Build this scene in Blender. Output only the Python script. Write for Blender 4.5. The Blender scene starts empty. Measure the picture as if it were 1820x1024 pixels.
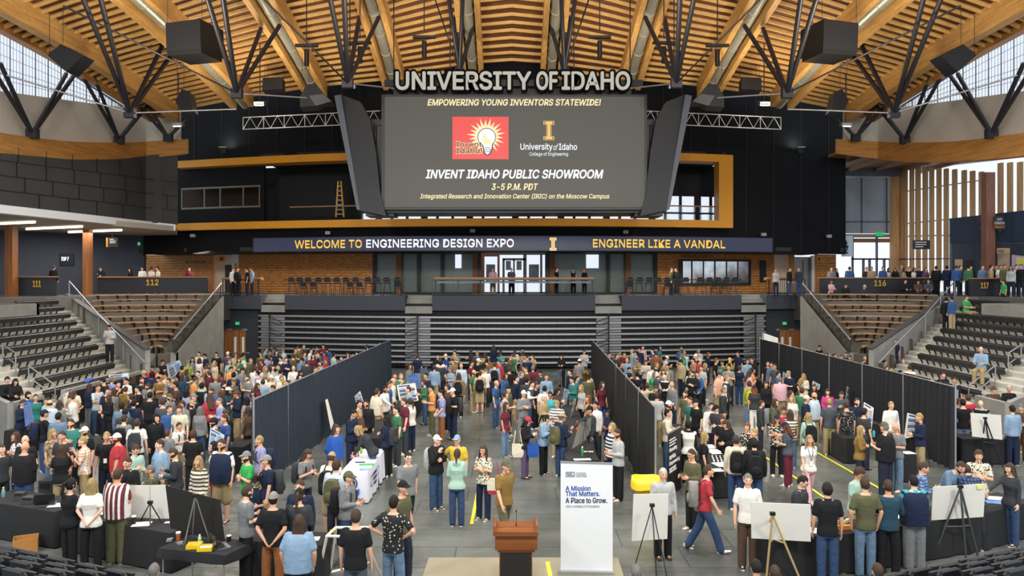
import bpy, bmesh, math, random
from mathutils import Vector, Matrix, noise
random.seed(7)
S = bpy.context.scene
COL = S.collection
# ---------------- camera ----------------
FPX, CX, HY, CZ = 1380.0, 910.0, 497.0, 5.5
cam = bpy.data.objects.new('camera', bpy.data.cameras.new('camera')); COL.objects.link(cam)
cam.location = (0, 0, CZ); cam.rotation_euler = (math.pi/2, 0, 0)
cam.data.sensor_width = 36; cam.data.lens = FPX/1820*36
cam.data.shift_y = -(512-HY)/1820
cam.data.clip_end = 500
S.camera = cam
# ---------------- world, lamps, exposure ----------------
w = bpy.data.worlds.new('sky'); S.world = w; w.use_nodes = True
w.node_tree.nodes['Background'].inputs[0].default_value = (0.86, 0.93, 1.0, 1)
w.node_tree.nodes['Background'].inputs[1].default_value = 1.15
S.view_settings.view_transform = 'Standard'; S.view_settings.look = 'None'
S.view_settings.gamma = 1; S.view_settings.use_curve_mapping = False
S.view_settings.exposure = 0.0
def area(name, loc, rot, size, power, col=(1, .95, .86), sy=None, spread=180):
    l = bpy.data.lights.new(name, 'AREA'); l.energy = power; l.color = col; l.size = size
    l.spread = math.radians(spread)
    if sy: l.shape = 'RECTANGLE'; l.size_y = sy
    o = bpy.data.objects.new(name, l); COL.objects.link(o); o.location = loc; o.rotation_euler = rot
    return o
for yy in (17, 25, 33, 41):                     # arena flood lights under the roof, shining down
    for xx in (-15, -5, 5, 15):
        area('flood_lamp', (xx, yy, 14.6), (math.radians(-8), 0, 0), 1.2, 430, (1, .94, .84), spread=150)
for yy in (22, 32, 41):                          # up-lights washing the timber roof
    for xx in (-14, -5, 5, 14):
        area('roof_uplight', (xx, yy, 13.0), (math.pi, 0, 0), 1.0, 330, (1, .86, .66), spread=160)



for xx in (-13, 0, 13):                          # fill lights added behind the camera to brighten the far wall and sign
    area('front_fill', (xx, 4, 14.5), (math.radians(72), 0, 0), 2.5, 1500, (1, .93, .82), spread=140)
for i, xx in enumerate((-20, -15, -10, 9, 13.5, 18)):       # fill lights added to brighten the cedar wall of the concourse
    area('concourse_fill', (xx, 50.6 if abs(xx) < 12 else 51.6, 7.3), (math.radians(-20), 0, 0), 2.5, 330, (1, .86, .68), sy=.6)
area('soffit_fill', (-24, 42, 8.3), (0, 0, 0), 3, 260, (1, .93, .85)); area('soffit_fill', (-26, 47, 8.3), (0, 0, 0), 3, 260, (1, .93, .85))  # extra fill added under the left soffit, on top of its lit strips
# ---------------- colour and material helpers ----------------
def lin(h):
    h = h.lstrip('#'); v = [int(h[i:i+2], 16)/255 for i in (0, 2, 4)]
    return tuple((c/12.92 if c <= .04045 else ((c+.055)/1.055)**2.4) for c in v)
MATS = {}
def M(name, col='#808080', rough=.6, metal=0, var=.1, scale=6, emit=0, alpha=1, bump=0, pat=None, col2=None, trans=0, coord='Object', spec=None, bscale=None, bdist=.02):
    if name in MATS: return MATS[name]
    m = bpy.data.materials.new(name); m.use_nodes = True; MATS[name] = m
    nt = m.node_tree; b = nt.nodes['Principled BSDF']; L = nt.links.new
    c = lin(col) if isinstance(col, str) else col
    m.diffuse_color = (*c, 1)
    b.inputs['Roughness'].default_value = rough; b.inputs['Metallic'].default_value = metal
    if spec is not None: b.inputs['Specular IOR Level'].default_value = spec
    if trans: b.inputs['Transmission Weight'].default_value = trans; b.inputs['IOR'].default_value = 1.05
    if alpha < 1: b.inputs['Alpha'].default_value = alpha
    tc = nt.nodes.new('ShaderNodeTexCoord'); co = tc.outputs[coord]
    src = None
    def rgb(v): 
        n = nt.nodes.new('ShaderNodeRGB'); n.outputs[0].default_value = (*v, 1); return n.outputs[0]
    def mix(f, a, bb, mode='MIX'):
        n = nt.nodes.new('ShaderNodeMix'); n.data_type = 'RGBA'; n.blend_type = mode
        if hasattr(f, 'links'): L(f, n.inputs[0])
        else: n.inputs[0].default_value = f
        L(a, n.inputs[6]); L(bb, n.inputs[7]); return n.outputs[2]
    base = rgb(c); c2 = lin(col2) if col2 else tuple(x*.5 for x in c)
    def wave(axis, sc, thr, dist=0):
        n = nt.nodes.new('ShaderNodeTexWave'); n.wave_type = 'BANDS'; n.bands_direction = axis
        n.inputs['Scale'].default_value = sc; n.inputs['Distortion'].default_value = dist
        L(co, n.inputs['Vector'])
        r = nt.nodes.new('ShaderNodeMath'); r.operation = 'GREATER_THAN'; r.inputs[1].default_value = thr
        L(n.outputs['Fac'], r.inputs[0]); return r.outputs[0]
    if pat == 'hstripe': base = mix(wave('Z', scale, .62), base, rgb(c2))
    elif pat == 'vstripe': base = mix(wave('X', scale, .62), base, rgb(c2))
    elif pat == 'plaid':
        base = mix(wave('Z', scale, .7), base, rgb(c2)); base = mix(wave('X', scale, .7), base, rgb(c2))
    elif pat in ('spots', 'camo', 'floral'):
        n = nt.nodes.new('ShaderNodeTexVoronoi' if pat != 'camo' else 'ShaderNodeTexNoise')
        n.inputs['Scale'].default_value = scale; L(co, n.inputs['Vector'])
        r = nt.nodes.new('ShaderNodeMath'); r.operation = 'LESS_THAN'
        r.inputs[1].default_value = {'spots': .25, 'floral': .42, 'camo': .5}[pat]
        L(n.outputs[0], r.inputs[0]); base = mix(r.outputs[0], base, rgb(c2))
    elif pat == 'wood':
        mp = nt.nodes.new('ShaderNodeMapping'); mp.inputs['Scale'].default_value = col2 and (1, 1, 1) or (1, 1, 1)
        L(co, mp.inputs[0])
    if pat and pat.startswith('grain'):
        mp = nt.nodes.new('ShaderNodeMapping'); sc3 = {'grainx': (.35, 6, 6), 'grainy': (6, .35, 6), 'grainz': (6, 6, .35), 'grainxy': (.4, .4, 7)}[pat]
        mp.inputs['Scale'].default_value = sc3; L(co, mp.inputs[0])
        n = nt.nodes.new('ShaderNodeTexNoise'); n.inputs['Scale'].default_value = scale; n.inputs['Detail'].default_value = 4
        L(mp.outputs[0], n.inputs['Vector'])
        rp = nt.nodes.new('ShaderNodeValToRGB'); rp.color_ramp.elements[0].position = .36; rp.color_ramp.elements[1].position = .64
        L(n.outputs[0], rp.inputs[0]); base = mix(rp.outputs[0], rgb(c2), base)
    if var:
        n = nt.nodes.new('ShaderNodeTexNoise'); n.inputs['Scale'].default_value = scale if not pat else 5; n.inputs['Detail'].default_value = 3
        L(co, n.inputs['Vector'])
        h = nt.nodes.new('ShaderNodeMapRange'); h.inputs[3].default_value = 1-var*1.6; h.inputs[4].default_value = 1+var*1.6
        L(n.outputs[0], h.inputs[0])
        hs = nt.nodes.new('ShaderNodeHueSaturation'); L(h.outputs[0], hs.inputs['Value']); L(base, hs.inputs['Color']); base = hs.outputs[0]
    if bump:
        n = nt.nodes.new('ShaderNodeTexNoise'); n.inputs['Scale'].default_value = bscale or scale*3; n.inputs['Detail'].default_value = 3; n.inputs['Distortion'].default_value = 1.2 if bscale else 0; L(co, n.inputs['Vector'])
        bp = nt.nodes.new('ShaderNodeBump'); bp.inputs['Strength'].default_value = bump; bp.inputs['Distance'].default_value = bdist
        L(n.outputs[0], bp.inputs['Height']); L(bp.outputs[0], b.inputs['Normal'])
    L(base, b.inputs['Base Color'])
    if emit:
        L(base, b.inputs['Emission Color']); b.inputs['Emission Strength'].default_value = emit
        for l in list(b.inputs['Base Color'].links): nt.links.remove(l)
        b.inputs['Base Color'].default_value = (.012, .012, .012, 1)
    return m

# ---------------- mesh builder ----------------
class MB:
    def __init__(s): s.v = []; s.f = []; s.m = []; s.sm = []
    def add(s, vs, fs, mi=0, sm=False):
        o = len(s.v); s.v += [tuple(p) for p in vs]
        for f in fs: s.f.append([i+o for i in f]); s.m.append(mi); s.sm.append(sm)
        return s
    def hexa(s, a, b, mi=0):   # two quads (front a, back b) -> solid
        return s.add(list(a)+list(b), [(0, 1, 2, 3), (7, 6, 5, 4), (4, 5, 1, 0), (5, 6, 2, 1), (6, 7, 3, 2), (7, 4, 0, 3)], mi)
    def box(s, c, d, mi=0, rz=0, mat=None, rx=0, ry=0):
        hx, hy, hz = d[0]/2, d[1]/2, d[2]/2
        vs = [Vector((x, y, z)) for x, y, z in ((-hx, -hy, -hz), (hx, -hy, -hz), (hx, -hy, hz), (-hx, -hy, hz), (-hx, hy, -hz), (hx, hy, -hz), (hx, hy, hz), (-hx, hy, hz))]
        R = Matrix.Rotation(rz, 4, 'Z') @ Matrix.Rotation(ry, 4, 'Y') @ Matrix.Rotation(rx, 4, 'X') if mat is None else mat
        c = Vector(c); vs = [R @ v + c for v in vs]
        return s.hexa(vs[:4], vs[4:], mi)
    def tube(s, p0, p1, r, mi=0, n=8, r1=None, cap=True, sm=True):
        p0, p1 = Vector(p0), Vector(p1); d = (p1-p0)
        if d.length < 1e-6: return s
        d.normalize(); u = d.orthogonal().normalized(); w_ = d.cross(u); r1 = r if r1 is None else r1
        vs = []
        for p, rr in ((p0, r), (p1, r1)):
            for i in range(n):
                a = 2*math.pi*i/n; vs.append(p+u*math.cos(a)*rr+w_*math.sin(a)*rr)
        fs = [(i, (i+1) % n, n+(i+1) % n, n+i) for i in range(n)]
        s.add(vs, fs, mi, sm)
        if cap: s.add(vs, [tuple(range(n))[::-1], tuple(range(n, 2*n))], mi)
        return s
    def path(s, pts, r, mi=0, n=8):
        for a, b in zip(pts, pts[1:]): s.tube(a, b, r, mi, n)
        return s
    def loft(s, rings, mi=0, cap=True, sm=True, closed=True):
        n = len(rings[0]); vs = [p for r in rings for p in r]; fs = []
        for k in range(len(rings)-1):
            for i in range(n if closed else n-1):
                fs.append((k*n+i, k*n+(i+1) % n, (k+1)*n+(i+1) % n, (k+1)*n+i))
        s.add(vs, fs, mi, sm)
        if cap and closed: s.add(vs, [tuple(range(n))[::-1], tuple(range((len(rings)-1)*n, len(rings)*n))], mi, sm)
        return s
    def ell(s, c, r, mi=0, nu=12, nv=8, mat=None):
        c = Vector(c); rings = []
        for j in range(nv+1):
            t = math.pi*j/nv; z = -math.cos(t); q = max(math.sin(t), .02)
            rings.append([c+((mat @ Vector((r[0]*q*math.cos(2*math.pi*i/nu), r[1]*q*math.sin(2*math.pi*i/nu), r[2]*z))) if mat else Vector((r[0]*q*math.cos(2*math.pi*i/nu), r[1]*q*math.sin(2*math.pi*i/nu), r[2]*z))) for i in range(nu)])
        return s.loft(rings, mi)
    def lathe(s, c, prof, mi=0, n=16):
        c = Vector(c)
        return s.loft([[c+Vector((r*math.cos(2*math.pi*i/n), r*math.sin(2*math.pi*i/n), z)) for i in range(n)] for r, z in prof], mi)
    def prism(s, poly, ext, mi=0):  # poly: world points; ext: vector
        n = len(poly); e = Vector(ext); a = [Vector(p) for p in poly]; vs = a+[p+e for p in a]
        fs = [tuple(range(n)), tuple(range(n, 2*n))[::-1]]+[(i+n, (i+1) % n+n, (i+1) % n, i) for i in range(n)]
        return s.add(vs, fs, mi)
    def mesh(s, name, mats):
        me = bpy.data.meshes.new(name); me.from_pydata(s.v, [], s.f)
        for m in (mats if isinstance(mats, (list, tuple)) else [mats]): me.materials.append(m)
        me.polygons.foreach_set('material_index', s.m); me.polygons.foreach_set('use_smooth', s.sm)
        me.validate(); me.update(); return me
    def build(s, name, mats, parent=None):
        if parent is not None:
            o = bpy.data.objects.new(name, s.mesh(name, mats)); COL.objects.link(o)
            o.parent = parent
            if parent.parent is None: o.matrix_parent_inverse = Matrix.LocRotScale(parent.location, parent.rotation_euler, None).inverted()
            return o
        lo = Vector([min(p[i] for p in s.v) for i in range(3)]); hi = Vector([max(p[i] for p in s.v) for i in range(3)])
        org = Vector(((lo.x+hi.x)/2, (lo.y+hi.y)/2, lo.z)); s.v = [tuple(Vector(p)-org) for p in s.v]
        o = bpy.data.objects.new(name, s.mesh(name, mats)); COL.objects.link(o); o.location = org
        return o
def tag(o, label, cat, group=None):
    o['label'] = label; o['category'] = cat
    if group: o['group'] = group
    return o
def thing(name, label, cat, loc, group=None, rz=0):
    o = bpy.data.objects.new(name, None); COL.objects.link(o); o.location = loc; o.rotation_euler = (0, 0, rz); o.empty_display_size = .1
    return tag(o, label, cat, group)
def struct(mb, name, mats):
    o = mb.build(name, mats); o['kind'] = 'structure'; return o
def dup(o, loc, rz=None):
    c = o.copy(); COL.objects.link(c); c.location = loc
    if rz is not None: c.rotation_euler = (0, 0, rz)
    for ch in o.children:
        d = ch.copy(); COL.objects.link(d); d.parent = c
    return c
def P(x, y, D): return Vector(((x-CX)/FPX*D, D, CZ-(y-HY)/FPX*D))
def PZ(x, y, z): return P(x, y, (CZ-z)*FPX/(y-HY))
def Fl(x, y): return PZ(x, y, 0)
def Zy(y, D): return CZ-(y-HY)/FPX*D
def Dw(x, d=47.7): return d*(1+.5*((x-CX)/FPX)**2)
def lerp(a, b, t): return a+(b-a)*t
def fv(f, x, t):
    return f(x) if callable(f) else (lerp(f[0], f[1], t) if isinstance(f, (tuple, list)) else f)
def wslab(mb, x0, x1, yt, yb, D, th, n=6, mi=0):
    """wall slab whose front edge passes through the given picture columns; D: distance (number, pair or function of x)"""
    fr = []
    for i in range(n+1):
        t = i/n; x = lerp(x0, x1, t); d = fv(D, x, t)
        fr.append((P(x, fv(yt, x, t), d), P(x, fv(yb, x, t), d)))
    e = Vector(th) if isinstance(th, tuple) else Vector((0, th, 0)); rings = [[b, a, a+e, b+e] for a, b in fr]
    return mb.loft(rings, mi, sm=False)
FONT = None
try: FONT = bpy.data.fonts.load(bpy.utils.resource_path('LOCAL')+'/datafiles/fonts/Inter.woff2')
except Exception: FONT = None
def text_mesh(name, s, mat, width, height=None, ext=.02, off=0, shear=0, space=1):
    cu = bpy.data.curves.new(name, 'FONT'); cu.body = s; cu.size = 1
    if FONT: cu.font = FONT
    cu.shear = shear
    cu.align_x = 'CENTER'; cu.align_y = 'CENTER'; cu.space_character = space; cu.resolution_u = 3
    o = bpy.data.objects.new(name, cu); COL.objects.link(o)
    dg = bpy.context.evaluated_depsgraph_get(); me = bpy.data.meshes.new_from_object(o.evaluated_get(dg)); me.name = name
    bpy.data.objects.remove(o); bpy.data.curves.remove(cu)
    me.materials.clear(); me.materials.append(mat)
    xs = [v.co.x for v in me.vertices]; ys = [v.co.y for v in me.vertices]
    kx = width/(max(xs)-min(xs)); ky = height/(max(ys)-min(ys)) if height else kx
    mx_, my_ = (max(xs)+min(xs))/2, (max(ys)+min(ys))/2
    for v in me.vertices: v.co.x = (v.co.x-mx_)*kx; v.co.y = (v.co.y-my_)*ky
    if ext or off:
        bm = bmesh.new(); bm.from_mesh(me)
        if off:                     # heavier strokes: staggered copies fused around the glyph outline
            src = bm.faces[:]; o_ = off*ky; n = 8 if off < .05 else 16
            for k in range(n):
                g = bmesh.ops.duplicate(bm, geom=src+list({v for f in src for v in f.verts}))
                bmesh.ops.translate(bm, verts=[e for e in g['geom'] if isinstance(e, bmesh.types.BMVert)], vec=(o_*math.cos(2*math.pi*k/n), o_*math.sin(2*math.pi*k/n), -.0006*(k+1)))
    if ext or off:
        if not ext: bm.to_mesh(me); bm.free(); return me
        g = bmesh.ops.extrude_face_region(bm, geom=bm.faces[:])
        bmesh.ops.translate(bm, verts=[e for e in g['geom'] if isinstance(e, bmesh.types.BMVert)], vec=(0, 0, ext))
        bm.to_mesh(me); bm.free()
    return me
def link_mesh(name, me, parent=None, M4=None):
    o = bpy.data.objects.new(name, me); COL.objects.link(o)
    if parent is not None:
        o.parent = parent
        if parent.parent is None: o.matrix_parent_inverse = Matrix.LocRotScale(parent.location, parent.rotation_euler, None).inverted()
    if M4 is not None: o.matrix_basis = M4
    return o
UP = Matrix.Rotation(math.pi/2, 4, 'X')
def text(name, s, p, width, height, mat, parent=None, ext=.02, off=0, shear=0, rz=0, space=1):
    """lettering standing upright, centred on p, facing the camera side when rz = 0"""
    return link_mesh(name, text_mesh(name, s, mat, width, height, ext, off, shear, space), parent, Matrix.Translation(Vector(p)) @ Matrix.Rotation(rz, 4, 'Z') @ UP)
def ptext(name, s, x0, x1, y0, y1, D, mat, parent=None, **k):
    p = P((x0+x1)/2, (y0+y1)/2, D); return text(name, s, p, (x1-x0)/FPX*D, (y1-y0)/FPX*D, mat, parent, **k)
def bent_text(name, s, x0, x1, zc, h, Df, mat, parent, ext=.03, off=0, shear=0):
    me = text_mesh(name, s, mat, x1-x0, h, ext, off, shear)
    for v in me.vertices:
        px = (x0+x1)/2+v.co.x; D = Df(px)-v.co.z; v.co = Vector(((px-CX)/FPX*D, D, zc+v.co.y))
    return link_mesh(name, me, parent)
# =====================================================  SETTING  =====================================================
black = M('black_panel', '#0e1014', .7, var=.25, scale=.6, spec=.15)
blackR = M('black_panel_blue', '#161b24', .5, var=.25, scale=.6)
yellow = M('mustard_paint', '#c98a17', .5, var=.05)
concrete = M('concrete', '#8f8f8b', .85, var=.18, scale=1.4, bump=.1)
darkgrey = M('dark_grey_paint', '#34373f', .7, var=.08)
fascia = M('slate_fascia', '#3f434d', .75, var=.06)
glulam = M('glulam_timber', '#dcae68', .55, var=.12, pat='grainy', scale=1.6, col2='#c8924e')
glulam_dark = M('glulam_timber_band', '#c28c48', .5, var=.1, pat='grainxy', scale=1.4, col2='#a97335')
deckwood = M('roof_deck_timber', '#6e421c', .7, var=.2, pat='grainx', scale=1.2, col2='#4b2a10')
slatwood = M('roof_slat_timber', '#e2b46c', .6, var=.15)
clad = M('cedar_cladding', '#d3924e', .6, var=.15, pat='grainx', scale=2.2, col2='#ac6c32')
steel = M('dark_steel', '#3a3a40', .45, .5, var=.05)
alu = M('aluminium', '#b8babd', .35, .8, var=.05)
silver = M('silver_nosing', '#a9adb2', .4, .6, var=.05)
white = M('white_paint', '#e6e4de', .7, var=.03)
plaster = M('plaster', '#cfcbc0', .85, var=.04)
blackplastic = M('black_plastic', '#121215', .45, var=.1)
glass = M('clear_glass', '#e8f0f4', .05, trans=1, var=0, alpha=.18)
dglass = M('dark_glass', '#1a1d22', .08, var=.1)
skylit = M('daylit_panel', '#eaf3ff', .5, var=.02, emit=1.0)
lampglow = M('lamp_glow', '#fff1dc', .5, var=0, emit=4.0)
green_exit = M('exit_green', '#12c06a', .5, var=0, emit=.8)
gold = M('gold_letter', '#c9992f', .5, var=.05)
wtxt = M('white_letter', '#f2f2f2', .5, var=0)
btxt = M('black_letter', '#17130f', .6, var=0)

# --- floor: dark grey sheet with crinkles, taupe mat ---
def floor_mat():
    m = bpy.data.materials.new('floor_sheet'); m.use_nodes = True; nt = m.node_tree; L = nt.links.new; b = nt.nodes['Principled BSDF']
    tc = nt.nodes.new('ShaderNodeTexCoord')
    n1 = nt.nodes.new('ShaderNodeTexNoise'); n1.inputs['Scale'].default_value = .35; n1.inputs['Detail'].default_value = 5; L(tc.outputs['Object'], n1.inputs['Vector'])
    r = nt.nodes.new('ShaderNodeValToRGB'); r.color_ramp.elements[0].color = (*lin('#454947'), 1); r.color_ramp.elements[1].color = (*lin('#767a76'), 1)
    r.color_ramp.elements[0].position = .3; r.color_ramp.elements[1].position = .7
    L(n1.outputs[0], r.inputs[0]); bk = nt.nodes.new('ShaderNodeTexBrick'); bk.inputs['Scale'].default_value = .22; bk.inputs['Mortar Size'].default_value = .004; bk.inputs['Color1'].default_value = (1, 1, 1, 1); bk.inputs['Color2'].default_value = (.88, .88, .88, 1); bk.inputs['Mortar'].default_value = (.55, .55, .55, 1); L(tc.outputs['Object'], bk.inputs['Vector'])
    mx = nt.nodes.new('ShaderNodeMix'); mx.data_type = 'RGBA'; mx.blend_type = 'MULTIPLY'; mx.inputs[0].default_value = 1; L(r.outputs[0], mx.inputs[6]); L(bk.outputs[0], mx.inputs[7]); L(mx.outputs[2], b.inputs['Base Color'])
    mp = nt.nodes.new('ShaderNodeMapping'); mp.inputs['Scale'].default_value = (.8, 1.1, 1); mp.inputs['Rotation'].default_value = (0, 0, .5); L(tc.outputs['Object'], mp.inputs[0])
    n2 = nt.nodes.new('ShaderNodeTexNoise'); n2.inputs['Scale'].default_value = 1.0; n2.inputs['Detail'].default_value = 4; n2.inputs['Distortion'].default_value = .6
    L(mp.outputs[0], n2.inputs['Vector'])
    bp = nt.nodes.new('ShaderNodeBump'); bp.inputs['Strength'].default_value = .5; bp.inputs['Distance'].default_value = .07; L(n2.outputs[0], bp.inputs['Height']); L(bp.outputs[0], b.inputs['Normal'])
    b.inputs['Roughness'].default_value = .3; return m
mb = MB(); mb.box((0, 33, -.05), (90, 66, .1)); struct(mb, 'floor', floor_mat())
mb = MB(); mb.prism([Fl(745, 1045), Fl(1115, 1045), Fl(1098, 992), Fl(762, 992)], (0, 0, .012)); o = mb.build('floor_mat', M('taupe_mat', '#8b8470', .9, var=.1, scale=20)); tag(o, 'taupe carpet mat spread on the floor under the wooden lectern', 'mat')

# --- end wall ---
def zslab(mb, x0, x1, zt, zb, D, th, n=6, mi=0):
    f = D if callable(D) else (lambda x: D)
    return wslab(mb, x0, x1, lambda x: HY-(fv(zt, x, (x-x0)/(x1-x0))-CZ)*FPX/f(x), lambda x: HY-(zb-CZ)*FPX/f(x), f, th, n, mi)
E = Dw
mb = MB()
zslab(mb, 300, 1503, 21, 13.2, E, .3, 16)
zslab(mb, 313, 322, 13.3, 8.7, E, .3, 1); zslab(mb, 322, 463, 13.3, 11.55, E, .3, 3); zslab(mb, 322, 463, 10.2, 8.7, E, .3, 3); zslab(mb, 463, 470, 13.3, 8.7, E, .3, 1)
zslab(mb, 1290, 1503, 13.3, 8.6, E, .3, 4)
zslab(mb, 255, 1503, 8.75, 7.2, E, .3, 16)
struct(mb, 'wall_end', [black])
# panel joints as shallow battens on the end wall (right field and left field)
mb = MB()
for i in range(24):
    x = 345+i*49
    if 610 < x < 1210: zslab(mb, x, x+1.0, 18, 13.4, lambda q: E(q)-.02, .03, 1)
    else: zslab(mb, x, x+1.0, 17, 13.4 if x < 1300 else 7.3, lambda q: E(q)-.02, .03, 1)
struct(mb, 'trim_1', [M('panel_joint', '#0b0c0e', .6, var=0)])
# suite recess: floor, ceiling, back with daylight glazing
mb = MB(); zslab(mb, 463, 1290, 9.2, 8.72, E, 4.4, 12); struct(mb, 'floor_suite', [darkgrey])
mb = MB(); zslab(mb, 463, 1290, 13.6, 13.2, E, 4.4, 12); zslab(mb, 463, 640, 13.3, 9.1, lambda x: E(x)+4.2, .3, 3); zslab(mb, 640, 1290, 13.3, 11.2, lambda x: E(x)+4.2, .3, 12)
struct(mb, 'wall_suite', [M('suite_wall', '#202126', .8, var=.1)])
mb = MB()
zslab(mb, 640, 1290, 11.2, 9.1, lambda x: E(x)+4.3, .05, 12, 0)
for x in range(640, 1300, 27): zslab(mb, x, x+(5 if (x//27) % 3 else 12), 11.2, 9.1, lambda q: E(q)+4.15, .12, 1, 1)
zslab(mb, 640, 1290, 10.1, 9.98, lambda x: E(x)+4.15, .1, 12, 1)
struct(mb, 'window_1', [skylit, steel])
# mustard portal frame
mb = MB()
zslab(mb, 315, 1303, 13.32, 12.86, lambda x: E(x)-.9, 1.2, 16)
zslab(mb, 312, 1303, 9.2, 8.74, lambda x: E(x)-.9, 1.2, 16)
zslab(mb, 1278, 1303, 12.87, 9.19, lambda x: E(x)-.9, 1.2, 2)
struct(mb, 'trim_2', [yellow])
# control-room window
mb = MB(); Dn = lambda x: E(x)-.03
for a in (322, 362, 390, 431, 460): zslab(mb, a, a+2.2, 11.6, 10.2, Dn, .12, 1)
zslab(mb, 322, 463, 11.62, 11.5, Dn, .12, 3); zslab(mb, 322, 463, 10.3, 10.18, Dn, .12, 3)
zslab(mb, 323, 462, 11.5, 10.3, lambda x: E(x)+.1, .02, 3, 1); zslab(mb, 315, 468, 14, 9.5, lambda x: E(x)+2.5, .1, 3, 2); zslab(mb, 315, 468, 12.2, 12.0, lambda x: E(x)+.3, 2.5, 3, 2)
struct(mb, 'window_2', [M('bronze_frame', '#6b655c', .5, .3), M('booth_glass', '#8a8f93', .05, trans=1, alpha=.25, var=0), M('booth_room', '#3a2a1e', .8, var=.4, scale=1.5)])
# concourse slab behind the bleachers, fascia and stair notches
DK = 4.5
B2 = lambda x: Dw(x, 54.0)
mb = MB()
for a, b in ((394, 464), (506, 720), (768, 1058), (1105, 1318), (1362, 1432)): zslab(mb, a, b, DK, 3.58, E, 1.6, 6)
zslab(mb, 394, 1432, DK, 4.2, lambda x: E(x)+1.6, 7, 16)
struct(mb, 'floor_concourse', [fascia])
mb = MB()
for a, b in ((464, 506), (720, 768), (1058, 1105), (1318, 1362)):
    for k in range(4): zslab(mb, a, b, DK-.22*(3-k), 3.4, lambda x: E(x)+.05+.4*k, 1.6-.4*k, 1)
struct(mb, 'stairs', [concrete])
# door walls each side of the bleachers
mb = MB()
for a, b in ((394, 459), (1361, 1430)): zslab(mb, a, b, 3.58, 0, lambda x: E(x)+.5, .3, 1)
struct(mb, 'wall_under_concourse', [darkgrey])
oak = M('oak_door', '#9a6436', .5, var=.12, pat='grainz', scale=1.5, col2='#85532a')
for n_, (a, b) in enumerate(((398, 452), (1371, 1424))):
    D = E((a+b)/2)+.42; mid = (a+b)/2
    mb = MB(); z = lambda y: Zy(y, D)
    for q0, q1 in ((a, mid-.4), (mid+.4, b)):
        wslab(mb, q0, q1, 586, 662, D-.05, .06, 1, 0)
        g = mid-9 if q0 == a else mid+5
        wslab(mb, g, g+4, 599, 640, D-.075, .03, 1, 1)
        wslab(mb, q0+4, q1-4, 626.5, 628.5, D-.14, .06, 1, 2)
        wslab(mb, q0+5, q0+14, 584.5, 588, D-.12, .06, 1, 2)
    for q0, q1, y0 in ((a-2.5, a, 583), (b, b+2.5, 583), (a-2.5, b+2.5, 583)):
        wslab(mb, q0, q1, 583, 662 if q1-q0 < 5 else 586, D-.1, .15, 1, 3)
    o = struct(mb, 'door_%d' % (n_+1), [oak, white, alu, darkgrey])
    p = P(mid-3, 575 if n_ else 575, D-.1); ex = MB().box(p, (.26, .06, .2)).build('exit_sign', green_exit)
    tag(ex, 'small green exit sign over the %s oak double doors' % ('right' if n_ else 'left'), 'exit sign', 'exit signs')
    text('lettering', 'EXIT', p+Vector((0, -.035, 0)), .19, .1, wtxt, ex, .004)
# back wall of the concourse
mb = MB()
for a, b in ((225, 378), (424, 662), (1163, 1376), (1403, 1412), (1448, 1486)): zslab(mb, a, b, 7.4, DK, B2, .15, 4)
for a, b in ((225, 378), (424, 662), (1163, 1376), (1448, 1486)):
    for k in range(15):
        zz = DK+.12+k*.19; zslab(mb, a, b, zz+.016, zz, lambda x: B2(x)-.02, .03, 4, 1)
struct(mb, 'wall_cedar', [clad, M('cladding_gap', '#2a170a', .9, var=0)])
mb = MB()
zslab(mb, 378, 412, 7.4, DK, lambda x: B2(x)+1, .1, 1); zslab(mb, 1376, 1403, 7.4, DK, lambda x: B2(x)+.6, .1, 1)
struct(mb, 'wall_niche', [M('cream_wall', '#e8dccb', .8, var=.03)])
mb = MB(); zslab(mb, 400, 412, 6.6, DK, lambda x: B2(x)+.9, .1, 1); zslab(mb, 412, 424, 7.4, DK, B2, .2, 1, 1); zslab(mb, 416.5, 421, 6.7, DK, lambda x: B2(x)-.03, .05, 1, 2)
struct(mb, 'door_3', [M('grey_door', '#3d3a38', .5), white, yellow])
mb = MB(); zslab(mb, 1412, 1443, 7.2, DK, lambda x: B2(x)+.3, .1, 1, 0); zslab(mb, 1427.2, 1427.9, 7.0, DK, lambda x: B2(x)+.27, .05, 1, 1); zslab(mb, 1443, 1448, 7.3, DK, B2, .3, 1, 2)
struct(mb, 'door_4', [M('elevator_steel', '#8b8f96', .3, .7, var=.06), steel, white])
# storefront with blinds, timber posts, entrance in the middle
mb = MB()
zslab(mb, 662, 856, 7.4, DK, lambda x: B2(x)+.25, .05, 4, 0); zslab(mb, 972, 1163, 7.4, DK, lambda x: B2(x)+.25, .05, 4, 0)
for x in (662, 741, 783, 850, 969, 1079, 1163): zslab(mb, x, x+5.5, 7.4, DK, B2, .3, 1, 1)
for a, b in ((662, 856), (972, 1163)): zslab(mb, a, b, 7.45, 7.3, B2, .3, 4, 1); zslab(mb, a, b, 4.62, DK, B2, .3, 4, 1)
for a, b in ((809, 820), (1042, 1064)): zslab(mb, a, b, 7.25, 6.3, lambda x: B2(x)+.2, .05, 1, 2)
struct(mb, 'window_3', [M('blind_glass', '#68736f', .25, var=.08), blackplastic, skylit])
mb = MB()
for x in (704, 840, 977, 1112): zslab(mb, x, x+9.5, 7.4, DK, lambda q: B2(q)-.1, .3, 1)
struct(mb, 'trim_3', [M('timber_post', '#8a5a33', .6, var=.1, pat='grainz', col2='#70431f')])
mb = MB()
D = 54.2
wslab(mb, 856, 972, 450, 528, D+4.5, .05, 1, 0)
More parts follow.
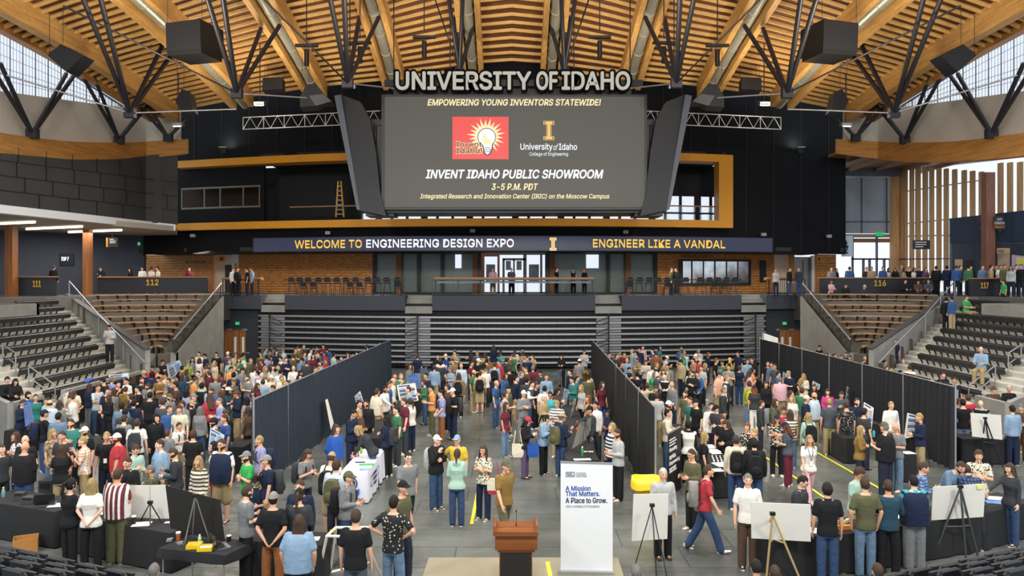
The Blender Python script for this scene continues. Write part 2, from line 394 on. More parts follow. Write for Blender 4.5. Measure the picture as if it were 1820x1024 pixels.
for a, b, t, bb, m_ in ((856, 861, 450, 526, 2), (884, 888, 450, 526, 2), (861, 884, 450, 456, 2), (888, 972, 450, 453, 3), (893, 897, 460, 526, 3), (912, 915, 460, 526, 3), (930, 936, 452, 526, 3), (893, 935, 459, 463, 3), (960, 964, 452, 526, 3), (861, 972, 519, 526, 3)):
    wslab(mb, a, b, t, bb, D+4.2, .2, 1, m_)
for a in (899, 918):
    wslab(mb, a, a+9, 464, 480, D+4.3, .06, 1, 4)
for a, b in ((864, 880), (940, 958)): wslab(mb, a, b, 470, 500, D+4.4, .06, 1, 1)
struct(mb, 'window_4', [skylit, M('tree_shade', '#8d8f92', .8, var=.6, scale=2), M('warm_frame', '#9a5c38', .5), M('mullion', '#6d6a60', .5), M('arch_grey', '#8f9aa6', .6)])
mb = MB(); zslab(mb, 225, 1500, 7.6, 7.35, E, 7.5, 12); struct(mb, 'ceiling_concourse', [M('concourse_ceiling', '#2c2a29', .8)])
# --- roof ---
def itp(T, x):
    for (a, va), (b, vb) in zip(T, T[1:]):
        if x <= b: return lerp(va, vb, max(0, (x-a)/(b-a)))
    return T[-1][1]
BASE = [(0, 17.75), (2.4, 17.6), (7.2, 17.05), (12, 16.6), (16.5, 15.95), (20.6, 15.15), (26, 13.2)]
SLOPE = [(0, .42), (2.4, .40), (7.2, .29), (12, .226), (16.5, .155), (20.6, .115), (26, .10)]
def zb(X, Y):
    t = max(0, 48-Y); return itp(BASE, abs(X))+itp(SLOPE, abs(X))*t-.003*t*t
BD = .95
mb = MB()
XS = [-22+i*1.1 for i in range(41)]
def dz(X, Y): return zb(X, Y)+BD
rows = [48.6-1.2*i for i in range(28)]
vs = [(x, y, dz(x, y)) for y in rows for x in XS]+[(x, y, dz(x, y)+.15) for y in rows for x in XS]; nx = len(XS); N = nx*len(rows); fs = []
for j in range(len(rows)-1):
    for i in range(nx-1):
        q = (j*nx+i, j*nx+i+1, (j+1)*nx+i+1, (j+1)*nx+i); fs += [q, tuple(N+k for k in q[::-1])]
mb.add(vs, fs, 0)
y = 47.9
while y > 17:
    st = [[Vector((x, y, dz(x, y)-.17)), Vector((x, y+.09, dz(x, y)-.17)), Vector((x, y+.09, dz(x, y)+.02)), Vector((x, y, dz(x, y)+.02))] for x in XS]
    mb.loft(st, 1, sm=False); y -= .62
struct(mb, 'ceiling', [deckwood, slatwood])
YB = [48-1.9*i for i in range(17)]
def beam(X, wd, dep, z_off=0, mat=glulam, y_end=47.6):
    m_ = MB(); ys = [min(y, y_end) for y in YB]
    m_.loft([[Vector((X-wd/2, y, zb(X, y)+z_off)), Vector((X+wd/2, y, zb(X, y)+z_off)), Vector((X+wd/2, y, zb(X, y)+z_off+dep)), Vector((X-wd/2, y, zb(X, y)+z_off+dep))] for y in ys], 0, sm=False)
    return m_.build('roof_beam', mat)
WHICH = {2.4: 'nearest the roof centre', 7.2: 'above the lettering end', 12.0: 'above the wing of the scoreboard', 16.5: 'just inside the arched edge beam'}
def sec(X): return 'left half' if X < 0 else 'right half'
for X in (2.4, 7.2, 12.0, 16.5):
    for s in (-1, 1):
        for k, e in ((.52, 'outer'), (-.52, 'inner')):
            o = beam(s*(X+k), .3, BD-.02); tag(o, '%s glulam beam of the pair %s, %s' % (e, WHICH[X], sec(s)), 'roof beam', 'paired glulam roof beams')
        m_ = MB(); n = 12
        m_.loft([[Vector((s*X+.29*math.cos(a*2*math.pi/n), y, zb(s*X, y)+.38+.29*math.sin(a*2*math.pi/n))) for a in range(n)] for y in YB], 0)
        for y in YB[1:-1]:
            m_.loft([[Vector((s*X+.31*math.cos(a*2*math.pi/n), y+d, zb(s*X, y)+.38+.31*math.sin(a*2*math.pi/n))) for a in range(n)] for d in (-.05, .05)], 0)
        o = m_.build('ventilation_duct', M('duct_metal', '#b9b9ab', .4, .5, var=.08)); tag(o, 'round grey duct between the beams %s, %s' % (WHICH[X], sec(s)), 'duct', 'roof ducts')
for s in (-1, 1):
    o = beam(s*20.6, .5, 1.45); tag(o, 'big arched edge beam of honey glulam %s' % sec(s), 'roof beam', 'arched edge beams')
    m_ = MB(); m_.loft([[Vector((s*(22.2+a), y, zb(s*20.6, y)+b_)) for a, b_ in ((-.2, .08), (.2, .08), (.2, .75), (-.2, .75))] for y in YB], 0, sm=False)
    o = m_.build('roof_beam', glulam_dark); tag(o, 'slimmer brown beam over the clerestory glazing %s' % sec(s), 'roof beam', 'clerestory head beams')
# --- side upper walls, clerestory, glulam band ---
for s in (-1, 1):
    side = 'left' if s < 0 else 'right'
    mx = lambda x: CX-s*(x-CX)          # measured on the left half, mirrored for the right
    DL = lambda x: min(48.3, 22.8*FPX/max(60, abs(x-CX)))
    xs = [-140+25*i for i in range(18)]+[322]
    def strip(mb, xs, ft, fb, off, th, mi=0):
        rg = []
        for x in xs:
            X = mx(x); d = DL(X)+off; a, b = P(X, ft(x), d), P(X, fb(x), d); e = Vector((s*th*.7, th*.7, 0)); rg.append([b, a, a+e, b+e])
        if s > 0: rg = rg[::-1]
        return mb.loft(rg, mi, sm=False)
    btop = lambda x: itp([(-140, 205), (0, 236), (70, 246), (130, 252), (220, 254), (335, 247)], x)
    bbot = lambda x: itp([(-140, 240), (0, 277), (70, 284), (130, 287.5), (220, 287), (335, 273)], x)
    ctop = lambda x: itp([(-140, -30), (0, 52), (40, 76), (80, 100), (120, 126), (160, 152), (222, 191)], x)
    cbot = lambda x: itp([(-140, 145), (0, 163), (110, 178), (222, 192.5)], x)
    mb = MB(); strip(mb, [x for x in xs]+[335], btop, bbot, -.5, .5); struct(mb, 'trim_4' if s < 0 else 'trim_5', [glulam_dark])
    mb = MB(); strip(mb, xs, lambda x: cbot(x)-1 if x < 222 else 192-(x-222)*.2, lambda x: btop(x)+3, .35, .2); strip(mb, [222, 250, 280, 322], lambda x: 192-(x-222)*.4, lambda x: 193, .35, .2)
    struct(mb, 'wall_%s_plaster' % side, [plaster])
    cx = [-140+22.6*i for i in range(17)]
    mb = MB(); strip(mb, cx, ctop, cbot, .75, .05)
    for x in cx[::1]:
        strip(mb, [x-.8, x+.8], ctop, cbot, .62, .06, 1)
        for q in (5.6, 11.3, 17): strip(mb, [x+q-.3, x+q+.3], ctop, cbot, .66, .04, 2)
    for k in (.2, .4, .6, .8):
        strip(mb, cx, lambda x: lerp(ctop(x), cbot(x), k)-.3, lambda x: lerp(ctop(x), cbot(x), k)+.3, .66, .04, 2)
    strip(mb, cx, lambda x: ctop(x)-2, lambda x: ctop(x)+1.2, .55, .1, 1); strip(mb, cx, lambda x: cbot(x)-1.2, lambda x: cbot(x)+1, .55, .1, 1)
    struct(mb, 'window_5' if s < 0 else 'window_6', [skylit, M('clerestory_mullion', '#5a6470', .5), M('clerestory_bar', '#9fb0c0', .5)])
# left: panelled black wall, pale fascia, soffit with light strips
DS = lambda x: min(47.9, 22.3*FPX/max(60, abs(x-CX)))
ftop = lambda x: itp([(-140, 345), (0, 363.5), (312, 399)], x); fbot = lambda x: itp([(-140, 362), (0, 378.5), (312, 410)], x)
pan = M('charcoal_panel', '#3a3b3b', .75, var=.2, scale=.5)
xs = [-140+30*i for i in range(16)]
mb = MB(); wslab(mb, -140, 316, lambda x: itp([(-140, 236), (0, 272), (130, 284), (220, 283), (316, 270)], x), lambda x: ftop(x)+1, DS, (-.35, .12, 0), 16)
struct(mb, 'wall_left', [pan])
mb = MB()
for k in range(1, 4):
    wslab(mb, -140, 316, lambda x: lerp(250+.13*x, ftop(x), k/4)+8*(4-k)/4, lambda x: lerp(250+.13*x, ftop(x), k/4)+8*(4-k)/4+.8, lambda x: DS(x)-.02, (.03, -.03, 0), 12)
for k in range(4):
    for i in range(9):
        x = (-20, 30, -8, 70)[k]+i*(54-i*1.5)
        if x < 300: wslab(mb, x, x+.8, lambda q: lerp(250+.13*q, ftop(q), k/4)+8*(4-k)/4, lambda q: lerp(250+.13*q, ftop(q), (k+1)/4)+8*(3-k)/4, lambda q: DS(q)-.02, (.03, -.03, 0), 1)
struct(mb, 'trim_6', [M('panel_groove', '#242525', .8, var=0)])
mb = MB(); wslab(mb, -140, 312, ftop, fbot, lambda x: DS(x)-.15, (-.5, .2, 0), 12); struct(mb, 'trim_7', [M('pale_fascia', '#e6eaf0', .6, var=.03)])
zs = 8.5
mb = MB(); pts = [PZ(x, fbot(x), Zy(fbot(x), DS(x))) for x in (-140, 0, 100, 200, 312)]
pts = [Vector((p.x, DS(x), Zy(fbot(x), DS(x))+.02)) for p, x in zip(pts, (-140, 0, 100, 200, 312))]
far = [Vector((-22.4, 52.0, 8.5)), Vector((-24, 55, 8.5)), Vector((-40, 55, 8.5)), Vector((-40, 25, 8.5))]
mb.prism([Vector((p.x, p.y, 8.5)) for p in pts]+far, (0, 0, .3)); struct(mb, 'ceiling_left_concourse', [M('soffit', '#a39b8e', .8, var=.03)])
for i, (a, b, y0, y1) in enumerate(((-40, 62, 398, 393.5), (47, 146, 406, 401.5), (122, 216, 411.5, 408))):
    p0, p1 = PZ(a, y0, 8.46), PZ(b, y1, 8.46); mb = MB(); mb.tube(p0-Vector((0,0,.04)), p1-Vector((0,0,.04)), .06, 0, 6); o = mb.build('light_strip', lampglow)
    tag(o, ['long lit ceiling strip over section 111, cut by the picture edge', 'lit ceiling strip between the two timber columns', 'lit ceiling strip nearest to the mustard bar'][i], 'ceiling light', 'soffit light strips')
# left concourse back wall, columns, concourse floors both sides
ZC = 4.55
mb = MB(); wslab(mb, -140, 256, lambda x: itp([(-140, 390), (0, 404), (256, 414)], x), lambda x: HY+.95*FPX/itp([(-140, 44), (0, 47), (256, 53.5)], x)+2, lambda x: itp([(-140, 44), (0, 47), (256, 53.5)], x), .3, 8)
struct(mb, 'wall_left_concourse', [M('blue_grey_wall', '#3c4250', .75, var=.08)])
for s in (-1, 1):
    mb = MB(); mb.prism([Vector((s*x, y, ZC-1.7)) for x, y in ((25.8, 15), (25.8, 42.9), (24, 44.3), (21.5, 46.5), (19.2, 48.6), (18.6, 49.4), (18.6, 62), (46, 62), (46, 15))], (0, 0, 1.7))
    struct(mb, 'floor_%s_concourse' % ('left' if s < 0 else 'right'), [M('concourse_floor', '#5c5a56', .5, var=.1)])
for a, b, y0, D in ((13.5, 27, 400, 43.5), (150.5, 161.5, 411, 46.5)):
    mb = MB(); p = P((a+b)/2, 500, D); wd = (b-a)/FPX*D; mb.box((p.x, p.y, (8.5+ZC)/2), (wd, wd*1.2, 8.5-ZC)); o = mb.build('timber_column', M('column_timber', '#9c6233', .55, var=.1, pat='grainz', col2='#7e4a22', scale=1.5))
    tag(o, 'square glulam column under the soffit, %s' % ('at the picture edge' if a < 50 else 'beside the long gold numbered barrier'), 'column', 'concourse columns')
# =====================================================  STANDS  =====================================================
tier = M('stand_concrete', '#b9b7ae', .9, var=.2, scale=1.2, bump=.1)
riser = M('dark_riser', '#6b655c', .85, var=.15, scale=1)
seatblk = M('stadium_seat_black', '#1d1e21', .5, var=.08)
benchwood = M('bench_timber', '#b48a60', .5, var=.12, pat='grainx', col2='#98734e', scale=1.5)
ROWN = ['front row', 'second row', 'third row', 'fourth row', 'fifth row', 'sixth row', 'seventh row', 'eighth row', 'ninth row', 'top row']
def seat_mesh():
    mb = MB()
    mb.loft([[Vector((x, y, z)) for x, z in ((-.05, .27), (.07, .22), (.12, .42), (.0, .46))] for y in (-.25, .25)], 0, sm=False)
    mb.loft([[Vector((x, y, z)) for x, z in ((-.04, .3), (.02, .25), (-.10, 0), (-.13, 0.02))] for y in (-.24, -.18)], 0, sm=False)
    mb.box((-.02, 0, .475), (.05, .5, .03), 1)
    mb.box((-.05, .1, .49), (.02, .02, .012), 2)
    return mb.mesh('stadium_seat', [seatblk, M('seat_top_edge', '#34353a', .4), alu])
SEATME = seat_mesh()
for s in (-1, 1):
    side, secn, cor = ('left', '111', '112') if s < 0 else ('right', '117', '116')
    mb = MB(); mb2 = MB()
    for j in range(10):
        X0, X1, tz = 17+.9*j-.45, 17+.9*j+.45, .95+.33*j
        ye, yn = 34.1+j, 25.6+1.15*j
        if j >= 8: yn = 38.9
        pl = [Vector((s*X0, yn, 0)), Vector((s*X0, ye-.5, 0)), Vector((s*X1, ye+.5, 0)), Vector((s*X1, yn+1, 0))]
        mb.prism(pl, (0, 0, tz))
        for k in range(2):   # stairs beyond the seat ends
            xa, xb = X0+.45*k, X0+.45*k+.45; ya, yb = ye-.5+.5*k, ye+.5*k
            mb.prism([Vector((s*xa, ya, 0)), Vector((s*xa, ya+1.5, 0)), Vector((s*xb, yb+1.5, 0)), Vector((s*xb, yb, 0))], (0, 0, tz-.33+.165*(k+1)))
        if j < 5:
            for k in range(2): # aisle half steps
                xa = X0+.45*k-.006; q = 26.9+.7*j; mb.prism([Vector((s*xa, q, 0)), Vector((s*xa, q+1.5, 0)), Vector((s*(xa+.45), q+1.5, 0)), Vector((s*(xa+.45), q, 0))], (0, 0, tz-.33+.165*(k+1)+.16))
        # seats
        y = ye-.35; n = 0; lo = 28.4+.7*j if j < 5 else (17+.9*j)*FPX/910-.5
        if j >= 8: lo = 39.2
        while y > lo:
            o = bpy.data.objects.new('stadium_seat', SEATME); COL.objects.link(o); o.location = (s*(17+.9*j+.1), y, tz); o.rotation_euler = (0, 0, 0 if s < 0 else math.pi)
            tag(o, 'folded black seat in the %s of the %s stand' % (ROWN[j], side), 'seat', 'section %s seats, %s' % (secn, ROWN[j])); y -= .52
    struct(mb, 'floor_%s_stand' % side, [tier])
    # front guard wall with black padding, return wall, vomitory block
    mb = MB()
    def wl(a, b, z0, z1, th=.18, mi=0):
        a, b = Vector((s*a[0], a[1], 0)), Vector((s*b[0], b[1], 0)); n_ = Vector((-(b-a).y, (b-a).x, 0)).normalized()*th
        za, zb_ = z1 if isinstance(z1, tuple) else (z1, z1); ya, yb = z0 if isinstance(z0, tuple) else (z0, z0)
        U = Vector((0, 0, 1)); q = [a+U*ya, b+U*yb, b+U*zb_, a+U*za]; mb.hexa(q, [p+n_ for p in q], mi)
    wl((16.5, 28.7), (16.5, 35.2), 0, 1.42); wl((16.5, 25.7), (16.5, 27.4), 0, 1.42); wl((16.5, 25.7), (19.4, 28.6), 0, 1.42)
    wl((16.42, 28.9), (16.42, 35.0), .1, 1.3, .05, 1); wl((16.42, 25.9), (16.42, 27.2), .1, 1.3, .05, 1)
    wl((23.7, 24), (23.7, 38.9), 0, 4.3); wl((26, 20), (26, 44.5), 0, 4.5); wl((23.7, 38.9), (26, 38.9), 3.2, 4.3)
    wl((16.4, 35.2), (25.6, 45.0), (0, 3.3), (2.35, 4.62), .22); wl((16.35, 35.1), (25.6, 45.0), (2.35, 4.62), (2.42, 4.69), .3, 2)
    # corner walls
    q = [P(CX+s*650, 629, 36.2), P(CX+s*637, 629, 40.0), P(CX+s*597, 627, 40.6), P(CX+s*515, 527, 47.9)]
    for a, b in zip(q, q[1:]):
        th = Vector((0, .25, 0)); f = [Vector((a.x, a.y, 0)), Vector((b.x, b.y, 0)), b, a]
        if s > 0: f = f[::-1]
        mb.hexa(f, [p+th for p in f], 0)
    struct(mb, 'wall_%s_stand' % side, [concrete, M('black_padding', '#15161a', .6, var=.1), M('parapet_cap', '#3e3e40', .5)])
    # section corner benches
    YS = [522.5, 531, 541, 550, 561, 571, 581, 592, 602.5, 614.6]; XL = [157, 166, 168, 170, 183, 195, 211, 226, 242, 258]; XR = [365, 359, 350, 343, 334, 325, 316, 306, 298, 287]
    tb = MB()
    for j in range(10):
        z = 4.66-.285*j; Dm = (CZ-z)*FPX/(YS[j]-HY); cc = []
        for k in range(13):
            t = k/12; x = lerp(XL[j], XR[j], t); dl = 35.2+(262-XL[j])/137*9.8+.75; dr = 40.6+(XR[j]-313)/82*7.3+.6; dr = max(dr, Dm-.3); dm = max(Dm, (dl+dr)/2)
            d = dl*(1-t)*(1-2*t)+4*dm*t*(1-t)+dr*t*(2*t-1); cc.append(Vector(((x-CX)/FPX*d*-s, d, z)))
        if s > 0: pass
        xe = min(XR[j]+16, 313+(627-YS[j]-8)*.82); de = 40.6+(xe-313)/82*7.3+.75; ext_ = Vector(((xe-CX)/FPX*de*-s, de, z))
        base = cc[6]; root = thing('bench', 'curved timber bench, %s of the %s corner block' % (['topmost', 'second from the top', 'third from the top', 'fourth from the top', 'fifth from the top', 'fifth from the bottom', 'fourth from the bottom', 'third from the bottom', 'second from the bottom', 'lowest and shortest'][j], side), 'bench', (base.x, base.y, z-.43), 'section %s benches' % cor)
        m_ = MB(); m_.loft([[p+Vector((0, dy, dz_)) for dy, dz_ in ((-.19, -.07), (.19, -.07), (.19, 0), (-.19, 0))] for p in cc], 0, sm=False); m_.build('seat', benchwood, root)
        nl = 7 if j < 5 else 5 if j < 8 else 3
        for k in range(nl):
            p = cc[round((k+.5)*12/nl)]; m_ = MB(); m_.box(p+Vector((0, .02, -.24)), (.07, .08, .36)); m_.box(p+Vector((0, -.08, -.1)), (.06, .2, .07)); m_.build('leg', blackplastic, root)
        tb.loft([[p+Vector((0, dy, dz_)) for dy, dz_ in ((-.42, -1.6), (.75, -1.6), (.75, -.43), (-.42, -.43))] for p in [cc[0]+(cc[0]-cc[1])*.7]+cc+[ext_]], 0, sm=False)
    struct(tb, 'floor_%s_corner' % side, [riser])
    # railings: parapet rail, glass guard, aisle handrails
    pr = [P(CX+s*(CX-x), y, d) for x, y, d in ((123, 500, 44.2), (148, 528, 42.1), (175, 559, 39.9), (220, 604, 36.9), (258, 645, 34.4))]
    root = thing('handrail', 'steel handrail climbing the %s concrete parapet beside the stand stairs' % side, 'railing', (pr[2].x, pr[2].y, pr[2].z-1))
    MB().path(pr, .035, 0, 6).build('rail', alu, root); m_ = MB()
    for p in pr[:-1]:
        m_.tube(p, p-Vector((0, 0, 1.0)), .025, 0, 6); MB().tube(p, p-Vector((0, 0, 1.0)), .025, 0, 6).build('post', alu, root)
    for i, pts in enumerate((((28.3, 17.2, 0), (28.9, 19.0, 3)), ((26.9, 16.3, -1.4), (28.0, 18.3, 1)))):
        pass
    for i, (xa, ya, xb, yb) in enumerate(((5, 613, 28, 628), (51, 650, 98, 685))):
        a, b = PZ(CX+s*(CX-xa), ya, (2.91, 2.24)[i]), PZ(CX+s*(CX-xb), yb, (2.65, 1.6)[i])
        root = thing('handrail', 'short steel handrail on the aisle of the %s stand, the %s one' % (side, 'lower' if i else 'upper'), 'railing', (b.x, b.y, b.z-1))
        for dzz, nm in ((0, 'rail'), (-.42, 'mid_rail')): MB().tube(a+Vector((0, 0, dzz)), b+Vector((0, 0, dzz)), .025).build(nm, alu, root)
        for p in (a, b): MB().tube(p, p-Vector((0, 0, 1.0)), .025).build('post', alu, root)
    ga, gb = P(CX+s*517, 504, 47.7), P(CX+s*602, 604, 40.5); gc, gd = P(CX+s*519, 528, 47.7), P(CX+s*599, 629, 40.5)
    root = thing('glass_guard', 'sloping glass guard with dark posts above the %s corner concrete wall' % side, 'railing', (gd.x, gd.y, gd.z))
    MB().tube(ga, gb, .04).build('rail', alu, root)
    for k in range(6):
        t = k/5; MB().tube(ga.lerp(gb, t), gc.lerp(gd, t), .035, 0, 6).build('post', steel, root)
    m_ = MB(); th = Vector((0, .02, 0)); f = [gc, gd, gb-Vector((0, 0, .08)), ga-Vector((0, 0, .08))]; m_.hexa(f, [p+th for p in f]); m_.build('glass_panel', glass, root)
    # numbered barriers
    barr = M('barrier_panel', '#23252c', .35, var=.06)
    for num, x0, x1, y0, y1, D in (((cor, 173, 368, 491.5, 521, 48.6), (secn, 33, 96, 491, 526, 43.8)) if s < 0 else ((cor, 152, 362, 493, 523, 48.4), (secn, 40, 96, 494, 527, 43.6))):
        a, b = CX+s*(CX-x0), CX+s*(CX-x1); a, b = min(a, b), max(a, b); c = P((a+b)/2, y1, D)
        root = thing('barrier', 'dark barrier with gold number %s, %s on the %s' % (num, 'behind the corner benches' if num == cor else 'nearer the picture edge', side), 'barrier', (c.x, c.y, ZC))
        wslab(MB(), a, b, y0+1.5, y1, D, .15, 6).build('panel', barr, root); wslab(MB(), a-.5, b+.5, y0, y0+2, D-.12, .4, 6).build('cap', M('cap_timber', '#9a6a44', .5), root)
        cx_ = {'112': 271, '111': 65.5, '116': 1564, '117': 1750}[num]; wd = {'112': 21, '111': 13.5, '116': 20.5, '117': 13}[num]
        ptext('number', num, cx_-wd/2, cx_+wd/2, {'112': 497, '111': 499, '116': 498.5, '117': 502.5}[num], {'112': 507, '111': 510, '116': 508.5, '117': 512.5}[num], D-.02, gold, root, off=.02)

# ---------------- telescopic bleachers ----------------
root = thing('telescopic_bleacher', 'closed telescopic bleacher with silver row edges spanning under the concourse', 'bleacher', (0, 47.5, 0))
rb = M('bleacher_black', '#0c0d10', .7, var=.15); stepm = M('step_grey', '#84868a', .6, var=.08)
zslab(MB(), 459, 1361, 4.0, 0, lambda x: E(x)+.35, .4, 16).build('backing', rb, root)
AIS = ((464, 506), (720, 765), (1060, 1104), (1322, 1358)); SEG = ((506, 720), (765, 1060), (1104, 1322))
for k in range(9):
    z = 3.17-.345*k
    zslab(MB(), 459, 1361, z+.055, z-.05, lambda x: E(x)-.12-.03*k, .25, 16).build('row_edge', silver, root)
    for a, b in SEG:
        m_ = MB(); q = a
        while q < b-6: zslab(m_, q+.2, q+11.6, z-.08, z-.30, lambda x: E(x)+.02, .3, 1); q += 11.8
        m_.build('row_seating', rb, root)
    for a, b in AIS: zslab(MB(), a, b, z-.03, z-.26, lambda x: E(x)-.02, .3, 2).build('aisle_step', stepm, root)
for xx in (479, 742, 1082, 1343):
    for d in (1,):
        x = xx; m_ = MB(); D = E(x)-.35; m_.tube(P(x, 561, D), P(x, 655, D), .04, 0, 6); m_.ell(P(x, 561, D), (.08, .08, .08), 0, 6, 4)
        for k in range(5):
            y = 567+k*19.4; sd = 22 if x in (479, 1343) else -22
            if x == 1082: sd = -22
            if x == 1343: sd = -22
            m_.path([P(x, y-3, D), P(x+sd*.85, y+4, D), P(x+sd, y+7, D), P(x+sd*.85, y+10, D), P(x, y+6, D)], .025, 0, 5)
        m_.build('aisle_handrail', blackplastic, root)
# ---------------- concourse rail, counters, stools ----------------
RL = [(396, 464, 'beside the timber counter over the oak doors near section 112', 0), (506, 720, 'in front of the stools below WELCOME', 0), (768, 1058, 'under the long timber counter in the middle', 1), (1105, 1318, 'in front of the stools below the gold ENGINEER lettering', 0), (1362, 1432, 'beside the timber counter over the oak doors near section 116', 0)]
for a, b, d, gl in RL:
    D = lambda x: E(x)+.06; c = P((a+b)/2, 526, E((a+b)/2)); root = thing('railing', 'black bar railing ' + d, 'railing', (c.x, c.y, DK), 'concourse edge railings')
    m_ = MB(); zslab(m_, a, b, 5.52, 5.46, D, .05, 6); zslab(m_, a, b, 4.62, 4.58, D, .04, 6); m_.build('rail', steel, root)
    m_ = MB(); x = a
    while x <= b: zslab(m_, x, x+.45, 5.5, DK, D, .02, 1); x += (38 if gl else 3.6)
    m_.build('baluster', steel, root)
    if gl: zslab(MB(), a, b, 5.44, 4.6, lambda x: E(x)+.13, .015, 6).build('glass_panel', glass, root)
ctop = M('counter_timber', '#a5744a', .45, var=.1, pat='grainx', col2='#8c5f3a')
for a, b, lab in ((393, 462, 'timber counter at the concourse edge above the oak doors near section 112'), (771, 1056, 'long timber counter at the concourse edge under the gold I emblem'), (1364, 1434, 'timber counter at the concourse edge above the oak doors near section 116')):
    c = P((a+b)/2, 526, E((a+b)/2)); root = thing('bar_counter', lab + (' on the right' if a > 1000 else ''), 'counter', (c.x, c.y+.4, DK))
    zslab(MB(), a, b, 5.64, 5.46, lambda x: E(x)+.1, .75, 6).build('counter_top', ctop, root)
    for k in range(8 if b-a > 100 else 3):
        x = a+3+k*(b-a-6)/(7 if b-a > 100 else 2); m_ = MB(); zslab(m_, x-.6, x+.6, 5.46, DK, lambda q: E(q)+.3, .06, 1); m_.build('leg', steel, root)
    if b-a > 100: zslab(MB(), a+6, b-6, 5.42, 5.28, lambda x: E(x)+.45, .04, 6).build('reflection_strip', M('pale_reflection', '#8fa3ad', .3), root)  # pale strip: reflection under the long counter, put into the colour
def make_stool(h, name, label, group):
    r = thing(name, label, 'stool' if h > .6 else 'chair', (0, 0, 0), group)
    m_ = MB(); m_.box((0, 0, h), (.44, .42, .07)); m_.build('seat', seatblk, r)
    m_ = MB(); m_.loft([[Vector((x, -.2+.05*abs(x)*4*.2-.02*k, h+.08+.1*k)) for x in (-.22+.02*k, .22-.02*k)]+[Vector((x, -.16, h+.08+.1*k)) for x in (.22-.02*k, -.22+.02*k)] for k in range(4)], 0, sm=False); m_.build('backrest', seatblk, r)
    for sx in (-1, 1):
        for sy in (-1, 1): MB().tube((sx*.17, sy*.15, h), (sx*.22, sy*.2, 0), .015, 0, 5).build('leg', blackplastic, r)
    return r
st0 = make_stool(.76, 'bar_stool', '', 'bar stools'); ch0 = make_stool(.46, 'lounge_chair', '', 'low chairs on the concourse'); us0 = uc0 = False
def place(first, used, loc, rz, lab, grp):
    o = first if not used else dup(first, loc, rz); o.location = loc; o.rotation_euler = (0, 0, rz); o['label'] = lab; o['group'] = grp; return o
for grp, xs_, w_ in (('left', (519, 534, 549, 567, 583, 600, 616, 633, 655, 671, 688, 707), 'below WELCOME'), ('right', (1119, 1136, 1153, 1169, 1185, 1202, 1218, 1243, 1260, 1275, 1290, 1304), 'below the gold ENGINEER lettering')):
    for x in xs_:
        D = E(x)+1.5; p = P(x, 500, D); place(st0, us0, (p.x, D, DK), 0, 'black high-backed bar stool in the row facing the timber wall %s' % w_, 'stools '+w_); us0 = True
for x, w_ in ((540, 0), (558, 0), (623, 0), (640, 0), (707, 0), (1119, 1), (1186, 1), (1203, 1), (1269, 1), (1285, 1)):
    D = E(x)+.7; p = P(x, 500, D); place(ch0, uc0, (p.x, D, DK), 0, 'low black chair by the bar railing %s' % ('below the gold ENGINEER lettering' if w_ else 'below WELCOME'), 'low chairs %d' % w_); uc0 = True
# wall lettering and case
ptext('wall_lettering', 'RESTROOMS', 331, 367, 463, 467.5, 54.9+2.2, btxt, None); tag(COL.objects[-1], 'dark RESTROOMS lettering on the cedar wall by section 112', 'sign')
o = ptext('wall_lettering', 'ARENA BUILDERS', 1210, 1263, 453, 457, Dw(1236, 53.9)-.45, btxt); tag(o, 'dark ARENA BUILDERS lettering above the mirrored display case', 'sign')
m_ = MB(); f_ = lambda x: B2(x)-.25
zslab(m_, 1208, 1335, 6.95, 5.1, f_, .2, 4, 0)
for a, b in ((1214, 1228), (1231, 1249), (1251.5, 1269), (1272, 1290), (1292.5, 1310), (1312.5, 1330)): zslab(m_, a, b, 6.8, 5.25, lambda x: f_(x)-.02, .04, 1, 1)
o = m_.build('display_case', [blackplastic, M('case_glass', '#c4c8cc', .12, .85, var=.5, scale=1.2)]); tag(o, 'black framed display case with six mirrored panes under ARENA BUILDERS', 'display case')
o = zslab(MB(), 1351, 1362, 6.9, 5.3, lambda x: B2(x)-.15, .1, 1).build('notice_board', M('navy_board', '#17222f', .3)); tag(o, 'narrow dark notice board to the side of the mirrored display case', 'board')
for x, y, lab in ((394, 460, 'small mustard restroom sign in the pale doorway'), (254, 458, 'mustard first aid sign at the corner of the cedar wall'), (1456, 460, 'mustard sign on the cedar wall by the lift doors')):
    D = B2(x)-.2; m_ = MB(); wslab(m_, x-5, x+5, y-4.5, y+4.5, D, .05, 1, 0); wslab(m_, x-2, x+2, y-2, y+2, D-.02, .02, 1, 1); o = m_.build('wall_sign', [yellow, btxt]); tag(o, lab, 'sign')
# ---------------- ribbon board ----------------
c = P(910, 446, 47.3); root = thing('ribbon_board', 'long navy ribbon display board reading WELCOME TO ENGINEERING DESIGN EXPO', 'display', (0, 47.2, 7.28))
navyled = M('ribbon_led', '#333a5c', .4, var=.02, emit=.55)
zslab(MB(), 449, 1374, 8.18, 7.24, lambda x: E(x)-.45, .4, 20).build('frame', blackplastic, root); zslab(MB(), 451, 1372, 8.14, 7.3, lambda x: E(x)-.47, .05, 20).build('screen', navyled, root)
ly = M('led_yellow', '#ffc84a', .4, var=0, emit=1.1); lw = M('led_white', '#ffffff', .4, var=0, emit=1.15); ff = lambda x: E(x)-.48
for s_, a, b, mt in (('WELCOME TO', 524, 643, ly), ('ENGINEERING DESIGN EXPO', 651, 913, lw), ('ENGINEER LIKE A VANDAL', 1054, 1289, ly)): bent_text('lettering', s_, a, b, 7.72, .48, ff, mt, root, off=.022)
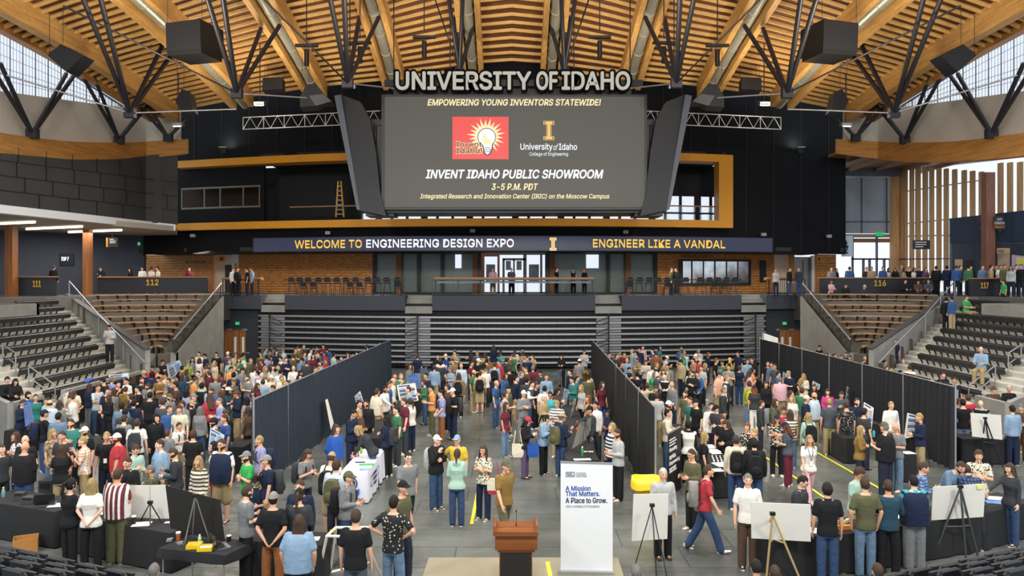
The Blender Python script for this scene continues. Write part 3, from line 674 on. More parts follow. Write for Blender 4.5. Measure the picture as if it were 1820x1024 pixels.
def slab_I(c, w_, h, ext, mats, name, parent):
    """block-serif letter I with an outline"""
    for k, (m_, q, d) in enumerate(zip(mats, (1, .82, .66), (0, .01, .02))):
        a, b = w_/2*(1 if k == 0 else q+.02), h/2*(1 if k == 0 else (.955, .91)[k-1]); st_ = w_*.24*(1 if k == 0 else (.8, .55)[k-1]); se = h*.2*(1 if k == 0 else (.8, .62)[k-1])
        pts = [(-a, -b), (a, -b), (a, -b+se), (st_, -b+se), (st_, b-se), (a, b-se), (a, b), (-a, b), (-a, b-se), (-st_, b-se), (-st_, -b+se), (-a, -b+se)]
        mb = MB(); mb.prism([Vector(c)+Vector((x, -d-ext, z)) for x, z in pts], (0, ext, 0)); mb.build(name, m_, parent)
slab_I(P(983, 434, 47.3), .4, .78, .03, (lw, M('led_orange', '#ffb23a', .4, var=0, emit=1.1)), 'emblem', root)
# ---------------- scoreboard ----------------
SD = 40.0
root = thing('scoreboard', 'big centre-hung video scoreboard with a red light bulb picture on its screen', 'scoreboard', (0, SD, Zy(385, SD)))
bez = M('scoreboard_bezel', '#2b2d2e', .5, var=.05); scr = M('scoreboard_screen', '#56544a', .5, var=.02, emit=.66)
wslab(MB(), 678, 1150, 168, 373, SD, .8, 8).build('frame', bez, root); wslab(MB(), 684, 1145, 172, 368, SD-.03, .05, 4).build('screen', scr, root)
m_ = MB(); wslab(m_, 684, 1146, 366, 378, SD+.3, 2.5, 4); wslab(m_, 650, 700, 372, 384, SD+.5, 1.5, 1); wslab(m_, 1128, 1178, 372, 384, SD+.5, 1.5, 1); m_.build('underside', blackplastic, root)
wing = M('wing_panel', '#35373a', .5, var=.1); edge_m = M('wing_edge', '#4a525e', .45)
for s in (-1, 1):
    X = lambda x: CX+s*(CX-x)*-1 if False else (x if s < 0 else 1820-x+4)
    po = [(606, 168), (640, 181), (658, 214), (668, 270), (676, 345), (686, 384), (640, 374)]
    m_ = MB(); m_.prism([P(X(x), y, SD+.6-(x-606)/80*.8) for x, y in po], (0, .7, 0)); m_.build('side_screen', wing, root)
    po = [(594, 170), (606, 168), (640, 374), (634, 372)]
    m_ = MB(); m_.prism([P(X(x), y, SD+.4) for x, y in po], (0, 2.2, 0)); m_.build('wing_edge', edge_m, root)
    m_ = MB(); wslab(m_, *sorted((X(648), X(681))), 212, 222, SD+.9, .5, 1); wslab(m_, *sorted((X(657), X(666))), 212, 345, SD+1.2, .4, 1); wslab(m_, *sorted((X(670), X(679))), 225, 345, SD+.5, .3, 1); m_.build('wing_bracket', bez, root)
sy = M('screen_cream', '#ffe9b0', .4, var=0, emit=1.0); sw = M('screen_white', '#f4f8ff', .4, var=0, emit=1.05)
T_ = lambda s_, a, b, c, d, m_, **k: ptext('screen_text', s_, a, b, c, d, SD-.05, m_, root, ext=.01, **k)
T_('EMPOWERING YOUNG INVENTORS STATEWIDE!', 760, 1068, 176.5, 187.5, sy, off=.018, shear=.2)
T_('INVENT IDAHO PUBLIC SHOWROOM', 757, 1072, 302, 317, sw, off=.02, shear=.2)
T_('3-5 P.M. PDT', 874, 956, 326.5, 337.5, sy, off=.016, shear=.2)
T_('Integrated Research and Innovation Center (IRIC) on the Moscow Campus', 747, 1083, 344.5, 355, sy, off=.012, shear=.2)
T_('University', 925, 982, 255, 269, sw, off=.008); T_('of', 983.5, 992, 256, 267, sw, shear=.3); T_('Idaho', 993.5, 1025.5, 255.5, 266.5, sw, off=.008)
T_('College of Engineering', 941, 1009.5, 270.5, 278.5, sw)
gd = M('screen_gold', '#f3c565', .4, var=0, emit=1.0); dk_ = M('screen_dark', '#4a4334', .5, var=0, emit=.5)
slab_I(P(975.5, 232, SD-.05), 19/FPX*SD, 34/FPX*SD, .01, (gd, dk_, gd), 'emblem', root)
rd = M('screen_red', '#f23c36', .4, var=0, emit=.95); wslab(MB(), 804, 904, 207.5, 283, SD-.06, .02, 1).build('red_picture', rd, root)
def star(cx_, cy_, ro, ri, n, D, m_, name):
    pts = [(cx_+(ro if k % 2 == 0 else ri)*math.cos(math.pi*k/n+.1)*(1.0 if k % 4 else .88), cy_+(ro if k % 2 == 0 else ri)*math.sin(math.pi*k/n+.1)*(.95 if k % 4 else .85)) for k in range(2*n)]
    c0 = P(cx_, cy_, D); vs = [c0]+[P(x, y, D) for x, y in pts]; MB().add(vs, [(0, 1+(k+1) % (2*n), 1+k) for k in range(2*n)]).build(name, m_, root)
star(864, 242, 35, 19, 22, SD-.066, sy, 'burst')
def disc(cx_, cy_, rx, ry, D, m_, name, n=24):
    MB().prism([P(cx_+rx*math.cos(-2*math.pi*k/n), cy_+ry*math.sin(-2*math.pi*k/n), D) for k in range(n)], (0, .004, 0)).build(name, m_, root)
navs = M('screen_navy', '#2f3552', .4, var=0, emit=.6)
disc(865, 244, 16.5, 16.5, SD-.071, navs, 'bulb_outline'); disc(865, 244, 15.2, 15.2, SD-.076, sw, 'bulb'); 
for po, m_, D in (([(853, 250), (877, 250), (876, 264), (872, 274), (865, 277), (860, 272), (858, 262)], navs, SD-.071), ([(855, 248), (875, 248), (874, 263), (870, 272), (866, 275), (862, 271), (860, 262)], sw, SD-.0765), ([(858, 236), (862, 238), (866, 243), (867, 247), (872, 248), (874, 256), (859, 256), (858, 248)], sy, SD-.08)):
    MB().prism([P(x, y, D) for x, y in po][::-1], (0, .003, 0)).build('bulb', m_, root)
for y in (262, 265.5, 269): wslab(MB(), 861, 873, y, y+1, SD-.08, .003, 1).build('bulb_thread', navs, root)
for s_, a, b, c, d in (('Invent', 811, 856, 252, 261), ('Idaho!', 811, 857, 263, 273)):
    ptext('logo_text', s_, a, b, c, d, SD-.09, sy, root, ext=.005, off=.045); ptext('logo_text', s_, a, b, c+.4, d-.4, SD-.1, M('screen_black', '#1c1814', .5, var=0), root, ext=.005, off=.012)
for x in (700, 800, 1020, 1120):
    a = P(x, 170, SD+.5); MB().tube(a, Vector((a.x, a.y, zb(a.x, a.y)+.8)), .03, 0, 5).build('suspension_cable', steel, root)
# hanging sign
root = thing('hanging_sign', 'row of big grey block letters with black outlines above the scoreboard', 'sign', (0, 39.6, Zy(163, 39.6)))
m_ = MB(); wslab(m_, 683, 1143, 141.5, 153, 39.9, .25, 4); wslab(m_, 700, 1122, 158, 168, 40.2, .3, 4); m_.build('rail', blackplastic, root)
for x in (742, 805, 858, 906, 960, 1012, 1082): MB().tube(P(x, 153, 40.2), P(x, 168, 40.2), .06).build('post', blackplastic, root)
lg = M('letter_face', '#b9bcb8', .5, var=.03); wd_ = (('UNIVERSITY', 705, 943), ('OF', 954, 990), ('IDAHO', 999, 1118))
for s_, a, b in wd_:
    ptext('letter_outline', s_, a-1, b+1, 128.5, 161.5, 39.75, M('sign_black', '#08080a', .8, spec=.1), root, ext=.25, off=.06); ptext('letter', s_, a, b, 129.5, 160.5, 39.6, lg, root, ext=.2, off=.02)  # black outline of each word, set behind its pale face
# ---------------- roof struts, speakers, trusses ----------------
def strut(name, foot, tops, rods, lab, grp, r=.11):
    root = thing(name, lab, 'truss', foot, grp); f = Vector(foot)
    for t in tops: MB().tube(f, t, r, 0, 8).build('tube', steel, root)
    for t in rods: MB().tube(f, t, .04, 0, 6).build('tie_rod', steel if t[2] > f.z+1.5 else alu, root)
    MB().box(f, (.5, .3, .45)).build('foot', steel, root)
for s in (-1, 1):
    Q = lambda x, y, D: P(CX-s*(x-CX), y, D); half = sec(s)
    for i, (ft, tops, rods) in enumerate((
        ((231, 201, 37), ((140, -20, 31), (174, -20, 31), (293, 72, 40), (309, 92, 40.5)), ((-20, 124, 34), (420, 194, 38))),
        ((421, 166, 36), ((363, -20, 31), (394, -20, 31), (464, 50, 39), (497, 45, 39)), ((112, 10, 31), (545, 174, 38))),
        ((618, 148, 36), ((583, -20, 31), (611, -20, 31), (638, 36, 39), (673, 31, 39)), ((450, -20, 31), (699, 157, 39))),
        ((817, 128, 43), ((795, -20, 39), (823, -20, 39), (809, 27, 43.5), (847, 26, 43.5)), ((767, -20, 38),)))):
        strut('roof_strut', Q(*ft), [Q(*t) for t in tops], [Q(*t) for t in rods], 'dark roof strut %s, %s' % (('by the arched edge beam', 'beside the boxy loudspeakers', 'beside the scoreboard wing', 'behind the big lettering')[i], half), 'roof struts')
    for i, (ft, tops) in enumerate((((58, 238, 37.0), ((-4, 138, 33.6), (0, 112, 34.0), (118, 131, 39.5), (131, 135, 40))), ((212, 249, 43.8), ((141, 126, 40), (158, 114, 40.3), (268, 181, 46), (255, 190, 46.5))), ((299, 245, 47.0), ((250, 191, 46), (262, 184, 46), (330, 212, 47.6))))):
        ft = (ft[0], ft[1], min(47.2, 22.8*FPX/abs(ft[0]-CX)-.6)); strut('edge_strut', Q(*ft), [Q(*t) for t in tops], [], 'dark strut on the timber band below the clerestory, %s, %s' % (('nearest the picture edge', 'middle one', 'nearest the black wall')[i], half), 'edge struts', .1)
    for i, (po, D, dep) in enumerate((([(294, 41), (355, 33), (357, 86), (296, 92)], 34, 1.3), ([(84, 98), (108, 78), (147, 98), (118, 128)], 33.5, .5), ([(311, 180), (323, 158), (337, 163), (343, 196), (322, 197)], 40, .7), ([(467, 138), (501, 137), (502, 158), (466, 160)], 44, .6), ([(533, 172), (545, 150), (561, 148), (575, 166), (590, 180), (572, 181), (561, 188), (533, 190)], 42, .8))):
        root = thing('loudspeaker', '%s hung under the roof, %s' % (('largest boxy black loudspeaker', 'tilted square black loudspeaker', 'wedge-shaped black loudspeaker', 'small flat black loudspeaker', 'black loudspeaker with a grey horn face')[i], half), 'loudspeaker', Q(*po[0], D), 'hanging loudspeakers')
        off = Vector((-s*.55*(i == 0)-s*.25*(i == 1), dep, -.1)); m_ = MB(); m_.prism([Q(x, y, D) for x, y in (po if s < 0 else po[::-1])], off); m_.build('cabinet', M('speaker_black', '#14161b', .5, var=.1), root)
        for q in (0, 1):
            a = Q(po[q][0]+4, po[q][1], D+.3); MB().tube(a, Vector((a.x, a.y, max(a.z+.3, zb(a.x, a.y)+.8))), .012, 0, 4).build('cable', steel, root)
        if i == 0: m_ = MB(); m_.prism([Q(x, y, D-.01) for x, y in ((296, 92), (357, 86), (358, 94), (300, 99))], (-s*.5, 1.1, -.1)); m_.build('bottom_panel', blackplastic, root)
        if i == 4: m_ = MB(); m_.prism([Q(x, y, D-.03) for x, y in ((549, 170), (574, 167), (589, 180), (561, 188))], (0, .05, 0)); m_.build('horn_face', M('horn_grey', '#55575a', .5), root)
    root = thing('aluminium_truss', 'horizontal aluminium box truss beside the scoreboard wing, %s' % half, 'truss', Q(520, 230, 44)); m_ = MB(); A = lambda t, k, d: Q(lerp(432, 676, t), lerp(*((209, 197) if k else (230, 219)), t), 44+d)
    for k in (0, 1):
        for d in (0, .5): MB().tube(A(0, k, d), A(1, k, d), .035, 0, 6).build('chord', alu, root)
    n = 20
    for i in range(n):
        m_.tube(A(i/n, i % 2, 0), A((i+1)/n, 1-i % 2, 0), .02, 0, 5); m_.tube(A(i/n, 0, 0), A(i/n, 0, .5), .02, 0, 5)
        if i % 3 == 0: m_.tube(A(i/n, 0, 0), A(i/n, 1, 0), .025, 0, 5)
    m_.build('lacing', alu, root)
    for t in (.18, .72): MB().tube(A(t, 1, .2), Vector((A(t, 1, .2).x, A(t, 1, .2).y, zb(A(t, 1, .2).x, A(t, 1, .2).y)+.8)), .012, 0, 4).build('cable', steel, root)
    for i, (x, y, D) in enumerate(((317, 221, 43), (462, 184, 42), (622, 153, 38.5))):
        root = thing('spotlight', 'lit metal spotlight on a bar %s, %s' % (('low beside the edge beam', 'beside the small loudspeaker', 'at the scoreboard wing')[i], half), 'lamp', Q(x, y, D), 'roof spotlights')
        c = Q(x, y, D); MB().box(c, (.55, .4, .22), 0, rx=.3).build('housing', alu, root); MB().box(c+Vector((0, -.12, -.13)), (.4, .2, .04), 0, rx=.3).build('lens', lampglow, root); MB().tube(c+Vector((0, 0, .1)), Vector((c.x, c.y, zb(c.x, c.y)+.8)), .03, 0, 5).build('drop_rod', steel, root)
    for i, (x, y) in enumerate(((397, 262),)):
        root = thing('wall_lamp', 'small wall lamp glowing upward on the black end wall, %s' % half, 'lamp', Q(x, y+4, 50.3)); c = Q(x, y, 50.2)
        MB().box(c, (.5, .3, .08)).build('head', alu, root); MB().box(c+Vector((0, .1, -.25)), (.35, .2, .25)).build('bracket', blackplastic, root)
        l = bpy.data.lights.new('wall_lamp_light', 'AREA'); l.energy = 26; l.size = .4; l.color = (.9, 1, .85); lo_ = bpy.data.objects.new('wall_lamp_light', l); COL.objects.link(lo_); lo_.location = c+Vector((0, .12, .12)); lo_.rotation_euler = (math.radians(165), 0, 0)
    for i, x in enumerate((570, 773, 690)):
        c = Q(x, -5, 37); root = thing('ceiling_fixture', 'dark pendant lamp cluster under the roof, %s out from the centre, %s' % (('third', 'first', 'second')[i], half), 'lamp', Q((545, 754, 640)[i], (75, 60, 70)[i], 38), 'pendant lamp clusters')
        c = Q((545, 754, 640)[i], (70, 55, 65)[i], 38); MB().tube(c-Vector((0, 0, .5)), c-Vector((0, 0, 1.3)), .12, 0, 8).build('canister', blackplastic, root); MB().tube(c, c+Vector((0, 0, 3.2)), .03, 0, 5).build('rod', steel, root); MB().box(c-Vector((0, 0, .3)), (1.1, .2, .12)).build('yoke', blackplastic, root)
# ladder in the suite
root = thing('step_ladder', 'yellow step ladder standing in the dark suite beside the scoreboard', 'ladder', P(603, 388, 50))
for a, b in (((597, 386), (601, 322)), ((611, 386), (606, 322))): MB().tube(P(*a, 50), P(*b, 50), .06, 0, 6).build('rail', M('ladder_yellow', '#d8a33a', .5), root)
for k in range(7): t = .08+k*.13; MB().tube(P(lerp(597, 601, t), lerp(386, 322, t), 49.97), P(lerp(611, 606, t), lerp(386, 322, t), 49.97), .045, 0, 5).build('rung', alu, root)
c = P(910, 392, 47.7); root = thing('suite_guard', 'glass guard rail along the open suite under the scoreboard', 'railing', (c.x, c.y, 9.2))
for a, b in ((515, 676), (1176, 1277)): zslab(MB(), a, b, 10.2, 10.12, lambda x: E(x)+.3, .06, 3).build('rail', M('guard_timber', '#8d6a55', .5), root); zslab(MB(), a, b, 10.1, 9.25, lambda x: E(x)+.3, .02, 3).build('glass_panel', glass, root)
# wall loudspeakers over the ribbon board
for x, y in ((343, 419), (583, 414), (840, 410.5), (1112, 412.5), (1357, 417), (1473, 420)):
    D = E(x)-.35; c = P(x, y, D); o = MB().box(c, (.3, .25, .2)).build('wall_speaker', M('grey_plastic', '#8a8d92', .5)); tag(o, 'small grey speaker under the mustard bar, %s' % {343: 'farthest along toward section 112', 583: 'above the word WELCOME', 840: 'above the word EXPO', 1112: 'above the gold word ENGINEER', 1357: 'above the end of the ribbon board', 1473: 'on the black wall near the glass lobby'}[x], 'speaker', 'wall speakers')
# ---------------- section 111 television, hanging direction sign ----------------
root = thing('television', 'wall television reading TOP 7 on the blue-grey wall', 'television', P(117, 474, 46.2)); wslab(MB(), 105.5, 131, 451, 473.5, 46.2, .1, 1).build('frame', blackplastic, root); wslab(MB(), 107, 130, 452, 472, 46.17, .05, 1).build('screen', M('tv_blue', '#1c2a3c', .3, emit=.4), root)
ptext('screen_text', 'TOP 7', 109, 122, 457, 463.5, 46.15, lw, root, ext=.005, off=.03, shear=.2)
root = thing('hanging_sign', 'small dark direction sign hung below the soffit', 'sign', P(200, 440, 47)); wslab(MB(), 193, 209, 422.5, 439, 47, .1, 1).build('panel', blackplastic, root); MB().tube(P(200, 423, 47.05), Vector((P(200, 423, 47.05).x, 47.05, 8.5)), .02).build('rod', steel, root); wslab(MB(), 188.5, 191.5, 422.5, 439, 47, .1, 1).build('side_panel', yellow, root)
for k in range(3): wslab(MB(), 195, (202, 206, 205)[k], 425+k*3, 426+k*3, 46.95, .03, 1).build('text_line', wtxt, root)
ex = MB().box(P(247, 433.5, 50), (.15, .06, .2)).build('exit_sign', green_exit); tag(ex, 'green exit sign under the soffit beyond the column', 'exit sign')
# ---------------- glazed lobby beyond section 116 ----------------
fin = M('timber_fin', '#d0a777', .55, var=.12, pat='grainz', col2='#b98d5c', scale=1.5)
FD = lambda x: itp([(1598, 57), (1700, 51), (1830, 45)], x)
ft = lambda x: itp([(1598, 292), (1760, 306), (1761, 290), (1840, 286)], x)
mb = MB()
for x in (1601, 1609, 1620.5, 1632, 1644, 1656, 1669, 1682): wslab(mb, x, x+4.8, ft(x), 492, FD, .35, 1, 0)
for x in (1697, 1714, 1729, 1745): wslab(mb, x, x+5, ft(x), 389, FD, .35, 1, 0)
for x in (1779, 1796, 1814): wslab(mb, x, x+5, ft(x), 384, FD, .35, 1, 0)
for y0, y1, a, b in ((341, 317, 1598, 1758), (398, 388, 1598, 1692), (419, 417, 1598, 1692)): wslab(mb, a, b, (y0, y1), (y0+2, y1+2), lambda x: FD(x)-.05, .2, 4, 0)
for y0, y1, a, b in ((460, 459, 1598, 1692),): wslab(mb, a, b, (y0, y1), (y0+1.5, y1+1.5), lambda x: FD(x)-.05, .2, 4, 1)
wslab(mb, 1598, 1830, 286, 492, lambda x: FD(x)+.5, .03, 8, 2)
struct(mb, 'window_7', [fin, steel, glass])
mb = MB()
wslab(mb, 1499, 1587, 313, 415, 58, .05, 2, 0); wslab(mb, 1499, 1600, 295, 312, 56.5, .6, 2, 1); wslab(mb, 1499, 1600, 308, 314, 57, .6, 2, 2)
for x in (1531, 1576): wslab(mb, x, x+2, 312, 415, 57.9, .1, 1, 1)
wslab(mb, 1499, 1587, 393, 395, 57.9, .1, 1, 1)
for x in (1515, 1558, 1600): wslab(mb, x, x+2.5, 420, 492, 57.8, .2, 1, 1)
for x in (1534, 1545, 1571, 1582): wslab(mb, x, x+3, 460, 492, 57.8, .2, 1, 1)
wslab(mb, 1499, 1602, 416, 422, 57.6, .3, 1, 3); wslab(mb, 1515, 1602, 459, 462, 57.8, .2, 1, 1); wslab(mb, 1515, 1602, 424, 431, 57.9, .1, 1, 4)
struct(mb, 'window_8', [M('roller_shade', '#97a3b3', .8, var=.05), M('shade_frame', '#55606f', .5), white, M('transom_timber', '#9d8d80', .6), M('soffit_timber', '#8d6a52', .6)])
mb = MB(); wslab(mb, 1587, 1598, 314, 492, 56.8, .5, 1, 0); wslab(mb, 1753, 1769, 306, 500, 46, .5, 1, 1); o = struct(mb, 'trim_8', [fin, M('lobby_column', '#8b5a45', .6, var=.1, pat='grainz', col2='#6f4636')])
mb = MB(); wslab(mb, 1692, 1840, (388, 372), (432, 428), lambda x: FD(x)-1.2, .3, 4, 0); wslab(mb, 1692, 1840, (432, 428), 495, lambda x: FD(x)-1.0, .3, 4, 1)
for i in range(36): x = 1693+i*3.6; wslab(mb, x, x+.7, 433, 495, lambda q: FD(q)-1.05, .06, 1, 2)
for a, b, y0, m_ in ((1698, 1711, 461, 3), (1744, 1753, 461, 4), (1716, 1728, 461, 5), (1774, 1795, 450, 3)): wslab(mb, a, b, y0, 495, lambda q: FD(q)-1.12, .06, 1, m_)
struct(mb, 'wall_right_lobby', [M('lobby_navy', '#22354a', .7, var=.06), M('corrugated_blue', '#4a596b', .5), M('corrugation_dark', '#333f4d', .6), M('pale_door', '#c8b296', .6), M('orange_door', '#a85a2c', .6), blackplastic])
mb = MB(); mb.prism([Vector((21, 49.3, 13.6)), Vector((21, 58, 13.6)), Vector((29, 58, 13.6)), Vector((35, 50, 13.6)), Vector((33, 46, 13.6)), Vector((25.5, 49, 13.6))], (0, 0, .2))
for k in range(5): mb.box((22.6+k*1.9, 54, 13.5), (.2, 8, .3), 0)
struct(mb, 'ceiling_right_lobby', [M('lobby_ceiling_timber', '#8d6746', .6)])
for x, lab, y1 in ((1747, 'faded pennant with an emblem hung before the timber lobby column', 417), (1777, 'dark pennant with white name lettering hung beyond the lobby column', 415)):
    D = FD(x)-1.6; root = thing('pennant', lab, 'pennant', P(x, y1, D)); h = 9 if x < 1760 else 11
    MB().prism([P(a, b, D) for a, b in ((x-h, 384), (x-h+2, y1-10), (x, y1), (x+h-2, y1-10), (x+h, 384))], (0, .02, 0)).build('cloth', M('pennant_grey' if x < 1760 else 'pennant_dark', '#4c4a52' if x < 1760 else '#2a2d36', .8), root)
    if x < 1760: slab_I(P(x, 398, D-.02), .35, .75, .01, (M('faded_orange', '#9a5e40', .7),), 'emblem', root)
    else:
        ptext('name_text', 'GARY', x-5, x+5, 387.5, 392, D-.03, wtxt, root, ext=.005); ptext('name_text', 'SIMMONS', x-9.5, x+9.5, 394, 399, D-.03, wtxt, root, ext=.005)
        wslab(MB(), x-9.5, x+9.5, 401, 406, D-.03, .01, 1).build('band', M('faded_orange', '#9a5e40', .7), root)
root = thing('hanging_sign', 'dark direction sign hanging before the timber fins of the lobby', 'sign', P(1638, 443, 54)); [MB().tube(P(x, 428, 50.05), P(x, 428, 50.05)+Vector((0, 0, 5.5)), .02).build('rod', steel, root) for x in (1627, 1649)]; wslab(MB(), 1623, 1653, 427, 443, 50, .1, 1).build('panel', M('sign_slate', '#272b30', .5), root)
for k in range(3): wslab(MB(), 1627, (1647, 1646, 1641)[k], 430+k*4, 431.3+k*4, 49.95, .02, 1).build('text_line', wtxt, root)
o = MB().box(P(1563, 416, 57), (.5, .1, .3)).build('exit_sign', green_exit); tag(o, 'green exit sign on the transom above the lobby doors', 'exit sign')
root = thing('wall_sign', 'timber MEN sign beyond the lobby column', 'sign', P(1784, 450, 44.8)); wslab(MB(), 1773, 1795, 441, 450, 44.8, .08, 1).build('panel', M('sign_timber', '#a78463', .6), root); ptext('lettering', 'MEN', 1774.5, 1784, 444, 448.5, 44.75, btxt, root, ext=.005)
root = thing('television', 'television with a bright pink and yellow picture cut by the picture edge', 'television', P(1812, 480, 44)); wslab(MB(), 1800, 1826, (453, 456), (477, 482), 44, .1, 1).build('frame', M('tv_pink', '#a892b4', .4, emit=.5), root); wslab(MB(), 1807, 1826, 458, 470, 43.95, .04, 1).build('picture', M('tv_yellow', '#c9c33f', .4, emit=.5), root)
root = thing('banner', 'pale banner with black script by the lobby doors', 'banner', P(1508, 456, 52)); wslab(MB(), 1496, 1516, 419, 456, 53, .04, 1).build('cloth', M('pale_banner', '#b9cbe0', .8, var=.02), root)
MB().path([P(x, y, 52.95) for x, y in ((1500, 430), (1503, 427), (1505, 433), (1501, 440), (1507, 437), (1504, 446), (1499, 449), (1507, 449))], .05, 0, 5).build('script', btxt, root)
# ---------------- pipe and drape ----------------
def drape(a, b, z0, z1, mat, label, grp, nf):
    c = (a+b)/2; root = thing('drape', label, 'curtain', (c.x, c.y, 0), grp); m_ = MB(); n = nf*6; d = b-a; nrm = Vector((-d.y, d.x, 0)).normalized(); rnd = random.Random(nf+int(c.y*10)); ph = [rnd.uniform(.5, 1.4) for _ in range(nf+1)]
    rings = []
    for sgn in (0, 1):
        pass
    vs = []; fs = []; zz = [z0, .6*z0+.4*z1, z1-.1, z1]
    for i in range(n+1):
        t = i/n; fo = math.sin(t*nf*2*math.pi)*.075*ph[int(t*nf)]; p = a+d*t
        for k, z in enumerate(zz): vs.append(p+nrm*fo*(1.3, 1, .7, .45)[k]+Vector((0, 0, z)))
    K = len(zz); vs += [v+nrm*.012 for v in vs]; N = (n+1)*K
    for i in range(n):
        for k in range(K-1):
            q = (i*K+k, (i+1)*K+k, (i+1)*K+k+1, i*K+k+1); fs += [q, tuple(N+u for u in q[::-1])]
    m_.add(vs, fs, 0, True); m_.build('cloth', mat, root)
    MB().tube(a+Vector((0, 0, z1)), b+Vector((0, 0, z1)), .022, 0, 6).build('crossbar', alu, root)
RUNS = (((-6.62, 19.9), (-6.2, 39.6), 7, M('drape_navy', '#27313f', .85, var=.1, scale=2), 'blue-black drape', 'the left drape run', 2.42),
        ((3.44, 18.6), (4.07, 39.6), 7, M('drape_black', '#1a1c1c', .85, var=.1, scale=2), 'black drape', 'the middle drape run', 2.42),
        ((12.68, 22.2), (12.9, 40.4), 6, M('drape_charcoal', '#1d1e24', .85, var=.1, scale=2), 'charcoal drape', 'the right drape run', 2.42))
ORD = ['first from the near end', 'second from the near end', 'third from the near end', 'fourth from the near end', 'third from the far end', 'second from the far end', 'last at the far end']
for (p0, p1, n, mat, nm, wh, hz) in RUNS:
    A, B = Vector((*p0, 0)), Vector((*p1, 0))
    for i in range(n):
        drape(A.lerp(B, i/n), A.lerp(B, (i+1)/n), .04, hz, mat, '%s panel in %s, %s' % (nm, wh, ORD[i] if n == 7 else ORD[i if i < 3 else i+1]), 'drapes of '+wh, 9)
    for i in range(n+1):
        p = A.lerp(B, i/n); root = thing('drape_pole', 'silver upright pole in %s, %s' % (wh, (['at the near end', 'second from the near end', 'third', 'fourth', 'fifth', 'sixth', 'seventh', 'at the far end'] if n == 7 else ['at the near end', 'second from the near end', 'third', 'fourth', 'fifth', 'sixth', 'at the far end'])[i]), 'pole', p, 'drape poles')
        MB().tube(p, p+Vector((0, 0, hz+.08)), .028, 0, 8).build('upright', alu, root); MB().box(p+Vector((0, 0, .012)), (.45, .45, .024)).build('base', alu, root)
p = P(1370, 605, 40.6); o = wslab(MB(), 1358, 1383, (592, 601), (606, 613), 41, .3, 1).build('projector_screen', white); tag(o, 'white folded panel end sticking up behind the far end of the charcoal drapes', 'panel')
# =====================================================  PEOPLE  =====================================================
CL = dict(black='#1d1e22', charcoal='#383b41', grey='#7d8184', lightgrey='#b3b6b6', white='#ece9e1', cream='#dfd5ba', tan='#b59d78', khaki='#aa9468', brown='#5a4232', olive='#5f5f40', green='#3b7a52', brightgreen='#35b055', lime='#8da63e', mint='#a2c8b8', teal='#2f7d78', turquoise='#35b0bd', paleblue='#bcd0e2', lightblue='#86a6c4', blue='#355d9c', royal='#2456b4', navy='#1d2a48', denim='#4f6a8c', purple='#5b4a70', lavender='#9a9acb', pink='#e0acb6', hotpink='#dc3a8a', darkteal='#26485c', red='#c23440', maroon='#71263a', orange='#e6974a', salmon='#eeb092', yellow='#dcb92a', rust='#94562a', mustard='#8f6d33', slate='#4a525e', blonde='#c9a766', auburn='#7a3f24', ginger='#a8572c', dark='#2a201b', gray='#8e8a85', bald='#c9987c')
for _k, _v in list(CL.items()):                # palette mixed toward grey and slightly darkened
    _r = [int(_v[i:i+2], 16) for i in (1, 3, 5)]; _g = .3*_r[0]+.59*_r[1]+.11*_r[2]
    CL[_k] = '#%02x%02x%02x' % tuple(int(max(0, min(255, (c*.86+_g*.14)*.95))) for c in _r)
HAIRW = dict(blonde='blonde', auburn='auburn', ginger='ginger', dark='dark', gray='grey', brown='brown', black='black', white='white', bald='bald')
SK = [M('skin_%d' % i, c, .55, var=.04) for i, c in enumerate(('#dba98c', '#cf9a7c', '#e3b79d', '#b57f5e', '#8a5a40', '#d3a284'))]
EYE = M('eye_dark', '#2a1c16', .3, var=0); LIP = M('lip', '#a8605a', .5, var=0)
TEMP = bpy.data.objects.new('temp', bpy.data.meshes.new('temp')); COL.objects.link(TEMP)
def remesh(mb, name, vox, mats, smooth=2):
    me = mb.mesh(name, mats[:1]); old = TEMP.data; TEMP.data = me; TEMP.modifiers.clear()
    r = TEMP.modifiers.new('r', 'REMESH'); r.mode = 'VOXEL'; r.voxel_size = vox; r.use_smooth_shade = True
    if smooth: q = TEMP.modifiers.new('s', 'SMOOTH'); q.iterations = smooth; q.factor = .5
    dg = bpy.context.evaluated_depsgraph_get(); out = bpy.data.meshes.new_from_object(TEMP.evaluated_get(dg)); out.name = name
    out.materials.clear(); [out.materials.append(m) for m in mats]
    TEMP.data = old; bpy.data.meshes.remove(me)
    return out
def join(me, mb):
    bm = bmesh.new(); bm.from_mesh(me); vs = [bm.verts.new(p) for p in mb.v]
    for f, mi, sm in zip(mb.f, mb.m, mb.sm):
        try: q = bm.faces.new([vs[i] for i in f]); q.material_index = mi; q.smooth = sm
        except ValueError: pass
    bm.to_mesh(me); bm.free(); return me
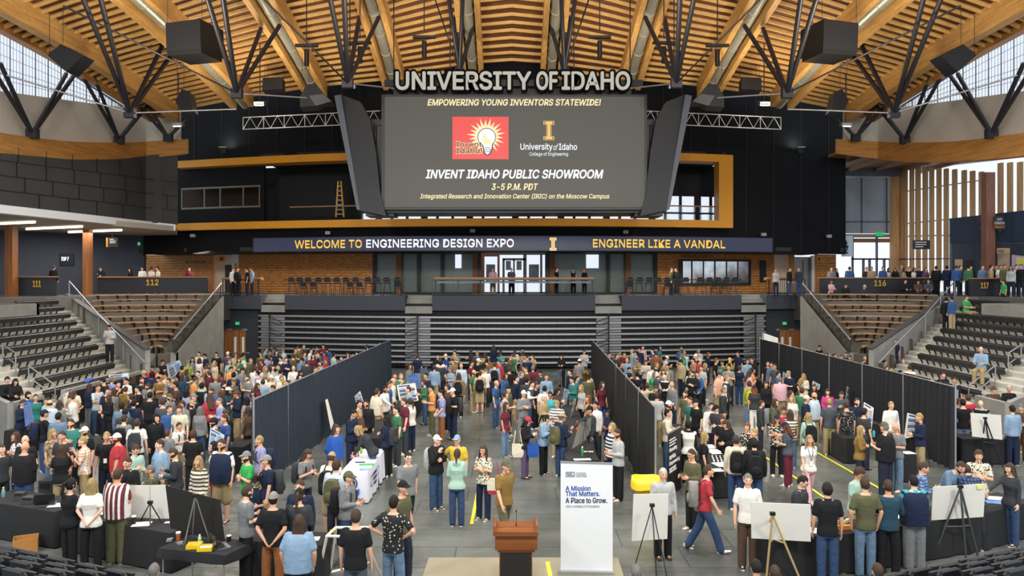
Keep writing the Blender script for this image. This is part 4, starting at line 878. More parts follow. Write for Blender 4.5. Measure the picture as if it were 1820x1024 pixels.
# arms: (upper direction, fore direction) with x outward, y forward, z up; right then left
AR = dict(relax=((.16, .0, -1), (.06, .22, -1)), cross=((.22, .22, -1), (-.9, .5, .15)), hold=((.15, .02, -1), (-.35, .9, .12)), behind=((.25, -.3, -1), (-.6, -.22, -.75)), hip=((.75, -.25, -.75), (-.75, .35, -.55)), chin=((.1, .5, -.9), (-.3, .4, .85)), pocket=((.32, -.15, -1), (-.12, .3, -1)), gest=((.2, .5, -.8), (-.05, 1, .2)), reach=((.1, .8, -.6), (-.1, .9, -.45)), phone=((.12, .2, -1), (-.4, .75, .45)), swingf=((.12, .35, -1), (.0, .55, -.9)), swingb=((.14, -.4, -1), (.05, -.1, -1)), lap=((.15, .4, -1), (-.3, .9, -.1)), clasp=((.12, .12, -1), (-.42, .55, -.75)))
PO = dict(s=('relax', 'relax'), x=('cross', 'cross'), f=('hold', 'hold'), b=('behind', 'behind'), h=('hip', 'relax'), H=('hip', 'hip'), c=('chin', 'cross'), w=('swingf', 'swingb'), l=('reach', 'reach'), g=('gest', 'relax'), p=('pocket', 'pocket'), t=('lap', 'lap'), d=('phone', 'hold'), r=('reach', 'relax'), q=('clasp', 'clasp'))
def skel(pose, bld):
    k = dict(lean=0, hp=0, hy=0); legs = [(0, 0, .03), (0, 0, .03)]
    if pose == 'w': legs = [(24, 6, .0), (-16, 14, .0)]; k['lean'] = 3
    if pose == 'l': k['lean'] = 32; legs = [(2, 2, .05), (-6, 4, .05)]; k['hp'] = 5
    if pose == 't': legs = [(82, 84, .1), (84, 82, .1)]; k['hp'] = 20
    if pose == 'd': k['hp'] = 24; k['lean'] = 4
    if pose in 'fqr': k['hp'] = 8
    if pose == 'b': legs = [(0, 0, .07), (0, 0, .07)]
    if pose in 'xH': legs = [(0, 0, .08), (3, 2, .06)]
    if pose == 'h': legs = [(0, 0, .04), (8, 10, .05)]
    fem = bld == 'F'; sw = .155 if fem else .18; PZ_ = .92
    a = math.radians(k['lean']); R = Matrix.Rotation(a, 4, 'X')
    up = lambda x, y, z: R @ Vector((x, -y, z-PZ_))+Vector((0, 0, PZ_))
    J = dict(R=R, up=up, legs=[], arms=[])
    for (sx, (hf, kn, ab)) in zip((-1, 1), legs):
        hip = Vector((sx*.09, 0, .90)); d1 = Vector((sx*ab, -math.sin(math.radians(hf)), -math.cos(math.radians(hf)))).normalized(); q = math.radians(hf-kn)
        d2 = Vector((0, -math.sin(q), -math.cos(q))); kneep = hip+d1*.42; an = kneep+d2*.42; J['legs'].append((hip, kneep, an, q))
    dz_ = min(l[2].z for l in J['legs'])-.075; J['dz'] = dz_
    ua, fa = (.275, .235) if fem else (.29, .25)
    for sx, arm in zip((-1, 1), PO[pose]):
        u, f = AR[arm]; S_ = up(sx*sw, 0, 1.425); c = lambda v: (R @ Vector((v[0]*sx, -v[1], v[2]))).normalized()
        if pose == 'x' and sx == 1: f = (f[0], f[1]*.8, f[2]+.12)
        E_ = S_+c(u)*ua; W_ = E_+c(f)*fa; J['arms'].append((S_, E_, W_, c(f), sx))
    J['neck'] = up(0, .0, 1.485); J['head'] = up(0, .03, 1.635)
    J['HM'] = Matrix.Translation(J['head']) @ R.inverted().lerp(Matrix.Identity(4), .6) @ R if False else Matrix.Translation(J['head']) @ Matrix.Rotation(a*.6+math.radians(k['hp']), 4, 'X')
    return J
def ring(c, hw, hd, R, n=14, p=2.5):
    out = []
    for i in range(n):
        t = 2*math.pi*i/n; ct, st_ = math.cos(t), math.sin(t); out.append(c+(R @ Vector((hw*abs(ct)**(2/p)*(1 if ct > 0 else -1), hd*abs(st_)**(2/p)*(1 if st_ > 0 else -1), 0))))
    return out
TR = dict(M=[(.80, .14, .10), (.92, .160, .112), (1.05, .149, .108), (1.20, .162, .116), (1.33, .182, .124), (1.41, .175, .108), (1.46, .11, .08), (1.50, .058, .058)],
          F=[(.80, .15, .11), (.92, .172, .12), (1.05, .125, .095), (1.18, .138, .105), (1.29, .158, .138), (1.40, .15, .098), (1.455, .095, .07), (1.50, .05, .05)],
          L=[(.80, .17, .14), (.92, .215, .165), (1.05, .23, .185), (1.20, .225, .18), (1.33, .222, .16), (1.41, .19, .125), (1.46, .12, .09), (1.50, .065, .065)])
def torso(J, bld, z0, z1, off, mb, flare=0):
    rg = []
    for z, hw, hd in TR[bld]:
        if z < z0 or z > z1: continue
        if flare and z < .92: hw, hd = TR[bld][1][1], TR[bld][1][2]
        if flare and z < .85: z = .85
        fl = flare*max(0, 1.05-z)+(.01 if flare and z < .95 else 0); rg.append(ring(J['up'](0, .0, z), hw+off+fl, hd+off+fl, J['R']))
    return mb.loft(rg, 0)
def limb(mb, pts, rad, n=8):
    for (a, b, ra, rb_) in zip(pts, pts[1:], rad, rad[1:]): mb.tube(a, b, ra, 0, n, rb_)
    for p, r in zip(pts, rad): mb.ell(p, (r, r, r), 0, 8, 6)
def hand(mb, W_, f, sx, curl, n=4):
    inward = Vector((-sx, 0, 0)); nrm = (inward-f*inward.dot(f)); nrm = nrm.normalized() if nrm.length > .1 else f.orthogonal().normalized()
    side = f.cross(nrm).normalized()
    if side.y > 0: side = -side         # thumb side looks forward
    if abs(f.z) < .6 and side.z < 0 and abs(side.z) > abs(side.y): side = -side
    R3 = [ring2(W_+f*t, side, nrm, a, b) for t, a, b in ((-.01, .026, .02), (.03, .036, .016), (.085, .042, .014), (.095, .04, .012))]
    mb.loft(R3, 0)
    for i, (o, L_) in enumerate(((.031, .072), (.0105, .082), (-.0105, .076), (-.031, .058))):
        p = W_+f*.088+side*o; d1 = (f+nrm*curl*(.5+.1*i)+side*o*2).normalized(); d2 = (f+nrm*curl*(1.6+.15*i)).normalized(); p1 = p+d1*L_*.55
        mb.tube(p, p1, .0095, 0, n, .0085); mb.tube(p1, p1+d2*L_*.45, .0085, 0, n, .0065)
    p = W_+f*.03+side*.03; d = (side*.75+f*.75+nrm*.35).normalized(); p1 = p+d*.038; mb.tube(p, p1, .012, 0, n, .0105); mb.tube(p1, p1+(f+side*.25+nrm*.5*curl).normalized()*.032, .0105, 0, n, .007)
def ring2(c, u, v, a, b, n=8): return [c+u*(a*math.cos(2*math.pi*i/n))+v*(b*math.sin(2*math.pi*i/n)) for i in range(n)]
def headpt(x, y, z):   # shapes a unit-sphere direction into a head surface point
    X, Y, Z_ = x*.077, y*.098, z*.12
    if z < 0: q = (-z)**1.4; X *= 1-.32*q; Y = Y*(1-.15*q)-.012*q
    if y < 0: Y *= .96
    return Vector((X, Y, Z_))
CACHE = {}
def body_mesh(pose, bld, lod):
    key = ('b', pose, bld, lod)
    if key in CACHE: return CACHE[key]
    J = skel(pose, bld); mb = MB(); fem = bld == 'F'; w_ = 1.0 if bld != 'L' else 1.15; w_ *= .88 if fem else 1
    torso(J, bld, 0, 2, -.012, mb)
    for hip, kn, an, q in J['legs']:
        limb(mb, [hip, hip.lerp(kn, .5), kn, kn.lerp(an, .35), an], [.082*w_, .07*w_, .05*w_, .054*w_, .035*w_])
        mb.ell(an+Vector((0, -.05, -.035)), (.03, .085, .026))
    for S_, E_, W_, f, sx in J['arms']: limb(mb, [S_, S_.lerp(E_, .5), E_, E_.lerp(W_, .3), W_], [.04*w_, .043*w_, .037*w_, .039*w_, .026*w_])
    HM = J['HM']; hc = J['head']; mb.tube(J['neck']-Vector((0, 0, .03)), HM @ Vector((0, .015, -.05)), .056*(.88 if fem else 1.02), 0, 10, .052*(.88 if fem else 1))
    nu, nv = 20, 14; rg = []
    for j in range(nv+1):
        t = math.pi*j/nv; z = -math.cos(t); q = max(math.sin(t), .03); rg.append([HM @ headpt(q*math.cos(2*math.pi*i/nu), q*math.sin(2*math.pi*i/nu), z) for i in range(nu)])
    mb.loft(rg, 0); R3 = HM.to_3x3()
    E_ = lambda c, r, m_=None, mi=0, nu=8, nv=6: (m_ or mb).ell(HM @ Vector(c), r, mi, nu, nv, R3)
    E_((0, -.098, -.016), (.016, .02, .016)); E_((0, -.093, .008), (.011, .016, .03))     # nose
    for sx in (-1, 1): E_((sx*.031, -.084, .034), (.024, .012, .009)); E_((sx*.077, .006, -.004), (.012, .02, .03)); E_((sx*.038, -.07, -.02), (.026, .02, .02))
    E_((0, -.086, -.098), (.03, .018, .018)); E_((0, -.09, -.056), (.026, .01, .012))
    me = remesh(mb, 'person_body', (.0125, .019)[lod], [SK[0], EYE, LIP], 1)
    x2 = MB()
    for S_, Eb, W_, f, sx in J['arms']: hand(x2, W_, f, sx, .35 if pose in 'swb' else .7, 5 if lod == 0 else 4)
    for sx in (-1, 1): E_((sx*.031, -.0895, .014), (.0095, .006, .006), x2, 1, 8, 5); E_((sx*.032, -.0955, .037), (.017, .003, .003), x2, 1, 6, 4)
    E_((0, -.0985, -.056), (.021, .005, .0065), x2, 2, 8, 4)
    join(me, x2); CACHE[key] = (me, J); return CACHE[key]
def top_mesh(pose, bld, g, lod):
    key = ('t', pose, bld, g, lod)
    if key in CACHE: return CACHE[key]
    J = body_mesh(pose, bld, lod)[1]; mb = MB(); w_ = {'M': 1, 'F': .88, 'L': 1.18}[bld]; out = .012 if g in ('jacket', 'hoodie', 'suit') else 0
    hem = .80 if g in ('hoodie', 'jacket', 'suit', 'sweater', 'coat') else .86
    torso(J, bld, .79, 1.475, .012+out, mb, .03); 
    for S_, E_, W_, f, sx in J['arms']:
        if g in ('tank',): mb.ell(S_, (.05, .06, .06)); continue
        if g in ('tee', 'polo', 'blouse', 'vest'):
            M_ = S_.lerp(E_, .68); limb(mb, [S_.lerp(J['neck'], .2), S_, M_], [.052*w_, .056*w_, .066*w_])
        else: limb(mb, [S_.lerp(J['neck'], .2), S_, S_.lerp(E_, .5), E_, E_.lerp(W_, .4), W_-f*.01], [(.05+out)*w_, (.056+out)*w_, (.06+out)*w_, (.052+out)*w_, (.05+out)*w_, (.038+out*.7)*w_])
    nk = J['neck']
    if g in ('polo', 'shirt', 'suit', 'jacket'): mb.loft([ring(nk+Vector((0, 0, z)), a, a, J['R'], 10, 2) for z, a in ((-.05, .085), (.005, .07), (.02, .066))], 0)
    if g == 'hoodie': mb.ell(J['up'](0, -.10, 1.44), (.10, .055, .07)); mb.ell(J['up'](0, .0, 1.47), (.09, .075, .04))
    if g == 'coat': pass
    CACHE[key] = remesh(mb, g, (.017, .026)[lod], [MATS['white_paint']], 2); return CACHE[key]
def bot_mesh(pose, bld, g, lod):
    key = ('l', pose, bld, g, lod)
    if key in CACHE: return CACHE[key]
    J = body_mesh(pose, bld, lod)[1]; mb = MB(); w_ = {'M': 1, 'F': .95, 'L': 1.22}[bld]
    torso(J, bld, .79, 1.0, .008, mb); torso_ = TR[bld]
    mb.loft([ring(J['up'](0, 0, z), hw, hd, J['R']) for z, hw, hd in ((.82, torso_[0][1], torso_[0][2]), (.92, torso_[1][1]+.008, torso_[1][2]+.008), (1.0, torso_[1][1]-.005, torso_[1][2]-.002))], 0)
    for hip, kn, an, q in J['legs']:
        if g == 'shorts': e = hip.lerp(kn, 1.0); limb(mb, [hip, hip.lerp(kn, .5), e+(hip-kn)*.02], [.09*w_, .098*w_, .1*w_])
        else: limb(mb, [hip, hip.lerp(kn, .5), kn, kn.lerp(an, .5), an+Vector((0, 0, -.015))], [.092*w_, .095*w_, .088*w_, .083*w_, .081*w_])
    CACHE[key] = remesh(mb, g, (.017, .026)[lod], [MATS['white_paint']], 2); return CACHE[key]
def shoe_mesh(pose, i):
    key = ('s', pose, i)
    if key in CACHE: return CACHE[key]
    J = skel(pose, 'M'); hip, kn, an, q = J['legs'][i]; mb = MB(); R = Matrix.Rotation(-q*.7, 4, 'X')
    pr = [(.075, .03, .062), (.04, .042, .075), (-.02, .044, .07), (-.09, .048, .04), (-.15, .044, .026), (-.185, .028, .014)]
    f = lambda y, x, z: an+R @ Vector((x, y, z-.075))
    mb.loft([[f(y, a*math.cos(t), max(.018, h_*(.5+.5*math.sin(t)))) for t in [2*math.pi*k/10 for k in range(10)]] for y, a, h_ in pr], 0)
    mb.loft([[f(y, a*1.06*math.cos(t), .012+.012*math.sin(t)) for t in [2*math.pi*k/10 for k in range(10)]] for y, a, h_ in pr], 1)
    CACHE[key] = mb.mesh('shoe', [MATS['white_paint'], MATS['white_paint']]); return CACHE[key]
def dome(cond, sc, n1=22, n2=16, jit=0, seed=1, drop=0):
    mb = MB(); rnd = random.Random(seed); g = {}
    for j in range(n2+1):
        t = math.pi*j/n2; z = -math.cos(t); q = max(math.sin(t), .02)
        for i in range(n1):
            x, y = q*math.cos(2*math.pi*i/n1), q*math.sin(2*math.pi*i/n1); p = headpt(x, y, z); s_ = sc+rnd.uniform(-jit, jit); g[i, j] = (Vector((p.x*s_, p.y*s_+.004, p.z*(s_+.01)+.004)), (x, y, z))
    idx = {}; vs = []; fs = []
    for j in range(n2):
        for i in range(n1):
            q = [(i, j), ((i+1) % n1, j), ((i+1) % n1, j+1), (i, j+1)]; c = [sum(g[k][1][a] for k in q)/4 for a in range(3)]
            if not cond(*c): continue
            f = []
            for k in q:
                if k not in idx: idx[k] = len(vs); vs.append(g[k][0])
                f.append(idx[k])
            fs.append(f)
    mb.add(vs, fs, 0, True); return mb
def hair_mesh(st):
    key = ('h', st)
    if key in CACHE: return CACHE[key]
    C = lambda x, y, z: z > (.5+.12*math.sin(9*x) if y < -.4 else .1 if y < 0 else -.1 if y < .2 else -.62)
    if st == 'short': mb = dome(C, 1.085, jit=.035)
    elif st == 'curly': mb = dome(lambda x, y, z: z > (.35 if y < -.4 else -.1 if y < .15 else -.55), 1.2, jit=.06, seed=3)
    elif st == 'buzz': mb = dome(C, 1.03)
    elif st == 'fringe': mb = dome(lambda x, y, z: -.45 < z < .25 and y > -.25, 1.06, jit=.01)
    elif st in ('long', 'bob', 'pony', 'bun', 'wavy'):
        mb = dome(lambda x, y, z: z > (.40 if y < -.45 else -.35 if y < 0 else -.8), 1.1, jit=.012)
        if st in ('long', 'bob', 'wavy'):
            L_ = {'long': .34, 'bob': .15, 'wavy': .25}[st]; rg = []
            for z, a, b, yo in ((.03, .088, .06, .05), (-.08, .098, .058, .05), (-.15, .10, .045, .055), (-.15-L_*.4, .105, .04, .075), (-.10-L_, .07, .02, .085)):
                if z < -.12-L_: continue
                rg.append([Vector((a*math.cos(t)*(1+.06*math.sin(7*t+z*40)), yo+b*math.sin(t), z)) for t in [2*math.pi*k/14 for k in range(14)]])
            mb.loft(rg, 0)
            for sx in (-1, 1): mb.loft([[Vector((sx*(.078+.012*k)+.02*math.cos(t), -.02+.035*math.sin(t), .02-k*L_*.33)) for t in [2*math.pi*q/8 for q in range(8)]] for k in range(4)], 0)
        if st == 'pony': limb(mb, [Vector(v) for v in ((0, .10, .05), (0, .15, .02), (0, .155, -.12), (0, .14, -.25))], [.03, .032, .028, .012])
        if st == 'bun': mb.ell((0, .11, .06), (.045, .045, .045))
    elif st == 'beard': mb = dome(lambda x, y, z: (z < -.28 and y < .15 and (z < -.42 or abs(x) > .5)) or (-.5 < z < -.2 and y < .1 and abs(x) > .72), 1.1, jit=.02)
    elif st == 'cap':
        mb = dome(lambda x, y, z: z > .12, 1.13); mb.loft([[Vector((x*(.075-.02*k), -.075-.045*k, .042+.012*math.cos(x*1.3)-.009*k+o)) for x in (-1, -.5, 0, .5, 1)]+[Vector((x*(.075-.02*k), -.075-.045*k, .05+.012*math.cos(x*1.3)-.009*k+o)) for x in (1, .5, 0, -.5, -1)] for k, o in ((0, 0), (1, 0), (1.9, 0))], 0)
    elif st == 'beanie': mb = dome(lambda x, y, z: z > .05, 1.15)
    elif st == 'flatcap': mb = dome(lambda x, y, z: z > .3, 1.18); mb.ell((0, -.09, .06), (.075, .05, .012))
    elif st == 'hood': mb = dome(lambda x, y, z: y > -.55 or z > .6, 1.28)
    elif st == 'hat': mb = dome(lambda x, y, z: z > .25, 1.14); mb.lathe((0, 0, 0), [(.07, .05), (.155, .04), (.16, .048), (.07, .065)], 0, 18)
    elif st == 'glasses':
        mb = MB()
        for sx in (-1, 1):
            mb.path([Vector((sx*.033+.022*math.cos(t), -.103, .012+.016*math.sin(t))) for t in [2*math.pi*k/8 for k in range(9)]], .0022, 0, 4); mb.tube((sx*.056, -.1, .014), (sx*.08, .0, .012), .002, 0, 4)
        mb.tube((-.011, -.104, .014), (.011, -.104, .014), .0022, 0, 4)
    CACHE[key] = mb.mesh('hair', [MATS['white_paint']]); return CACHE[key]
def cloth(col, pat=None, jeans=False):
    nm = 'cloth_%s%s%s' % (col, '_'+pat if pat else '', '_denim' if jeans else '')
    if nm in MATS: return MATS[nm]
    p = {'st': ('hstripe', 3.6), 'vs': ('vstripe', 3.4), 'pl': ('plaid', 5), 'fl': ('floral', 22), 'sp': ('spots', 18), 'ca': ('camo', 14)}
    c2 = {'white': 'slate', 'cream': 'charcoal', 'tan': 'brown', 'navy': 'white', 'maroon': 'white', 'black': 'cream', 'brown': 'cream', 'orange': 'white', 'yellow': 'navy', 'paleblue': 'khaki', 'blue': 'black', 'red': 'black', 'lightblue': 'blue', 'grey': 'white', 'olive': 'khaki'}
    if pat: t, s_ = p[pat]; return M(nm, CL[col], .85, var=.06, scale=s_, pat=t, col2=CL[c2.get(col, 'white')], bump=.35, bscale=6, bdist=.045)
    return M(nm, CL[col], .85, var=.22 if jeans else .1, scale=7 if jeans else 9, bump=.4, bscale=8 if jeans else 6, bdist=.045, spec=.25)
def hairmat(col): return M('hair_'+col, CL[col], .7, var=.1, scale=22, pat='grainz', col2='#%02x%02x%02x' % tuple(int(int(CL[col][i:i+2], 16)*.6) for i in (1, 3, 5)), bump=.7, bscale=45, bdist=.02, spec=.3)
def jeanscol(c): return {'blue': 'denimb', 'dark': 'denimd', 'light': 'denim'}.get(c, c)
CL['denimb'] = '#34496a'; CL['denimd'] = '#232a38'; CL['denim'] = '#627a94'
def mobj(name, me, mats, parent, M4=None):
    o = bpy.data.objects.new(name, me); COL.objects.link(o); o.parent = parent
    for i, m in enumerate(mats):
        o.material_slots[i].link = 'OBJECT'; o.material_slots[i].material = m
    if M4 is not None: o.matrix_local = M4
    return o
GN = dict(tee='tee', polo='polo', shirt='shirt', hoodie='hoodie', jacket='jacket', suit='suit jacket', sweater='sweater', tank='sleeveless top', blouse='blouse', vest='vest', coat='coat')
PN = {'st': 'striped ', 'vs': 'vertically striped ', 'pl': 'plaid ', 'fl': 'floral ', 'sp': 'dotted ', 'ca': 'camouflage '}
CW = {'darkteal': 'dark teal', 'lightgrey': 'light grey', 'paleblue': 'pale blue', 'lightblue': 'light blue', 'royal': 'bright blue', 'hotpink': 'bright pink', 'brightgreen': 'bright green', 'salmon': 'salmon pink', 'slate': 'slate grey'}
def parse(line):
    t = line.split(); d = dict(x=float(t[0]), y=float(t[1]), pose=t[2], yaw=float(t[3]), h=1.75, z=0, bld='M', ex={})
    a = t[4].split('-'); d['tc'], d['tg'] = a[0], a[1]; d['tp'] = a[2] if len(a) > 2 else None
    b_ = t[5].split('-'); d['bc'], d['bg'] = b_[0], b_[1]
    c = t[6].split('-'); d['hc'], d['hs'] = c[0], (c[1] if len(c) > 1 else 'short')
    for e in t[7:]:
        if e in ('F', 'L'): d['bld'] = e
        elif e[0] == 'h' and e[1:2].isdigit(): d['h'] = float(e[1:])
        elif e[0] == 'D' and e[1:2].isdigit(): d['D'] = float(e[1:])
        elif e[0] == 'z' and e[1:2].isdigit(): d['z'] = float(e[1:])
        else: k, _, v = e.partition(':'); d['ex'][k] = v or True
    if d['bld'] == 'F' and d['h'] == 1.75: d['h'] = 1.68
    he = d['h']*({'l': .875, 't': .755}.get(d['pose'], 1))
    if 'D' not in d: d['D'] = (CZ-d['z']-he)*FPX/(d['y']-HY)
    elif not any(e[0] == 'z' for e in t[7:]): d['z'] = CZ-(d['y']-HY)*d['D']/FPX-he
    d['X'] = (d['x']-CX)/FPX*d['D']
    return d
def hairword(d):
    e = d['ex']
    for k, w_ in (('cap', 'cap'), ('beanie', 'beanie'), ('hat', 'brimmed hat'), ('flatcap', 'flat cap')):
        if k in e: return '%s %s' % (CW.get(e[k], e[k]), w_)
    if 'hood' in e: return 'the hood up'
    if d['hc'] == 'bald': return 'a bald head'
    return '%s%s hair' % ({'long': 'long ', 'wavy': 'wavy ', 'curly': 'curly ', 'bob': 'bobbed '}.get(d['hs'], ''), HAIRW[d['hc']])+('' if d['hs'] not in ('pony', 'bun') else ' tied back')
def topword(d): return '%s %s%s' % (CW.get(d['tc'], d['tc']), PN.get(d['tp'], ''), GN[d['tg']])
def botword(d): return ({'blue': 'blue', 'dark': 'dark', 'light': 'light'}.get(d['bc'], d['bc'])+' jeans') if d['bg'] == 'j' else '%s %s' % (CW.get(d['bc'], d['bc']), 'shorts' if d['bg'] == 's' else 'trousers')
def faceword(d):
    y = (d['yaw']+180) % 360-180
    return 'facing the camera' if abs(y) < 40 else 'seen from behind' if abs(y) > 140 else 'turned to the right' if y > 0 else 'turned to the left'
def zone(d):
    if d['z'] > 4: return 'up on the concourse'
    if d['z'] > .5: return 'in the stands'
    X, D = d['X'], d['D']
    if D < 17 : return 'near the front'
    def run(p0, p1): return lerp(p0[0], p1[0], (D-p0[1])/(p1[1]-p0[1]))
    q = 'far back ' if D > 34 else ''
    if X < run(*RUNS[0][:2]): return q+'in the leftmost bay'
    if X < run(*RUNS[1][:2]): return q+'in the middle bay'
    if X < run(*RUNS[2][:2]): return q+'in the right bay'
    return q+'beyond the charcoal drapes'
EXW = {'bp': 'with %s backpack', }
POSW = dict(s='standing', x='arms crossed', f='hands held forward', b='hands behind back', h='hand on hip', H='hands on hips', c='hand at chin', w='walking', l='leaning forward', g='gesturing', p='hands in pockets', t='sitting', d='looking down', r='reaching out', q='hands clasped')
def shoecol(d): return random.Random(int(d['x']*7+d['y'])).choice(['white', 'charcoal', 'black', 'brown', 'grey', 'white'])
def make_person(d, idx):
    lod = 0 if d['D'] < 22.5 else 1; pose, bld = d['pose'], d['bld']; me, J = body_mesh(pose, bld, lod)
    rnd = random.Random(idx*13+5); sk = SK[int(d['ex'].get('sk', rnd.choice((0, 0, 1, 2, 2, 5))))]
    o = bpy.data.objects.new('person', me); COL.objects.link(o); k = d['h']/1.75
    o.material_slots[0].link = 'OBJECT'; o.material_slots[0].material = sk
    o.scale = (k, k, k); o.rotation_euler = (0, 0, math.radians(d['yaw'])); o.location = (d['X'], d['D'], d['z']-J['dz']*k)
    e = d['ex']; g = d['tg']; m_ = cloth(d['tc'], d['tp'])
    if g == 'vest': mobj('sleeves', top_mesh(pose, bld, 'shirt' if e.get('sl') else 'tee', lod), [cloth(e.get('sl', 'white'))], o); mobj('vest', top_mesh(pose, bld, 'tank', lod), [m_], o, Matrix.Translation((0, 0, 0)) @ Matrix.Diagonal((1.07, 1.07, 1.0, 1)))
    else: mobj({'tank': 'top', 'suit': 'suit_jacket'}.get(g, g), top_mesh(pose, bld, g, lod), [m_], o)
    mobj({'j': 'jeans', 't': 'trousers', 's': 'shorts'}[d['bg']], bot_mesh(pose, bld, 'shorts' if d['bg'] == 's' else 'trousers', lod), [cloth(jeanscol(d['bc']) if d['bg'] == 'j' else d['bc'], None, d['bg'] == 'j')], o)
    sc = e.get('shoe', shoecol(d))
    for i in (0, 1): mobj('shoe', shoe_mesh(pose, i), [cloth(sc), cloth('white' if sc != 'brown' else 'dark')], o)
    HM = J['HM']; hm = hairmat(d['hc'] if d['hc'] != 'bald' else 'brown') 
    if 'cap' in e or 'hat' in e or 'beanie' in e or 'flatcap' in e:
        st = [q for q in ('cap', 'hat', 'beanie', 'flatcap') if q in e][0]; mobj(st, hair_mesh(st), [cloth(e[st])], o, HM)
    if 'hood' in e: mobj('hood', hair_mesh('hood'), [m_], o, HM)
    if d['hc'] != 'bald': mobj('hair', hair_mesh(d['hs']), [hm], o, HM)
    elif 'fr' in e: mobj('hair', hair_mesh('fringe'), [hairmat(e['fr'])], o, HM)
    if 'bd' in e: mobj('beard', hair_mesh('beard'), [hairmat(e['bd'] if e['bd'] is not True else d['hc'] if d['hc'] != 'bald' else 'brown')], o, HM)
    if 'gl' in e and lod == 0: mobj('glasses', hair_mesh('glasses'), [MATS['black_plastic']], o, HM)
    if 'ln' in e and lod == 0:
        mb = MB(); 
        for sx in (-1, 1): mb.path([J['up'](sx*.06, .06, 1.47), J['up'](sx*.05, .15, 1.36), J['up'](0, .165 if bld != 'L' else .215, 1.14)], .006, 0, 4)
        mb.box(J['up'](0, .17 if bld != 'L' else .225, 1.08), (.075, .008, .11), 1)
        if 'lanyard_'+pose+bld not in CACHE: CACHE['lanyard_'+pose+bld] = mb.mesh('lanyard', [cloth('black'), white])
        mobj('lanyard', CACHE['lanyard_'+pose+bld], [], o)
    o['category'] = 'person'
    return o
def backpack(o, d, col):
    J = skel(d['pose'], d['bld']); k = d['h']/1.75; key = ('bp', d['pose'] == 'l')
    if key not in CACHE:
        mb = MB(); mb.loft([[J['up'](x*q, -(.12+y), z) for x, y in [(.165*math.copysign(abs(math.cos(t))**.6, math.cos(t)), .1+.1*math.copysign(abs(math.sin(t))**.6, math.sin(t))) for t in [2*math.pi*i/12 for i in range(12)]]] for z, q in ((.93, .8), (.98, 1), (1.25, 1), (1.36, .85), (1.41, .5))], 0)
        mb.ell(J['up'](0, -.32, 1.08), (.125, .045, .11)); me1 = mb.mesh('pack', [MATS['white_paint']]); mb = MB()
        for sx in (-1, 1): mb.path([J['up'](sx*.09, -.13, 1.38), J['up'](sx*.10, 0, 1.475), J['up'](sx*.11, .15, 1.35), J['up'](sx*.13, .14, 1.15), J['up'](sx*.14, -.1, 1.0)], .018, 0, 5)
        CACHE[key] = (me1, mb.mesh('strap', [MATS['white_paint']]))
    r = bpy.data.objects.new('backpack', CACHE[key][0]); COL.objects.link(r); r.material_slots[0].link = 'OBJECT'; r.material_slots[0].material = cloth(col)
    r.location = o.location; r.rotation_euler = o.rotation_euler; r.scale = o.scale; r['category'] = 'backpack'; r['group'] = 'backpacks'
    mobj('strap', CACHE[key][1], [cloth('charcoal' if col != 'charcoal' else 'black')], r); return r
